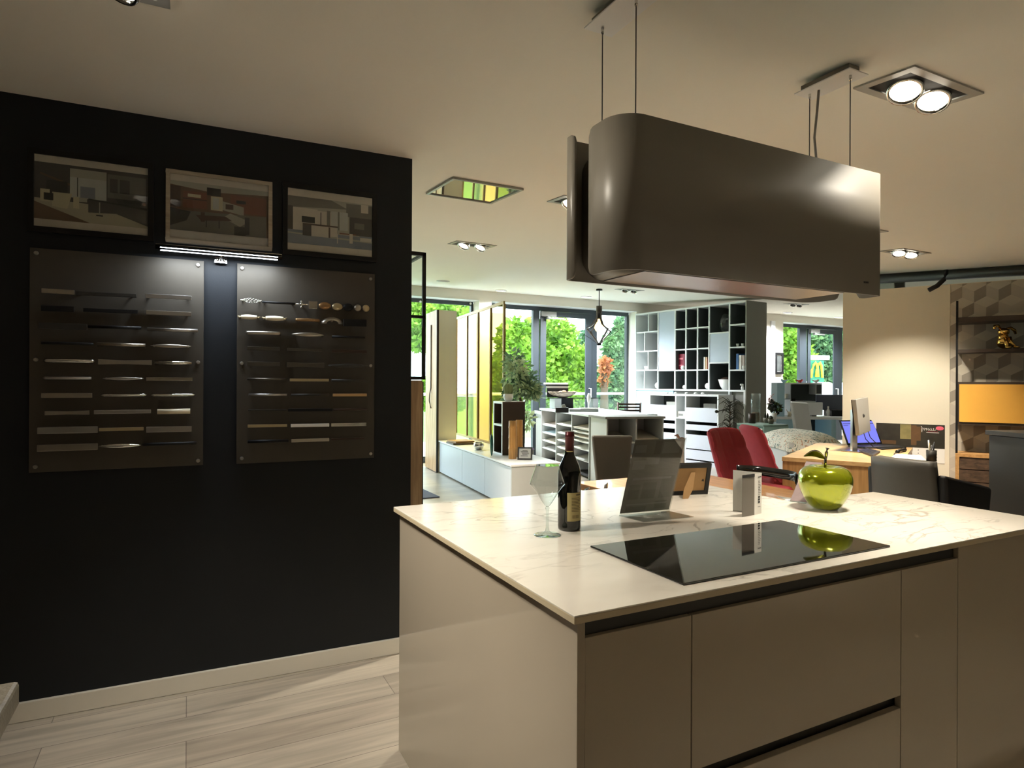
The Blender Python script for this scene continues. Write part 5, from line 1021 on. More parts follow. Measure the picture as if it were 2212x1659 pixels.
zm = SZ + (zt - SZ) * .56
b = MB(); bb(b, 0, e, 0, .02, SZ + .001, zt); bb(b, 1 - e, 1, 0, .02, SZ + .001, zt); bb(b, e, 1 - e, 0, .02, zt - .022, zt); bb(b, e, 1 - e, 0, .02, SZ + .001, SZ + .022); bb(b, e, 1 - e, 0, .5, zm - .012, zm + .012); P(t, 'white_edging', b, m_lwhite)
b = MB(); bb(b, .0, 1, .0, 1, zt + .0002, zt + .004); P(t, 'top_face', b, m_lwhite)
c = bq(.45, .32, zt + .0045); cc = atp(1098, 865.5, c, FW); c = Vector((cc.x, cc.y, zt + .0045)); k = depth(c) / F; t = Th('potted_cactus', 'round ribbed cactus in a white bowl pot on the dark box shelf', 'cactus', c)
b = MB(); b.lathe([(6 * k, 0), (9 * k, 3 * k), (10.8 * k, 9 * k), (10.5 * k, 15 * k), (9.2 * k, 16.5 * k), (8.8 * k, 14 * k), (0, 13 * k)], c, 24); P(t, 'pot', b, m_white_c)
b = MB(); n = 44
def cf(i, j):
    a = 2 * pi * i; ph = pi * (.02 + .96 * j); rr_ = 9.6 * k * (1 + .10 * math.cos(11 * a)) * math.sin(ph) ** .8; return c + Vector((rr_ * math.cos(a), rr_ * math.sin(a), (25.5 - 13 * math.cos(ph)) * k))
b.grid(cf, 66, 12); P(t, 'cactus_body', b, m_cactus)
c = onsb(1105, 990); k = depth(c) / F
for x, y, h, r_, lab in ((1107, 991, 82, 8.6, 'left bamboo pillar of the pair before the dark box shelf'), (1121.5, 987, 80, 7.6, 'right bamboo pillar of the pair before the dark box shelf')):
    c = onsb(x, y); k = depth(c) / F; b = MB(); pr = [(r_ * k, 0)]
    for i in (1, 2, 3): zz = h * k * i / 3.6; pr += [(r_ * k, zz - 2 * k), ((r_ + .7) * k, zz), (r_ * k, zz + 2 * k)]
    pr += [(r_ * k, h * k), (r_ * .7 * k, h * k), (r_ * .7 * k, (h - 4) * k), (0, (h - 4) * k)]; b.lathe(pr, c, 24)
    t = Th('bamboo_pillar', lab, 'candle holder', c, group='bamboo pillars on the sideboard'); P(t, 'stalk', b, m_bamb); b = MB(); b.cyl(c + v3 * ((h - 4) * k), c + v3 * ((h + 4) * k), .5 * k, n=6); P(t, 'wick', b, m_ink)
c = onsb(1134, 993); k = depth(c) / F; t = Th('small_sign', 'little dark framed sign with grey text leaning at the near end of the sideboard', 'sign', c)
M = Matrix.Translation(c + v3 * (13.4 * k)) @ Matrix.Rotation(-YAW - R(6), 4, 'Z') @ Matrix.Rotation(R(-14), 4, 'X')
b = MB(); b.box(-16 * k, 16 * k, -.006, .008, -14 * k, 14 * k, M); P(t, 'frame', b, m_dkgrey, .002)
b = MB(); b.box(-12.5 * k, 12.5 * k, -.0072, -.0062, -10.5 * k, 10.5 * k, M); pp_ = P(t, 'plate', b, m_ltgrey)
b = MB()
for i in range(6): b.box(-9 * k * (.6 + .4 * ((i * 3) % 4) / 3), 9 * k * (.6 + .4 * ((i * 5) % 4) / 3), -.0078, -.0073, (6 - 2.4 * i) * k, (7 - 2.4 * i) * k, M)
P2(pp_, 'text_lettering', b, m_ink)
c = onsb(1062, 985); k = depth(c) / F; b = MB(); b.ell(c + v3 * (24 * k), (3.5 * k, 3.5 * k, 24 * k), 16, 10); O('teal_bottle', 'slim teal glass ornament at the left of the dark box shelf', 'ornament', b, mat('teal_glaze', (30, 92, 88), .15, coat=.5))

# ------------------------------------------------------------------ ficus by the window
fx = atd(1128, 830, 8.6); base = Vector((fx.x, fx.y, 0)); t = Th('potted_ficus', 'bushy variegated ficus tree in a pot between sideboard and window', 'plant', base)
b = MB(); b.lathe([(.13, 0), (.17, .30), (.18, .33), (.16, .33), (.155, .29), (0, .28)], base, 24); P(t, 'pot', b, m_white_c)
b = MB(); b.tube([base + v3 * .28, base + Vector((.02, .02, .7)), base + Vector((-.03, .0, 1.2)), base + Vector((.02, .0, 1.6))], .018, 8, [.022, .02, .016, .01]); P(t, 'trunk', b, m_bark)
kk = depth(fx) / F
def leafcloud(cents, n, lw, ll, seed, droop=.4):
    r_ = random.Random(seed); b = MB()
    for i in range(n):
        cpt, rad = cents[r_.randrange(len(cents))]; v = Vector((r_.gauss(0, 1), r_.gauss(0, 1), r_.gauss(0, 1))).normalized(); p = Vector(cpt) + Vector((v.x * rad[0], v.y * rad[1], v.z * rad[2])) * (r_.random() ** .4)
        d = (v + Vector((r_.uniform(-.6, .6), r_.uniform(-.6, .6), -droop + r_.uniform(-.5, .3)))).normalized(); s_ = d.cross(Vector((r_.uniform(-1, 1), r_.uniform(-1, 1), r_.uniform(-1, 1)))).normalized(); L_ = ll * r_.uniform(.7, 1.2); w_ = lw * r_.uniform(.7, 1.2)
        b.face([p, p + d * L_ * .45 + s_ * w_, p + d * L_, p + d * L_ * .45 - s_ * w_])
    return b
def ap(x, y, rx, rz, dd=0.0): p = atd(x, y, 8.6 + dd); return (p, (rx * kk, rx * kk * .8, rz * kk))
cents = [ap(1110, 780, 20, 26), ap(1112, 815, 24, 30), ap(1130, 830, 30, 24), ap(1148, 845, 20, 14, -.1), ap(1105, 850, 18, 26), ap(1125, 800, 22, 24), ap(1140, 818, 18, 16)]
P(t, 'foliage', leafcloud(cents, 760, .022, .085, 11), m_leaf)
P(t, 'pale_foliage', leafcloud([ap(1135, 842, 34, 20, -.15), ap(1115, 812, 26, 34, -.2), ap(1150, 838, 18, 14, -.1), ap(1138, 905, 12, 22), ap(1112, 790, 20, 24, -.2)], 420, .022, .085, 12), m_leafy)
b = MB(); 
for q in ((1138, 905), (1150, 845), (1108, 790), (1128, 815)): b.tube([base + Vector((0, 0, 1.0)), (base + Vector((0, 0, 1.2))).lerp(atd(q[0], q[1], 8.55), .6), atd(q[0], q[1], 8.55)], .006, 6)
P(t, 'branches', b, m_bark)
# vases on the floor behind
c = atd(1143, 985, 8.2); c.z = 0; t = Th('floor_basket', 'small grey bin with lilac lid behind the sideboard corner', 'bin', c)
ztop = atd(1143, 972, 8.2).z; b = MB(); b.lathe([(.05, 0), (.065, ztop)], c, 20); P(t, 'bin', b, m_shelfgrey); b = MB(); b.lathe([(.067, ztop + .002), (.068, ztop + .012), (.04, ztop + .035), (0, ztop + .04)], c, 20); P(t, 'lid', b, mat('lilac_plastic', (166, 140, 186), .4))

# ------------------------------------------------------------------ pattern library unit
UA = Vector((5.064, 7.45, 0)); ul = Vector((.225, .974, 0)).normalized(); ur = Vector((ul.y, -ul.x, 0)); UZ = .93
def up_u(a, b_, z): return UA + ul * a + ur * b_ + v3 * z
def ubox(mb, a0, a1, b0, b1, z0, z1): return mb.hexa([up_u(a0, b0, z0), up_u(a0, b1, z0), up_u(a1, b1, z0), up_u(a1, b0, z0)], [up_u(a0, b0, z1), up_u(a0, b1, z1), up_u(a1, b1, z1), up_u(a1, b0, z1)])
def ucol(px): p = ray_line(px, UA, ul); return (p - UA).dot(ul)
e0, e1, e2, e3 = 0, ucol(1235.5), ucol(1201.5), ucol(1170); UD = 1.05
t = Th('pattern_cabinet', 'grey open sample cabinet with three columns of laminate sheets', 'cabinet', up_u(1, .5, 0))
b = MB(); th = .022
for a in (e0 + .011, e1, e2, e3): ubox(b, a - .011, a + .011, .0, UD, 0, UZ - .03)
ubox(b, .022, e3 - .011, .52, .54, .05, UZ - .03); P(t, 'upright_panels', b, m_ltgrey)
b = MB(); ubox(b, -.02, e3 + .06, -.02, UD, UZ - .03, UZ); P(t, 'top', b, mat('pale_cabinet_top', (196, 204, 208), .3, var=.02), .002)
b = MB(); ubox(b, .024, e3 - .012, .02, .52, .03, .05); P(t, 'floor_panel', b, m_blk)
gaps = [(e0 + .022, e1 - .011, (.70, .64, .575, .51, .40, .24)), (e1 + .011, e2 - .011, (.70, .56, .44, .32, .2)), (e2 + .011, e3 - .011, (.64, .50, .36, .23))]
sheetm = [mat('sheet_rose', (196, 180, 172), .6), mat('sheet_pale', (204, 204, 200), .6), mat('sheet_blue', (176, 196, 206), .6), mat('sheet_beige', (190, 182, 168), .6), mat('sheet_grey', (176, 176, 174), .6)]
ci = 0
for gi, (a0, a1, zs) in enumerate(gaps):
    for zi, z in enumerate(zs):
        mm = sheetm[[[3, 1, 3, 1, 1, 4], [1, 4, 1, 1, 1], [0, 2, 3, 4]][gi][zi]]
        b = MB(); ubox(b, a0 + .002, a1 - .002, .03, .5, z - .008, z + .008)
        P(t, 'shelf', b, m_shelfedge)
        b = MB(); lo, hi_ = z + .009, z + .009
        b.hexa([up_u(a0 + .02, .005, z + .0085), up_u(a0 + .02, .5, z + .0085), up_u(a1 - .02, .5, z + .0085), up_u(a1 - .02, .005, z + .0085)], [up_u(a0 + .02, .005, z + .016), up_u(a0 + .02, .5, z + .10), up_u(a1 - .02, .5, z + .10), up_u(a1 - .02, .005, z + .016)]); P(t, 'sample_sheets', b, mm)
b = MB(); ubox(b, e3 + .012, e3 + .55, .06, UD, 0, UZ - .09); ubox(b, e3 + .012, e3 + .58, .03, .06, UZ - .12, UZ - .06); P(t, 'end_cabinet', b, m_shelfgrey)
# second cabinet in front, facing the viewer
t = Th('pattern_cabinet', 'grey open sample cabinet with two wide cells facing the viewer', 'cabinet', up_u(-.3, .4, 0)); UB = -.60
b = MB(); w_ = .83
ubox(b, UB, -.024, .012, .032, 0, UZ - .03); ubox(b, UB, -.024, w_ - .01, w_ + .012, 0, UZ - .03); ubox(b, UB, -.024, .43, .45, 0, UZ - .031); ubox(b, -.05, -.03, .033, w_ - .011, 0, UZ - .03); P(t, 'upright_panels', b, m_ltgrey)
b = MB(); ubox(b, UB - .02, -.022, -.015, w_ + .03, UZ - .03, UZ + .001); P(t, 'top', b, m_shelfgrey, .002)
for b0, b1, zs in ((.033, .429, (.58, .38, .2)), (.451, w_ - .011, (.60, .4, .2))):
    for z in zs:
        b = MB(); ubox(b, UB + .01, -.06, b0, b1, z - .01, z + .01); P(t, 'shelf', b, m_shelfedge)
        b = MB(); b.hexa([up_u(UB + .03, b0 + .02, z + .011), up_u(UB + .03, b1 - .03, z + .011), up_u(-.08, b1 - .05, z + .011), up_u(-.08, b0 + .02, z + .011)], [up_u(UB + .03, b0 + .02, z + .03), up_u(UB + .03, b1 - .03, z + .03), up_u(-.08, b1 - .05, z + .12), up_u(-.08, b0 + .02, z + .12)]); P(t, 'sample_sheets', b, m_sand if False else sheetm[3])
# raised shelf on the far end of the cabinet with binders and bowl
rz_ = UZ + .0008; p0 = up_u(e3 - .1, .05, 0)
def rsz(y, a, b_): q = up_u(a, b_, 0); return CAM.z - (y - 830) * depth(q) / F
zsh = rsz(858.5, e3, .3)
t = Th('raised_shelf', 'black topped raised shelf standing on the far end of the sample cabinet', 'shelf', up_u(e3 - .2, .4, rz_))
b = MB(); ubox(b, e3 - .30, e3 + .05, .02, 1.0, zsh - .012, zsh); P(t, 'shelf_top', b, m_blackg)
b = MB(); ubox(b, e3 - .27, e3 + .02, .16, .28, rz_, zsh - .0125); ubox(b, e3 - .25, e3 + .02, .88, .98, rz_, zsh - .0125); P(t, 'support', b, m_ltgrey)
b = MB(); ubox(b, e3 - .1, e3 + .02, .30, .56, rz_, zsh - .0125); P(t, 'dark_support', b, m_blackm)
k = depth(up_u(e3, .3, 0)) / F
def stk(x0, x1, y0, y1, dd, m_, name, lab, cat, grp=None):
    Q = up_u(e3 - .05 + dd, .3, 0); D_ = depth(Q); a = atd(x0, y1, D_); c_ = atd(x1, y0, D_); b = MB(); r_ = RT0; M = Matrix(((r_.x, FW.x, 0), (r_.y, FW.y, 0), (0, 0, 1))).to_4x4(); M.translation = (a + c_) / 2; w2, h2 = abs((c_ - a).dot(RT0)) / 2, (c_.z - a.z) / 2; b.box(-w2, w2, -.10, .12, -h2, h2, M); return O(name, lab, cat, b, m_, grp, .002)
zz = zsh
stk(1181, 1226.5, 838.5, 857.7, .05, m_blackm, 'file_box', 'black file box under the stacked folders on the raised shelf', 'box')
stk(1180, 1226.5, 834, 838.2, .05, m_shelfgrey, 'folder', 'grey folder directly on the black file box', 'folder', 'folders stacked on the file box')
stk(1178, 1227, 830.5, 833.7, .05, m_blackm, 'folder', 'dark folder in the middle of the folder stack', 'folder', 'folders stacked on the file box')
stk(1175, 1226, 827, 830.2, .05, m_paper, 'folder', 'white folder on top of the folder stack', 'folder', 'folders stacked on the file box')
Q = up_u(e3 - .22, .45, zsh + .0008); q = atp(1215, 856, Q, FW); c = Vector((q.x, q.y, zsh + .0008)); k = depth(c) / F; t = Th('bark_bowl', 'shallow rustic bark bowl with nuts on the raised shelf', 'bowl', c)
b = MB(); b.lathe([(9 * k, 0), (20 * k, 3 * k), (30 * k, 8 * k), (35 * k, 13 * k), (33.5 * k, 12.5 * k), (28 * k, 8 * k), (18 * k, 4.5 * k), (0, 3.5 * k)], c, 30, sy=.62); P(t, 'bowl', b, wood('bark_bowl_wood', (50, 42, 36), (176, 160, 140), 4, 'X', .8))
b = MB()
for dx, dz_, r_ in ((-12, 9, 4), (-4, 11, 5), (3, 12.5, 5.5), (10, 9, 4), (-8, 7, 4), (6, 8, 4)): b.ell(c + RT0 * (dx * k) + v3 * (dz_ * k), (r_ * k, r_ * k, r_ * .7 * k), 10, 6)
P(t, 'nuts', b, m_sand)
Q = up_u(.55, .25, UZ + .001); q = atp(1214, 884, Q, FW); c = Vector((q.x, q.y, UZ + .001)); k = depth(c) / F; t = Th('storage_tray', 'dark grey plastic tray with card holder on the sample cabinet top', 'tray', c)
M = Matrix(((RT0.x, FW.x, 0), (RT0.y, FW.y, 0), (0, 0, 1))).to_4x4(); M.translation = c
b = MB(); b.box(-14 * k, 14 * k, -.05, .07, 0, 11 * k, M); P(t, 'tray', b, m_dkgrey, .004)
b = MB(); b.hexa([M @ Vector(p) for p in ((-2 * k, -.02, 11.2 * k), (10 * k, -.02, 11.2 * k), (10 * k, .05, 11.2 * k), (-2 * k, .05, 11.2 * k))], [M @ Vector(p) for p in ((0, 0, 17 * k), (6 * k, 0, 18 * k), (6 * k, .04, 18 * k), (0, .04, 17 * k))]); P(t, 'card_holder', b, m_slate)
Q = up_u(.9, .55, UZ + .001); q = atp(1259, 881, Q, FW); c = Vector((q.x, q.y, UZ + .001)); k = depth(c) / F
M = Matrix(((RT0.x, FW.x, 0), (RT0.y, FW.y, 0), (0, 0, 1))).to_4x4(); M.translation = c
b = MB(); b.box(-30 * k, 32 * k, -.1, .12, 0, 6 * k, M); O('catalogue', 'flat beige catalogue lying on the sample cabinet behind the grey tray', 'catalogue', b, m_shelfgrey)
b = MB(); b.box(-6 * k, 31 * k, -.09, .1, 6.2 * k, 7.6 * k, M); O('white_brochure', 'white brochure lying on the beige catalogue', 'brochure', b, m_paper)
q = atp(1272, 880, Q + ul * .25, FW); c = Vector((q.x, q.y, UZ + .001)); k = depth(c) / F; b = MB(); b.lathe([(4 * k, 0), (4 * k, 1 * k), (1.2 * k, 3 * k), (1.4 * k, 14 * k), (4.2 * k, 22 * k), (4.6 * k, 30 * k), (2.6 * k, 37 * k), (1 * k, 38 * k), (0, 38 * k)], c, 16); O('white_statuette', 'slender white statuette on the sample cabinet before the window', 'statuette', b, m_white_c)
# dark ladder-back chair behind
D = 10.9; c0, c1 = atd(1335, 869, D), atd(1384, 870, D); cx = (c0 + c1) / 2; t = Th('ladder_chair', 'dark wooden ladder back chair behind the sample cabinet', 'chair', (cx.x, cx.y, 0), math.atan2(RT0.y, RT0.x)); w = (c1 - c0).length / 2; zt = cx.z
for sx in (-1, 1):
    b = MB(); b.tube([(sx * w * .9, 0, .02), (sx * w * .9, .0, .5), (sx * w, .02, zt)], .018, 8); P(t, 'back_post', b, m_brownd, world=False)
    b = MB(); b.tube([(sx * w * .9, -.36, .02), (sx * w * .9, -.36, .45)], .018, 8); P(t, 'front_leg', b, m_brownd, world=False)
for zz in (zt - .03, zt - .085, zt - .14): b = MB(); b.box(-w * .95, w * .95, -.0, .02, zz - .014, zz + .016); P(t, 'slat', b, m_brownd, world=False)
b = MB(); b.box(-w * .95, w * .95, -.38, .0, .44, .48); P(t, 'seat', b, m_brownd, .01, world=False)

# ------------------------------------------------------------------ tall shelf wall
KA = Vector((7.883, 9.982, 0)); KB = Vector((8.174, 7.494, 0)); kd = (KB - KA).normalized(); kn = Vector((kd.y, -kd.x, 0)); kn = kn if kn.dot(KA) < 0 else -kn   # kn towards viewer
KL = (KB - KA).length; KZ = 2.76; KD = .55
def kp(a, o, z): return KA + kd * a - kn * o + v3 * z           # o = depth into the shelf
def kbox(mb, a0, a1, o0, o1, z0, z1): return mb.hexa([kp(a0, o0, z0), kp(a0, o1, z0), kp(a1, o1, z0), kp(a1, o0, z0)], [kp(a0, o0, z1), kp(a0, o1, z1), kp(a1, o1, z1), kp(a1, o0, z1)])
def kcol(px): return (ray_line(px, KA, kd) - KA).dot(kd)
def kz(px, py): return atp(px, py, KA, kn).z
t = Th('tall_shelf', 'tall grey wall of open shelf cells with pale edges beside the windows', 'shelving', kp(KL / 2, .27, 0))
X = [kcol(p) for p in (1374, 1421, 1457.5, 1481, 1506, 1531, 1575, 1609.5)]
zb = kz(1374, 839.5)
b = MB(); kbox(b, 0, KL, KD - .02, KD, .02, KZ); P(t, 'back_panel', b, m_shelfgrey)
b = MB(); kbox(b, KL, KL + .02, 0, KD, 0, KZ); P(t, 'side_panel', b, m_shelfgrey)
b = MB(); kbox(b, -.02, 0, 0, KD, 0, KZ); P(t, 'side_panel', b, m_shelfedge)
b = MB(); kbox(b, 0, KL, 0, KD - .021, KZ - .03, KZ); P(t, 'top_panel', b, m_shelfedge)
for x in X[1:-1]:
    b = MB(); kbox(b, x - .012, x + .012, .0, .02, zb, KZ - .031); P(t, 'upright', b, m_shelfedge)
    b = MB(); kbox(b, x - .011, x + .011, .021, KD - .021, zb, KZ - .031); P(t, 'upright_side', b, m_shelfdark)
def shelf(i0, i1, px, py, th=.022):
    z = kz(px, py); b = MB(); kbox(b, X[i0] + .012, X[i1] - .012, .0, KD - .022, z - th / 2, z + th / 2); P(t, 'shelf', b, m_shelfedge); return z
zr = {}
zA = [shelf(0, 1, 1400, y) for y in (717, 758.5, 799.5)]
zB = [shelf(2, 5, 1494, y) for y in (709, 754, 799.5)]
zC = [shelf(5, 6, 1553, y) for y in (719, 783.5)]
zD = [shelf(6, 7, 1592, y) for y in (701, 750, 799.5)]
zE = shelf(1, 2, 1440, 800)
b = MB(); kbox(b, .0, KL, .0, KD - .022, zb - .03, zb - .001); P(t, 'base_shelf', b, m_shelfedge)
for (i0, f_, z0, z1) in ((0, .56, zA[0], KZ - .03), (0, .39, zA[1], zA[0]), (0, .56, zA[2], zA[1]), (0, .39, zb, zA[2])):
    x = X[i0] + (X[1] - X[0]) * f_; b = MB(); kbox(b, x - .009, x + .009, .0, KD - .022, z0 + .011, z1 - .011); P(t, 'divider', b, m_shelfedge)
b = MB(); kbox(b, X[1] + .013, X[2] - .013, .01, .03, zE + .012, KZ - .032); P(t, 'flush_door', b, m_bluegrey)
b = MB(); kbox(b, X[5] + .013, X[6] - .013, .01, .03, zC[1] + .012, zC[0] - .012); P(t, 'flush_door', b, m_bluegrey)
for (i0, i1) in ((3, 4), (4, 5)):
    b = MB(); kbox(b, X[i0] + .012, X[i1] - .012, KD - .03, KD - .0215, zb, KZ - .031); P(t, 'dark_back', b, m_shelfdark)
b = MB(); kbox(b, X[0] + (X[1] - X[0]) * .56, X[1] - .012, KD - .03, KD - .0215, zb, KZ - .031); P(t, 'dark_back', b, m_shelfdark)
b = MB(); kbox(b, .0, X[2] - .05, .02, .05, .02, zb - .031); P(t, 'base_front', b, m_blue)
b = MB(); kbox(b, X[2] - .05, KL - .001, .06, .09, .02, zb - .031); P(t, 'base_back', b, m_shelfgrey)
x = (X[6]); b = MB(); kbox(b, x - .01, x + .01, .0, .059, .02, zb - .031); kbox(b, KL - .03, KL - .001, 0, .059, .02, zb - .031); P(t, 'base_upright', b, m_shelfedge)
# items in the cells
def kat(px, z, o): q = ray_line(px, KA - kn * o, kd); return Vector((q.x, q.y, z))
def kk_(p): return depth(p) / F
def book(px0, px1, py0, z, o, m_, lab, grp):
    a, c_ = kat(px0, z, o), kat(px1, z, o); h = kz(px0, py0) - z; b = MB(); n = -kn * .17; b.hexa([a, a + n, c_ + n, c_], [p + v3 * h for p in (a, a + n, c_ + n, c_)]); return O('book', lab, 'book', b, m_, grp)
zf = zb + .0006
book(1520, 1522.5, 771, zB[2] + .0115, .05, m_paper, 'thin white book in the second row cell of the dark column', 'books in the tall shelf'); book(1522.8, 1527, 771, zB[2] + .0115, .06, mat('tan_book', (206, 172, 136), .6), 'tan book leaning beside a thin white book in the tall shelf', 'books in the tall shelf'); book(1527.3, 1530.0, 773, zB[2] + .0115, .07, mat('rust_book', (150, 66, 46), .6), 'rust red book beside the tan one in the tall shelf', 'books in the tall shelf')
book(1590, 1595, 764, zD[2] + .0115, .05, mat('blue_book', (24, 84, 142), .5), 'blue book in the right column of the tall shelf', 'books in the tall shelf'); book(1595.4, 1601, 767, zD[2] + .0115, .06, m_paper, 'white book next to the blue one in the tall shelf', 'books in the tall shelf'); book(1601.3, 1608, 767, zD[2] + .0115, .07, mat('patterned_book', (170, 158, 150), .6, var=.2), 'patterned grey book right of the white one in the tall shelf', 'books in the tall shelf')
p = kat(1472, zB[2] + .0115, .12); k = kk_(p); M = frame3(p, kd, -kn, v3); b = MB(); b.box(-.09, .1, -.03, .03, 0, 34 * k, M); t = Th('red_box', 'dark red upright tin box in the tall shelf', 'box', p); P(t, 'box', b, mat('crimson_tin', (116, 20, 44), .4)); b = MB(); b.box(-.06, .06, -.031, -.0302, 22 * k, 26 * k, M); b.box(-.04, .05, -.031, -.0302, 8 * k, 11 * k, M); P(t, 'mark_lettering', b, mat('rose_print', (190, 110, 120), .5))
def ball(px, z, o, rpx, lab, name='white_ball'): p = kat(px, z, o); k = kk_(p); b = MB(); b.ell((0, 0, 0), (rpx * k,) * 3, 16, 10); b.xf(Matrix.Translation(p + v3 * (rpx * k + .0003))); return O(name, lab, 'ornament', b, m_white_c, 'white balls in the tall shelf')
ball(1475, zB[2] + .0115, .05, 4.6, 'small white ball before the dark red tin'); ball(1422, zf, .10, 7.2, 'white ball half hidden in the left bottom cells of the tall shelf'); ball(1530, zf, .08, 7.2, 'white ball in the bottom cell right of the dark column'); ball(1479, zf, .1, 4.5, 'small white ball in the bottom cell under the red tin')
def cup(px, z, o, wpx, hpx, lab, m_=None, grp='white cups in the tall shelf', name='white_cup'):
    p = kat(px, z, o); k = kk_(p); b = MB(); b.lathe([(wpx * .28 * k, 0), (wpx * .45 * k, hpx * .4 * k), (wpx * .5 * k, hpx * k), (wpx * .45 * k, hpx * k), (wpx * .38 * k, hpx * .4 * k), (0, 2 * k)], p + v3 * .0003, 20); return O(name, lab, 'cup', b, m_ or m_white_c, grp)
cup(1593, zD[1] + .0115, .12, 6.6, 7, 'left white cup of the pair on the right column shelf'); cup(1604, zD[1] + .0115, .12, 6.6, 7, 'right white cup of the pair on the right column shelf'); cup(1606.5, zD[2] + .0115, .03, 7, 8, 'white cup before the patterned book'); cup(1396, zA[2] + .0115, .08, 9, 7, 'white bowl cup in the third row left cell of the tall shelf')
p = kat(1569, zf, .16); k = kk_(p); t = Th('white_pot', 'large white painted pot with brown filling in the tall shelf', 'pot', p); b = MB(); b.lathe([(8 * k, 0), (13 * k, 8 * k), (17 * k, 22 * k), (15.5 * k, 22 * k), (12 * k, 8 * k), (0, 6 * k)], p, 26); P(t, 'pot', b, m_white_c); b = MB(); b.lathe([(15 * k, 20 * k), (11 * k, 24 * k), (5 * k, 27 * k), (0, 27.5 * k)], p, 20); P(t, 'filling', b, m_brownd)
p = kat(1604, zf, .08); k = kk_(p); b = MB(); b.lathe([(3 * k, 0), (3.4 * k, 4 * k), (2.2 * k, 8 * k), (2.6 * k, 11 * k), (1.4 * k, 13 * k), (0, 13 * k)], p, 14); b.ell(p + RT0 * (-3 * k) + v3 * (11 * k), (2.6 * k, 2.2 * k, 2.2 * k), 10, 6); O('bird_ornament', 'tiny white bird ornament in the right bottom cell of the tall shelf', 'ornament', b, m_white_c)
p = kat(1566, zC[0] + .03, .2); k = kk_(p); c = p + v3 * (19 * k); b = MB(); b.ell(c, (13 * k, 13 * k, 20 * k), 24, 14); O('glass_globe', 'clear glass globe vase in the top cell of the tall shelf', 'vase', b, m_clear)

# ------------------------------------------------------------------ drawer cabinet in front of the shelf
OA = -.42                                                     # stands .42 m in front of the shelf face
FA = KA + kn * .42
def dcol(px): return (ray_line(px, FA, kd) - FA).dot(kd)
def dzz(px, py): return atp(px, py, FA, kn).z
d0, d1 = dcol(1403), dcol(1552.5); zt = (dzz(1403, 849.5) + dzz(1552, 854)) / 2
def dbx(mb, px0, px1, o0, o1, z0, z1): return kbox(mb, dcol(px0), dcol(px1), OA + o0, OA + o1, z0, z1)
t = Th('drawer_cabinet', 'pale grey cabinet of half open drawers in front of the tall shelf', 'cabinet', kp((d0 + d1) / 2, -.2, 0))
b = MB(); dbx(b, 1403, 1552.5, 0, .38, zt - .03, zt); P(t, 'top', b, m_shelfedge)
for p0_, p1_ in ((1403, 1404.8), (1458.5, 1461), (1480, 1482.5), (1549.5, 1552.5)): b = MB(); dbx(b, p0_, p1_, .0, .38, 0, zt - .031); P(t, 'upright', b, m_shelfedge)
b = MB(); dbx(b, 1405, 1549.3, .36, .38, .02, zt - .031); P(t, 'back_panel', b, m_shelfdark)
def dfront(px0, px1, yt, yb, ys): # bounds taken at the left column of each block
    z1, z0 = dzz(px0, yt), dzz(px0, yb); b = MB(); dbx(b, px0 + .2, px1 - .2, .0, .018, z0, z1); P(t, 'drawer_front', b, m_drawer); b = MB(); dbx(b, px0 + .4, px1 - .4, .019, .33, z0 - .005, z0 + .004); P(t, 'drawer_box', b, m_blk)
for yt, yb in ((873.5, 905), (912, 922), (931, 948), (951, 975), (980, 1010)): dfront(1404.8, 1458.5, yt, yb, 0)
for yt, yb in ((880, 909.5), (916, 928), (937.5, 967.5), (970, 990), (993, 1022), (1025, 1040)): dfront(1482.5, 1549.5, yt, yb, 0)
b = MB(); z_ = dzz(1470, 903); dbx(b, 1461.2, 1479.8, .0, .35, z_ - .012, z_ + .01); P(t, 'small_shelf', b, m_shelfedge)
z_ = z_ + .011; q = ray_line(1472, FA + kn * -.05, kd); p = Vector((q.x, q.y, z_)); k = kk_(p); M = frame3(p, kd, -kn, v3); b = MB(); b.box(-.11, .09, -.02, .1, 0, 13 * k, M); t2 = Th('small_carton', 'small white carton with a printed cup in the middle column of the drawer cabinet', 'carton', p); P(t2, 'carton', b, m_paper); b = MB(); b.box(-.04, .06, -.0212, -.0203, 3 * k, 8 * k, M); P(t2, 'printed_cup', b, m_slate)
t3 = Th('zebra_figurine', 'small brown and white striped figurine beside the drawer cabinet', 'figurine', atd(1469, 948, 7.0)); p = XF[t3.name].translation.copy()
XF_p = p; k = 7.0 / F; zfl = .60
b = MB(); b.ell(p + v3 * (-2 * k) + RT0 * 4 * k, (7 * k, 5 * k, 6 * k), 14, 8); b.tube([p + RT0 * (-1 * k), p + RT0 * (-6 * k) + v3 * (8 * k), p + RT0 * (-12 * k) + v3 * (7 * k)], 3 * k, 8, [3 * k, 3 * k, 1.5 * k])
P(t3, 'body', b, mat('striped_brown_white', (150, 110, 90), .6, var=.7, scale=60))
b = MB(); b.cyl(Vector((p.x, p.y, 0)) + RT0 * (3 * k), p + RT0 * (3 * k) - v3 * (6 * k), .03, n=16); t4 = Th('slim_plinth', 'slim white plinth carrying the striped figurine', 'plinth', (p.x, p.y, 0)); P(t4, 'column', b, m_white_c)
b = MB(); zt_ = zt + .0008; pts = [kp(dcol(1425) + i * .045, OA + .06 + .02 * math.sin(i * 1.3), zt_ + .006) for i in range(24)]; b.tube(pts, .005, 6)
t5 = Th('string_lights', 'loose string of white lights lying on the drawer cabinet top', 'string lights', pts[12]); P(t5, 'wire', b, m_shelfgrey)
for i in (3, 7, 13, 17, 20): b = MB(); b.ell(pts[i] + v3 * .014, (.03, .03, .018), 10, 6); P(t5, 'light', b, m_white_c)
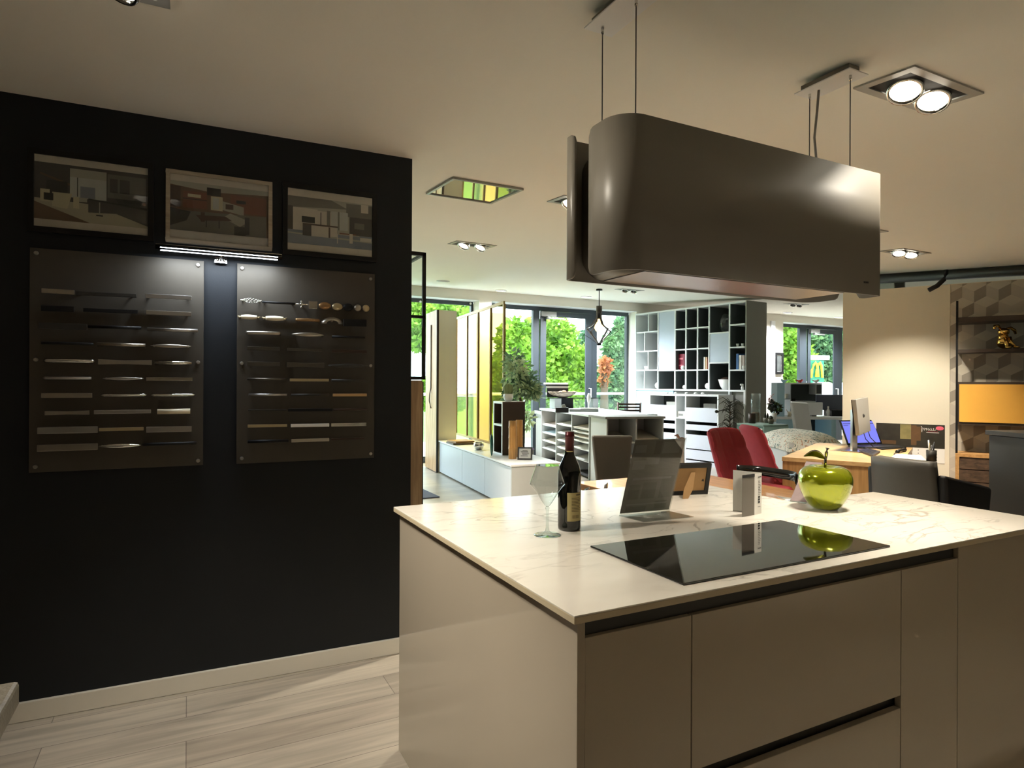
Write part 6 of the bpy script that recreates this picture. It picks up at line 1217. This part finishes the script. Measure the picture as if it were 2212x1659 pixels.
# stacked papers in the open drawers
for px0, px1, py, m_, lab in ((1440, 1458, 868.5, m_paper, 'white glass bowl like stack in the left open drawer'), (1520, 1546, 873, m_sand, 'beige stack of tiles in the right open drawer')):
    z_ = dzz(1482, 880 if px0 > 1480 else 873) - .10; a, c_ = ray_line(px0, FA - kn * .12, kd), ray_line(px1, FA - kn * .12, kd); z1 = dzz((px0 + px1) / 2, py); b = MB(); n = -kn * .14; b.hexa([Vector((q.x, q.y, z_ - .1)) for q in (a, a + n, c_ + n, c_)], [Vector((q.x, q.y, z1)) for q in (a, a + n, c_ + n, c_)]); O('sample_stack', lab, 'samples', b, m_ if m_ is m_paper else m_shelfgrey)
# ------------------------------------------------------------------ sage cabinet with pots
sA, sB, sC = atz(1591, 914, .79), atz(1649, 918, .79), atz(1702.5, 916.5, .79); sD = sA + sC - sB
def at0(p, z): return Vector((p.x, p.y, z))
t = Th('sage_cabinet', 'sage green low cabinet behind the red chairs carrying jars and pots', 'cabinet', at0((sA + sC) / 2, 0))
q = [sA, sB, sC, sD]; cq = (sA + sC) / 2; ins = [p + (cq - p) * .012 for p in q]
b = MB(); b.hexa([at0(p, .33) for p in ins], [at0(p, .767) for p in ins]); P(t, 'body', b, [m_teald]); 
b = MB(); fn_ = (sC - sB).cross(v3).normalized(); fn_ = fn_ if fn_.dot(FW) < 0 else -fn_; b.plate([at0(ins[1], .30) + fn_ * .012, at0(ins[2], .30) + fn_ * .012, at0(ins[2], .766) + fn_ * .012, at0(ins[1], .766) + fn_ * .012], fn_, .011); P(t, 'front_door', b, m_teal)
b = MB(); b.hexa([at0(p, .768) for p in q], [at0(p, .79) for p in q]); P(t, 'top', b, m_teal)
b = MB(); b.hexa([at0(p, 0) for p in ins], [at0(p, .329) for p in ins]); P(t, 'base', b, m_shelfgrey)
ln = (sB - sA).cross(v3).normalized(); ln = ln if ln.dot(FW) < 0 else -ln
c_ = sB.lerp(sA, .18); b = MB(); b.plate([at0(sB.lerp(sA, .03), .705) + ln * .006, at0(sB.lerp(sA, .34), .705) + ln * .006, at0(sB.lerp(sA, .34), .735) + ln * .006, at0(sB.lerp(sA, .03), .735) + ln * .006], ln, .004); P(t, 'white_card', b, m_paper)
zt = .7905
def ont(px, py): return atz(px, py, zt)
c = ont(1637.5, 913); k = depth(c) / F; c = c + FW * .1; k = depth(c) / F; t = Th('glass_cylinder', 'tall clear glass cylinder half filled with terracotta pebbles on the sage cabinet', 'vase', c)
b = MB(); b.lathe([(0, 0), (9.6 * k, 0), (9.6 * k, 62 * k), (9.1 * k, 62 * k), (9.1 * k, 1.5 * k), (0, 1.5 * k)], c, 28); P(t, 'glass', b, m_clear)
b = MB(); b.lathe([(0, 2 * k), (8.7 * k, 2 * k), (8.7 * k, 20 * k), (5 * k, 22 * k), (0, 21 * k)], c, 24); P(t, 'pebbles', b, m_sand)
c = ont(1626, 914.5) + FW * .03; k = depth(c) / F; b = MB(); b.lathe([(0, 0), (7.5 * k, 0), (7.8 * k, 21 * k), (7 * k, 21 * k), (6.6 * k, 15 * k), (0, 15 * k)], c, 24); O('dark_pot', 'dark brown cylinder pot left of the glass cylinder', 'pot', b, m_brownd)
for px, py, r_, h, lab in ((1659, 914, 7, 11, 'small patterned pot with finger cactus beside the glass cylinder'), (1669, 916, 6.5, 10, 'small patterned pot with dark ball cactus at the front of the sage cabinet')):
    c = ont(px, py) + FW * .06; k = depth(c) / F; t = Th('succulent_pot', lab, 'potted plant', c, group='small pots on the sage cabinet')
    b = MB(); b.lathe([(0, 0), (r_ * .6 * k, 0), (r_ * k, h * .5 * k), (r_ * .95 * k, h * k), (r_ * .8 * k, h * k), (0, h * .8 * k)], c, 18); P(t, 'pot', b, mat('patterned_pot', (110, 104, 92), .5, var=.8, scale=60))
    b = MB()
    if h == 11:
        for dx, hh_ in ((-2.5, 14), (2.5, 10)): b.tube([c + RT0 * (dx * k) + v3 * (h * .7 * k), c + RT0 * (dx * k) + v3 * ((h + hh_ * .5) * k), c + RT0 * (dx * k) + v3 * ((h + hh_) * k)], 2 * k, 8, [1.8 * k, 2.2 * k, .8 * k])
    else: b.lathe([(0, h * .8 * k), (4 * k, h * k), (4 * k, (h + 5) * k), (0, (h + 8) * k)], c, 14)
    P(t, 'plant', b, m_feather)
c = ont(1672, 911) + FW * .02; k = depth(c) / F; t = Th('orchid_pot', 'white pot with dark leaves, green stems and a pink bloom on the sage cabinet', 'potted plant', c)
b = MB(); b.lathe([(0, 0), (5 * k, 0), (7.5 * k, 19 * k), (6.5 * k, 19 * k), (0, 15 * k)], c, 20); P(t, 'pot', b, m_white_c)
b = leafcloud([(c + RT0 * (9 * k) + v3 * (30 * k), (9 * k, 6 * k, 9 * k)), (c + RT0 * (-3 * k) + v3 * (34 * k), (5 * k, 5 * k, 10 * k))], 160, 3 * k, 8 * k, 5); P(t, 'dark_leaves', b, m_feather)
b = MB()
for dx in (4, 7, 10, 12): b.tube([c + RT0 * (1 * k) + v3 * (18 * k), c + RT0 * (dx * .6 * k) + v3 * (42 * k), c + RT0 * (dx * k) + v3 * (38 * k) - FW * .03, c + RT0 * ((dx + 2) * k) + v3 * (24 * k) - FW * .05], .7 * k, 6)
P(t, 'green_stems', b, m_treeg)
b = leafcloud([(c + RT0 * (-5 * k) + v3 * (48 * k), (4 * k, 3 * k, 9 * k))], 26, 2.2 * k, 7 * k, 9); P(t, 'bloom', b, mat('pale_pink_petal', (226, 180, 182), .6))
# feathery dry plant
c = atd(1576, 960, 7.6); c = Vector((c.x, c.y, 0)); t = Th('feathery_plant', 'tall dark feathery dry plant standing before the right end of the tall shelf', 'plant', c); k = 7.6 / F
top = atd(1577, 868, 7.6); b = MB(); b.tube([c + v3 * .2, (c + top) / 2, top], .010, 8, [.012, .009, .004]); P(t, 'stem', b, m_bark)
b = MB(); rr = random.Random(4)
for i in range(90):
    u = rr.uniform(.35, 1); p = Vector((c.x, c.y, 0)).lerp(top, u) if True else c; p.z = .2 + (top.z - .2) * u; a = rr.uniform(0, 2 * pi); L_ = rr.uniform(14, 32) * k; d = Vector((math.cos(a), math.sin(a), 0)); b.tube([p, p + d * L_ * .5 + v3 * (L_ * .35), p + d * L_ * .9 + v3 * (L_ * .15), p + d * L_ + v3 * (-L_ * .25)], .004, 4, [.004, .0035, .003, .001])
P(t, 'fronds', b, m_feather); b = MB(); b.lathe([(0, 0), (.14, 0), (.17, .24), (.15, .24), (0, .2)], c, 22); P(t, 'pot', b, m_shelfgrey)
b = MB(); p = atd(1548, 889, 7.6); b.ell(p, (4 * k, 4 * k, 3.4 * k), 12, 8); b.tube([p, p + RT0 * (8 * k) + v3 * (2 * k), atd(1576, 884, 7.6)], .004, 5); P(t, 'seed_head', b, m_feather)

# ------------------------------------------------------------------ red velvet chairs
def redchair(name, label, loc, rz, s=1.0):
    """local: faces +y; quilted front at +y"""
    t = Th(name, label, 'chair', loc, rz, group='red velvet chairs at the oak desk')
    W = .23
    def bk(side):
        def fn(i, j):
            x = (i - .5) * 2; z = .44 + .52 * j; w = W * (1 - .14 * j ** 3); lean = -.17 * j - .02 * j * j; wrap = .055 * abs(x) ** 2.2 * (1 - .2 * j)
            q = 0
            if side > 0: q = -.012 * max(math.exp(-((abs(x) - .36) * 14) ** 2), math.exp(-(x * 99) ** 2) * 0, math.exp(-((j - .34) * 20) ** 2), math.exp(-((j - .68) * 20) ** 2))
            ed = (1 - max(0, (abs(x) - .86) / .14) ** 2 * .5); topc = .018 * abs(x) ** 4
            return (x * w, lean + wrap + side * .042 * ed * (1 if 0 < j < 1 else .5) + q, z - topc * (1 if j > .9 else 0))
        return fn
    b = MB(); nu, nv = 36, 26; b.grid(bk(1), nu, nv); P(t, 'quilted_front', b, m_red, world=False)
    b = MB(); b.grid(bk(-1), nu, nv)
    f1, f2 = bk(1), bk(-1)
    b.grid(lambda i, j: Vector(f2(0, i)).lerp(Vector(f1(0, i)), j) + Vector((-.012 * math.sin(pi * j), 0, 0)), nv, 4); b.grid(lambda i, j: Vector(f2(1, i)).lerp(Vector(f1(1, i)), j) + Vector((.012 * math.sin(pi * j), 0, 0)), nv, 4); b.grid(lambda i, j: Vector(f2(i, 1)).lerp(Vector(f1(i, 1)), j) + Vector((0, 0, .012 * math.sin(pi * j))), nu, 4)
    P(t, 'back_shell', b, m_redl, world=False)
    b = MB(); b.box(-W, W, -.04, .42, .40, .50); P(t, 'seat', b, m_red, .045, world=False, seg=4)
    for x, y in ((-.17, .0), (.17, .0), (-.17, .36), (.17, .36)): b = MB(); b.cyl((x * 1.15, y, 0), (x, y, .41), .011, .015, 10); P(t, 'leg', b, m_blackm, world=False)
    return t
rzf = math.atan2(Pu.y, Pu.x) - pi / 2
c = atd(1652, 1000, 6.2); c1_ = redchair('red_chair', 'red velvet chair showing its quilted front left of the oak desk', (c.x, c.y, 0), rzf + R(38))
c = atd(1592, 1000, 5.6); copy_tree(c1_, (c.x, c.y, 0), rzf - R(22), 'red velvet chair showing its rose back and side, leftmost of the pair')

# ------------------------------------------------------------------ pendant lamp
c = atc(1294.5, 624.5, .002); D = depth(c); k = D / F
def pz_(y): return atd(1294.5, y, D).z
t = Th('pendant_lamp', 'black lantern shaped pendant lamp of curved slats before the window', 'pendant lamp', c)
b = MB(); b.cyl(Vector((c.x, c.y, c.z)), Vector((c.x, c.y, pz_(627.5))), 6.3 * k, 7 * k, 24); P(t, 'ceiling_cap', b, m_blackm)
b = MB(); b.cyl((c.x, c.y, pz_(661.5)), (c.x, c.y, pz_(627)), .9 * k, n=8); P(t, 'cord', b, m_blackm)
b = MB(); b.cyl((c.x, c.y, pz_(676)), (c.x, c.y, pz_(661)), 6.3 * k, n=24); P(t, 'neck', b, m_wenge)
for i in range(6):
    a = i * pi / 3 + .35; d = Vector((math.cos(a), math.sin(a), 0)); s_ = Vector((-d.y, d.x, 0))
    cl = [(5.6, 662), (6, 674), (8, 688), (15, 700), (29, 708), (44, 713), (36, 720), (18, 732), (3, 743)]
    pts = [Vector((c.x, c.y, pz_(y))) + d * (r_ * k) for r_, y in cl]
    def fn(i_, j_, pts=pts, s_=s_):
        u = i_ * (len(pts) - 1); n = min(int(u), len(pts) - 2); return pts[n].lerp(pts[n + 1], u - n) + s_ * ((j_ - .5) * 4.2 * k)
    b = MB(); b.grid(fn, 24, 1); o = P(t, 'slat', b, m_wenge); md = o.modifiers.new('th', 'SOLIDIFY'); md.thickness = .006
b = MB(); b.cyl((c.x, c.y, pz_(746)), (c.x, c.y, pz_(741)), 4.5 * k, n=18); P(t, 'bottom_disc', b, m_blackm)
b = MB(); b.lathe([(0, 0), (7 * k, 3 * k), (10.5 * k, 10 * k), (8 * k, 18 * k), (3.4 * k, 24 * k), (3 * k, 29 * k), (0, 29 * k)], (c.x, c.y, pz_(718)), 20); P(t, 'bulb', b, m_bulb)
b = MB(); b.cyl((c.x, c.y, pz_(690)), (c.x, c.y, pz_(676.5)), 2.6 * k, n=12); P(t, 'lamp_holder', b, m_blackm)

# ------------------------------------------------------------------ office beyond the shelf
p = aty(1683, 785, YF - .02); k = depth(p) / F; M = Matrix.Translation(p); t = Th('framed_photo', 'narrow black framed monochrome photo on the far pier', 'picture', p)
w_, h_ = aty(1692, 785, YF).x - aty(1674, 785, YF).x, 46 * k
b = MB(); e = .05
for a in ((-w_ / 2, w_ / 2, h_ / 2 - e, h_ / 2), (-w_ / 2, w_ / 2, -h_ / 2, -h_ / 2 + e), (-w_ / 2, -w_ / 2 + e * 1.2, -h_ / 2 + e, h_ / 2 - e), (w_ / 2 - e * 1.2, w_ / 2, -h_ / 2 + e, h_ / 2 - e)): b.box(a[0], a[1], -.012, .018, a[2], a[3], M)
P(t, 'frame', b, m_blackm)
b = MB(); b.box(-w_ / 2 + e, w_ / 2 - e, .004, .012, -h_ / 2 + e, h_ / 2 - e, M); P(t, 'mount', b, m_paper)
b = MB(); b.box(-w_ * .26, w_ * .26, .002, .0035, -h_ * .38, h_ * .36, M); P(t, 'photo', b, mat('monochrome_photo', (70, 74, 72), .6, var=.8, scale=8))
OX = RT0
def ob(px, py, D): return atd(px, py, D)
def obox(mb, px0, px1, y0, y1, D, dd, z0=None):
    a, c_ = atd(px0, y1, D), atd(px1, y0, D); zb_ = a.z if z0 is None else z0; u = Vector((c_.x - a.x, c_.y - a.y, 0)); f = FW * dd
    q = [Vector((a.x, a.y, zb_)), Vector((a.x, a.y, zb_)) + u, Vector((a.x, a.y, zb_)) + u + f, Vector((a.x, a.y, zb_)) + f]; return mb.hexa(q, [Vector((p.x, p.y, c_.z)) for p in q])
D = 11.0
t = Th('office_desk', 'pale blue office desk in front of the right window', 'desk', at0(ob(1750, 905, D), 0))
zt = ob(1750, 905, D).z
b = MB(); obox(b, 1677, 1832, 901, 906, D, .75); P(t, 'desktop', b, m_lwhite, .003)
b = MB(); obox(b, 1677, 1718, 906.2, 925, D + .02, .7, 0.0); P(t, 'side_cabinet', b, m_blue)
b = MB(); obox(b, 1796, 1806, 906.2, 945, D + .02, .7, 0.0); P(t, 'leg_panel', b, m_blue)
b = MB(); obox(b, 1719, 1795, 906.2, 945, D + .62, .04, 0.0); P(t, 'back_panel', b, m_dkgrey)
ztd = atd(1750, 901, D).z + .001
t = Th('desk_hutch', 'grey open hutch with pale blue side standing on the office desk', 'shelf', ob(1730, 897, D + .4))
Dh = D + .25
b = MB(); obox(b, 1678.5, 1695, 826.5, 897, Dh - .15, .25, ztd); P(t, 'side_panel', b, m_blue)
b = MB(); obox(b, 1695.3, 1776, 827, 829.5, Dh, .3); P(t, 'top_panel', b, m_lwhite)
b = MB(); obox(b, 1695.3, 1762, 830, 897, Dh + .27, .03, ztd); obox(b, 1762.2, 1775.5, 830, 851, Dh + .27, .03); P(t, 'back_panel', b, m_shelfdark)
for x0 in (1707, 1762): b = MB(); obox(b, x0, x0 + 1.8, 829.7, 897 if x0 < 1750 else 852, Dh, .26, ztd if x0 < 1750 else None); P(t, 'divider', b, m_ltgrey)
b = MB(); obox(b, 1695.4, 1706.8, 861, 863, Dh, .26); obox(b, 1763.9, 1776, 850.5, 852.5, Dh, .26); P(t, 'shelf', b, m_ltgrey)
b = MB(); obox(b, 1708.9, 1761.8, 866.5, 868.5, Dh, .26); P(t, 'lower_shelf', b, m_ltgrey)
ztop = atd(1730, 827, Dh).z + .001
def bird(px, D_, m_, lab, flip=1):
    q = atd(px, 826, D_); q.z = ztop; k = D_ / F; t = Th('bird_ornament', lab, 'ornament', q, group='bird ornaments on the desk hutch')
    b = MB(); M = Matrix(((RT0.x, FW.x, 0), (RT0.y, FW.y, 0), (0, 0, 1))); b.ell(q + v3 * (3.3 * k), (5 * k, 3.2 * k, 3.2 * k), 14, 8, M); P(t, 'body', b, m_)
    b = MB(); b.ell(q + RT0 * (4.2 * k * flip) + v3 * (6 * k), (2.2 * k, 2 * k, 2 * k), 12, 8, M); b.tube([q + RT0 * (5.6 * k * flip) + v3 * (6 * k), q + RT0 * (8 * k * flip) + v3 * (5.8 * k)], .7 * k, 6, [.8 * k, .1 * k]); P(t, 'head', b, m_)
    b = MB(); b.tube([q - RT0 * (3 * k * flip) + v3 * (3.6 * k), q - RT0 * (10 * k * flip) + v3 * (6.5 * k)], 1.2 * k, 8, [1.8 * k, .6 * k], flat=.5); P(t, 'tail', b, m_)
bird(1693, Dh + .12, m_blue, 'pale blue bird ornament at the left end of the desk hutch', -1)
bird(1728, Dh + .12, mat('red_bird_glaze', (196, 60, 66), .4), 'red bird ornament in the middle of the desk hutch top', 1)
bird(1763, Dh + .12, m_white_c, 'white bird ornament at the right end of the desk hutch', 1)
b = MB(); obox(b, 1697, 1702, 850.5, 860.8, Dh + .06, .1); O('cream_tin', 'small cream tin in the left column of the desk hutch', 'tin', b, m_cream)
b = MB(); obox(b, 1709.5, 1718, 861, 866.4, Dh + .04, .14); O('black_case', 'small black case on the lower hutch shelf', 'case', b, m_blackm)
b = MB(); obox(b, 1763, 1840, 853, 886, D + .58, .05); O('desk_divider', 'blue grey fabric divider behind the office desk', 'divider', b, m_denim, bevel=.006)
k = 10.3 / F; c = atd(1734, 900, 10.25); t = Th('white_office_chair', 'white high backed chair in front of the pale blue office desk', 'chair', at0(c, 0))
a0_, a1_, a2_, a3_ = atd(1711, 869, 10.2), atd(1747, 871, 10.3), atd(1756, 932, 10.45), atd(1720, 934, 10.35)
nn = (a1_ - a0_).cross(a3_ - a0_).normalized(); nn = nn if nn.dot(FW) < 0 else -nn
b = MB(); b.plate([a0_, a1_, a2_, a3_], nn, .07); P(t, 'backrest', b, m_lwhite, .02, seg=3)
b = MB(); sc = (a2_ + a3_) / 2 + FW * .25; b.box(sc.x - .23, sc.x + .23, sc.y - .2, sc.y + .2, sc.z - .12, sc.z - .04); P(t, 'seat', b, m_lwhite, .02)
b = MB(); b.cyl((sc.x, sc.y, .05), (sc.x, sc.y, sc.z - .121), .03, n=12)
for i in range(5): a = i * 2 * pi / 5; b.tube([(sc.x, sc.y, .08), (sc.x + .28 * math.cos(a), sc.y + .28 * math.sin(a), .03)], .02, 8)
P(t, 'pedestal', b, m_slate)
t = Th('white_monitor', 'white monitor seen from behind on the pale blue office desk', 'monitor', ob(1764, 902, D + .2)); b = MB(); obox(b, 1740, 1777.5, 869.5, 897, D + .15, .04); P(t, 'screen_back', b, m_lwhite, .006); b = MB(); obox(b, 1757, 1764, 890, 901, D + .2, .05, ztd); P(t, 'stand', b, m_slate)
q = ob(1789, 900, D + .3); q.z = ztd; k = D / F; b = MB(); b.lathe([(0, 0), (3.4 * k, 0), (3.2 * k, 13 * k), (1.6 * k, 17 * k), (1.8 * k, 22 * k), (0, 22 * k)], q, 16); O('white_bottle', 'white bottle standing on the office desk', 'bottle', b, m_white_c)
b = MB(); obox(b, 1797, 1832, 886, 899, D + .25, .3, ztd); O('desk_printer', 'low black printer on the right end of the office desk', 'printer', b, m_blackm, bevel=.01)
b = MB(); obox(b, 1782, 1800, 900, 900.8, D + .1, .14, ztd); O('desk_papers', 'loose white papers beside the white bottle on the office desk', 'papers', b, m_paper)
q = ob(1705, 900, D + .12); q.z = ztd; b = MB(); b.lathe([(0, 0), (4 * k, 0), (4 * k, 11 * k), (3.6 * k, 11 * k), (0, 9 * k)], q, 14)
for s_ in (-1, 1): b.tube([q + RT0 * (s_ * 3.4 * k) + v3 * (10 * k), q + RT0 * (s_ * 7 * k) + v3 * (16 * k)], .9 * k, 6)
O('antler_jar', 'pale jar with two branching prongs on the office desk', 'jar', b, m_cream)
# bed corner
D = 7.7; t = Th('display_bed', 'bed with leaf patterned duvet seen beyond the oak desk', 'bed', at0(atd(1762, 960, D), 0)); k = D / F
l0, r0 = atd(1700, 936, D), atd(1822, 936, D); u = Vector((r0.x - l0.x, r0.y - l0.y, 0)); zt = atd(1760, 931, D + .4).z
def dv_(i, j): s_ = 1 - abs(2 * i - 1) ** 3.2; s2 = 1 - abs(2 * j - 1) ** 4; return Vector((l0.x, l0.y, 0)) + u * (i * 1.06 - .03) + FW * (j * 1.2 - .1) + v3 * (zt - .22 + .22 * (max(0, s_) * max(0, s2)) ** .5 + .012 * math.sin(9 * i + 4 * j))
b = MB(); b.grid(dv_, 28, 16); P(t, 'duvet', b, m_print)
b = MB(); q = [Vector((l0.x, l0.y, 0)), Vector((l0.x, l0.y, 0)) + u, Vector((l0.x, l0.y, 0)) + u + FW * 1.0, Vector((l0.x, l0.y, 0)) + FW * 1.0]; b.hexa([p + v3 * .05 for p in q], [p + v3 * (zt - .19) for p in q]); P(t, 'mattress', b, m_lwhite, .03)
b = MB(); l1 = atd(1702, 944, D - .02); b.grid(lambda i, j: Vector((l1.x, l1.y, 0)) + u * (.36 * i * (1 - .3 * j)) - FW * (.03 + .02 * math.sin(12 * i)) + v3 * (zt - .10 - .08 * i - .36 * j), 16, 6); P(t, 'sheet', b, m_lwhite)

# ------------------------------------------------------------------ outside
mb = MB(); mb.box(-12, 40, YW + .11, 14.2, -.12, -.02); ST('terrace', mb, m_terr)
mb = MB(); mb.box(-60, 90, 14.2, 90, -.6, -.5); ST('lawn', mb, m_grass)
t = Th('balustrade', 'white rail balustrade with glass along the terrace edge', 'railing', (6, 13, 0))
b = MB(); b.tube([(-6, 13, 1.13), (24, 13, 1.13)], .032, 10); P(t, 'top_rail', b, m_white_c)
for x in range(-5, 24, 2): b = MB(); b.box(x - .02, x + .02, 12.98, 13.02, -.02, 1.1); P(t, 'post', b, m_slate)
b = MB(); b.box(-6, 24, 12.995, 13.005, .1, .98); P(t, 'glass_panel', b, m_glass)
def tree(label, blobs, D, n, ls, m_, seed, trunk=None, flat=.7):
    k = D / F; cs = [(atd(x, y, D + dd), (rx * k, rx * k * flat, rz * k)) for x, y, rx, rz, dd in blobs]; c0 = sum((c for c, r in cs), Vector()) / len(cs)
    t = Th('garden_tree', label, 'tree', (c0.x, c0.y, -.5), group='trees beyond the terrace')
    rr = random.Random(seed); b = MB(); tot = sum(r[0] * r[2] for c, r in cs)
    for c, r in cs:
        for i in range(int(n * r[0] * r[2] / tot)):
            v = Vector((rr.gauss(0, 1), rr.gauss(0, 1), rr.gauss(0, 1))).normalized(); p = c + Vector((v.x * r[0], v.y * r[1], v.z * r[2])) * rr.uniform(.72, 1.06)
            d = (v * .5 + Vector((rr.uniform(-1, 1), rr.uniform(-1, 1), rr.uniform(-1, .6)))).normalized(); s_ = d.cross(Vector((rr.uniform(-1, 1), rr.uniform(-1, 1), rr.uniform(-1, 1)))).normalized(); L_ = ls * rr.uniform(.6, 1.3)
            b.face([p, p + d * L_ * .5 + s_ * L_ * .32, p + d * L_, p + d * L_ * .5 - s_ * L_ * .32])
    P(t, 'foliage', b, m_)
    b = MB()
    for c, r in cs: b.ell(c, (r[0] * .7, r[1] * .7, r[2] * .74), 14, 9)
    P(t, 'inner_foliage', b, m_)
    b = MB(); b.cyl((c0.x, c0.y, -.5), (c0.x, c0.y, c0.z), .16, .08, 12); P(t, 'trunk', b, m_bark)
    return t
tree('large bright green rounded tree filling the glass door', [(1118, 745, 48, 55, 0), (1196, 742, 52, 58, .5), (1150, 800, 60, 60, -.5), (1232, 800, 42, 62, 0), (1180, 860, 85, 45, -.6), (1090, 850, 45, 40, .4)], 17, 9000, .16, m_treeg, 21)
tree('blue green tree with pointed top right of the pendant lamp', [(1342, 712, 14, 26, 0), (1335, 752, 34, 36, 0), (1352, 800, 34, 50, .3), (1318, 820, 30, 50, -.2), (1340, 860, 50, 40, 0), (1268, 735, 16, 22, 1.5)], 19, 6000, .17, m_treeb, 22)
tree('small rust leaved shrub in front of the blue green tree', [(1308, 790, 9, 16, 0), (1303, 822, 7, 10, 0)], 16.5, 260, .14, m_treer, 23)
tree('light foliage showing above the wardrobe', [(905, 668, 40, 22, 0), (965, 672, 45, 20, 0), (1010, 680, 30, 20, .4), (940, 720, 90, 40, 0)], 17, 4000, .16, m_treeg, 24)
tree('low yellow green hedge behind the brass framed screen', [(1010, 830, 45, 40, 0), (1060, 825, 45, 45, 0), (960, 850, 60, 40, 0), (1085, 790, 25, 30, 1)], 18, 5000, .17, m_treeg, 25)
tree('tall green tree left of the dark mullion in the right window', [(1700, 730, 30, 44, 0), (1722, 775, 36, 44, 0), (1700, 820, 36, 40, 0), (1735, 720, 20, 30, 1)], 24, 5000, .22, m_treeg, 26)
tree('blue green tree at the right side of the right window', [(1770, 735, 34, 34, 0), (1790, 790, 30, 50, 0), (1815, 760, 24, 60, 0), (1770, 800, 20, 30, 2)], 25, 5000, .22, m_treeb, 27)
D = 22.0; q = atd(1765, 830, D); t = Th('roadside_sign', 'green panel with rounded yellow arch shape seen through the right glass door', 'sign', (q.x, q.y, -.5)); k = D / F
b = MB(); obox(b, 1751, 1780, 779, 834, D, .08); P(t, 'panel', b, m_signg); b = MB(); obox(b, 1750, 1792, 768, 777, D, .08); P(t, 'top_panel', b, m_signw)
b = MB(); b.tube([atd(x, y, D - .06) for x, y in ((1752, 816), (1754, 800), (1758, 788), (1762, 783), (1764.5, 788), (1766.5, 800), (1767.5, 814))], 2.6 * k, 8); b.tube([atd(x, y, D - .06) for x, y in ((1763, 814), (1765, 798), (1768, 787), (1771.5, 783), (1774.5, 790), (1776, 804), (1776.5, 816))], 2.6 * k, 8); P(t, 'yellow_arches', b, m_signy)
b = MB(); obox(b, 1757, 1759, 834, 850, D + .02, .05, -.5); obox(b, 1773, 1775, 834, 850, D + .02, .05, -.5); P(t, 'post', b, m_slate)
b = MB(); obox(b, 1774, 1801, 826, 842, D - 1, .8, -.5); O('white_van', 'white parked delivery box seen low through the right glass door', 'vehicle', b, m_signw, bevel=.08)

# ------------------------------------------------------------------ world, sun, camera
w = bpy.data.worlds.new('sky'); SC.world = w; w.use_nodes = True; bg = w.node_tree.nodes['Background']; bg.inputs[0].default_value = (.80, .92, 1.0, 1); bg.inputs[1].default_value = 4.2
sd = bpy.data.lights.new('sun', 'SUN'); sd.energy = 1.6; sd.angle = R(1.5); sd.color = (1, .95, .85); so_ = bpy.data.objects.new('sun', sd); COL.objects.link(so_)
so_.matrix_world = Vector((.45, .62, -.75)).to_track_quat('-Z', 'Y').to_matrix().to_4x4()
for nme, x0, x1 in (('window_portal', -.6, 4.5), ('window_portal', 4.75, 7.95), ('window_portal', 12.2, 15.2)):
    d = bpy.data.lights.new(nme, 'AREA'); d.shape = 'RECTANGLE'; d.size = x1 - x0; d.size_y = 2.7; o = bpy.data.objects.new(nme, d); COL.objects.link(o); d.cycles.is_portal = True
    o.matrix_world = Matrix.Translation(((x0 + x1) / 2, YW + .09, 1.38)) @ Vector((0, -1, 0)).to_track_quat('-Z', 'Z').to_matrix().to_4x4()
cd = bpy.data.cameras.new('camera'); cd.sensor_width = 36; cd.lens = F / 2212 * 36; cd.clip_start = .02; cd.clip_end = 300; co = bpy.data.objects.new('camera', cd); COL.objects.link(co)
M = Matrix.Identity(4)
for i in range(3): M[i][0] = RT[i]; M[i][1] = UP[i]; M[i][2] = -FW[i]; M[i][3] = CAM[i]
co.matrix_world = M; SC.camera = co
vs = SC.view_settings; vs.view_transform = 'Standard'; vs.look = 'None'; vs.exposure = 0.85; vs.gamma = 1.0; vs.use_curve_mapping = False
SC.cycles.max_bounces = 8; SC.cycles.transparent_max_bounces = 24; SC.cycles.caustics_reflective = False; SC.cycles.caustics_refractive = False; SC.cycles.sample_clamp_indirect = 6.0
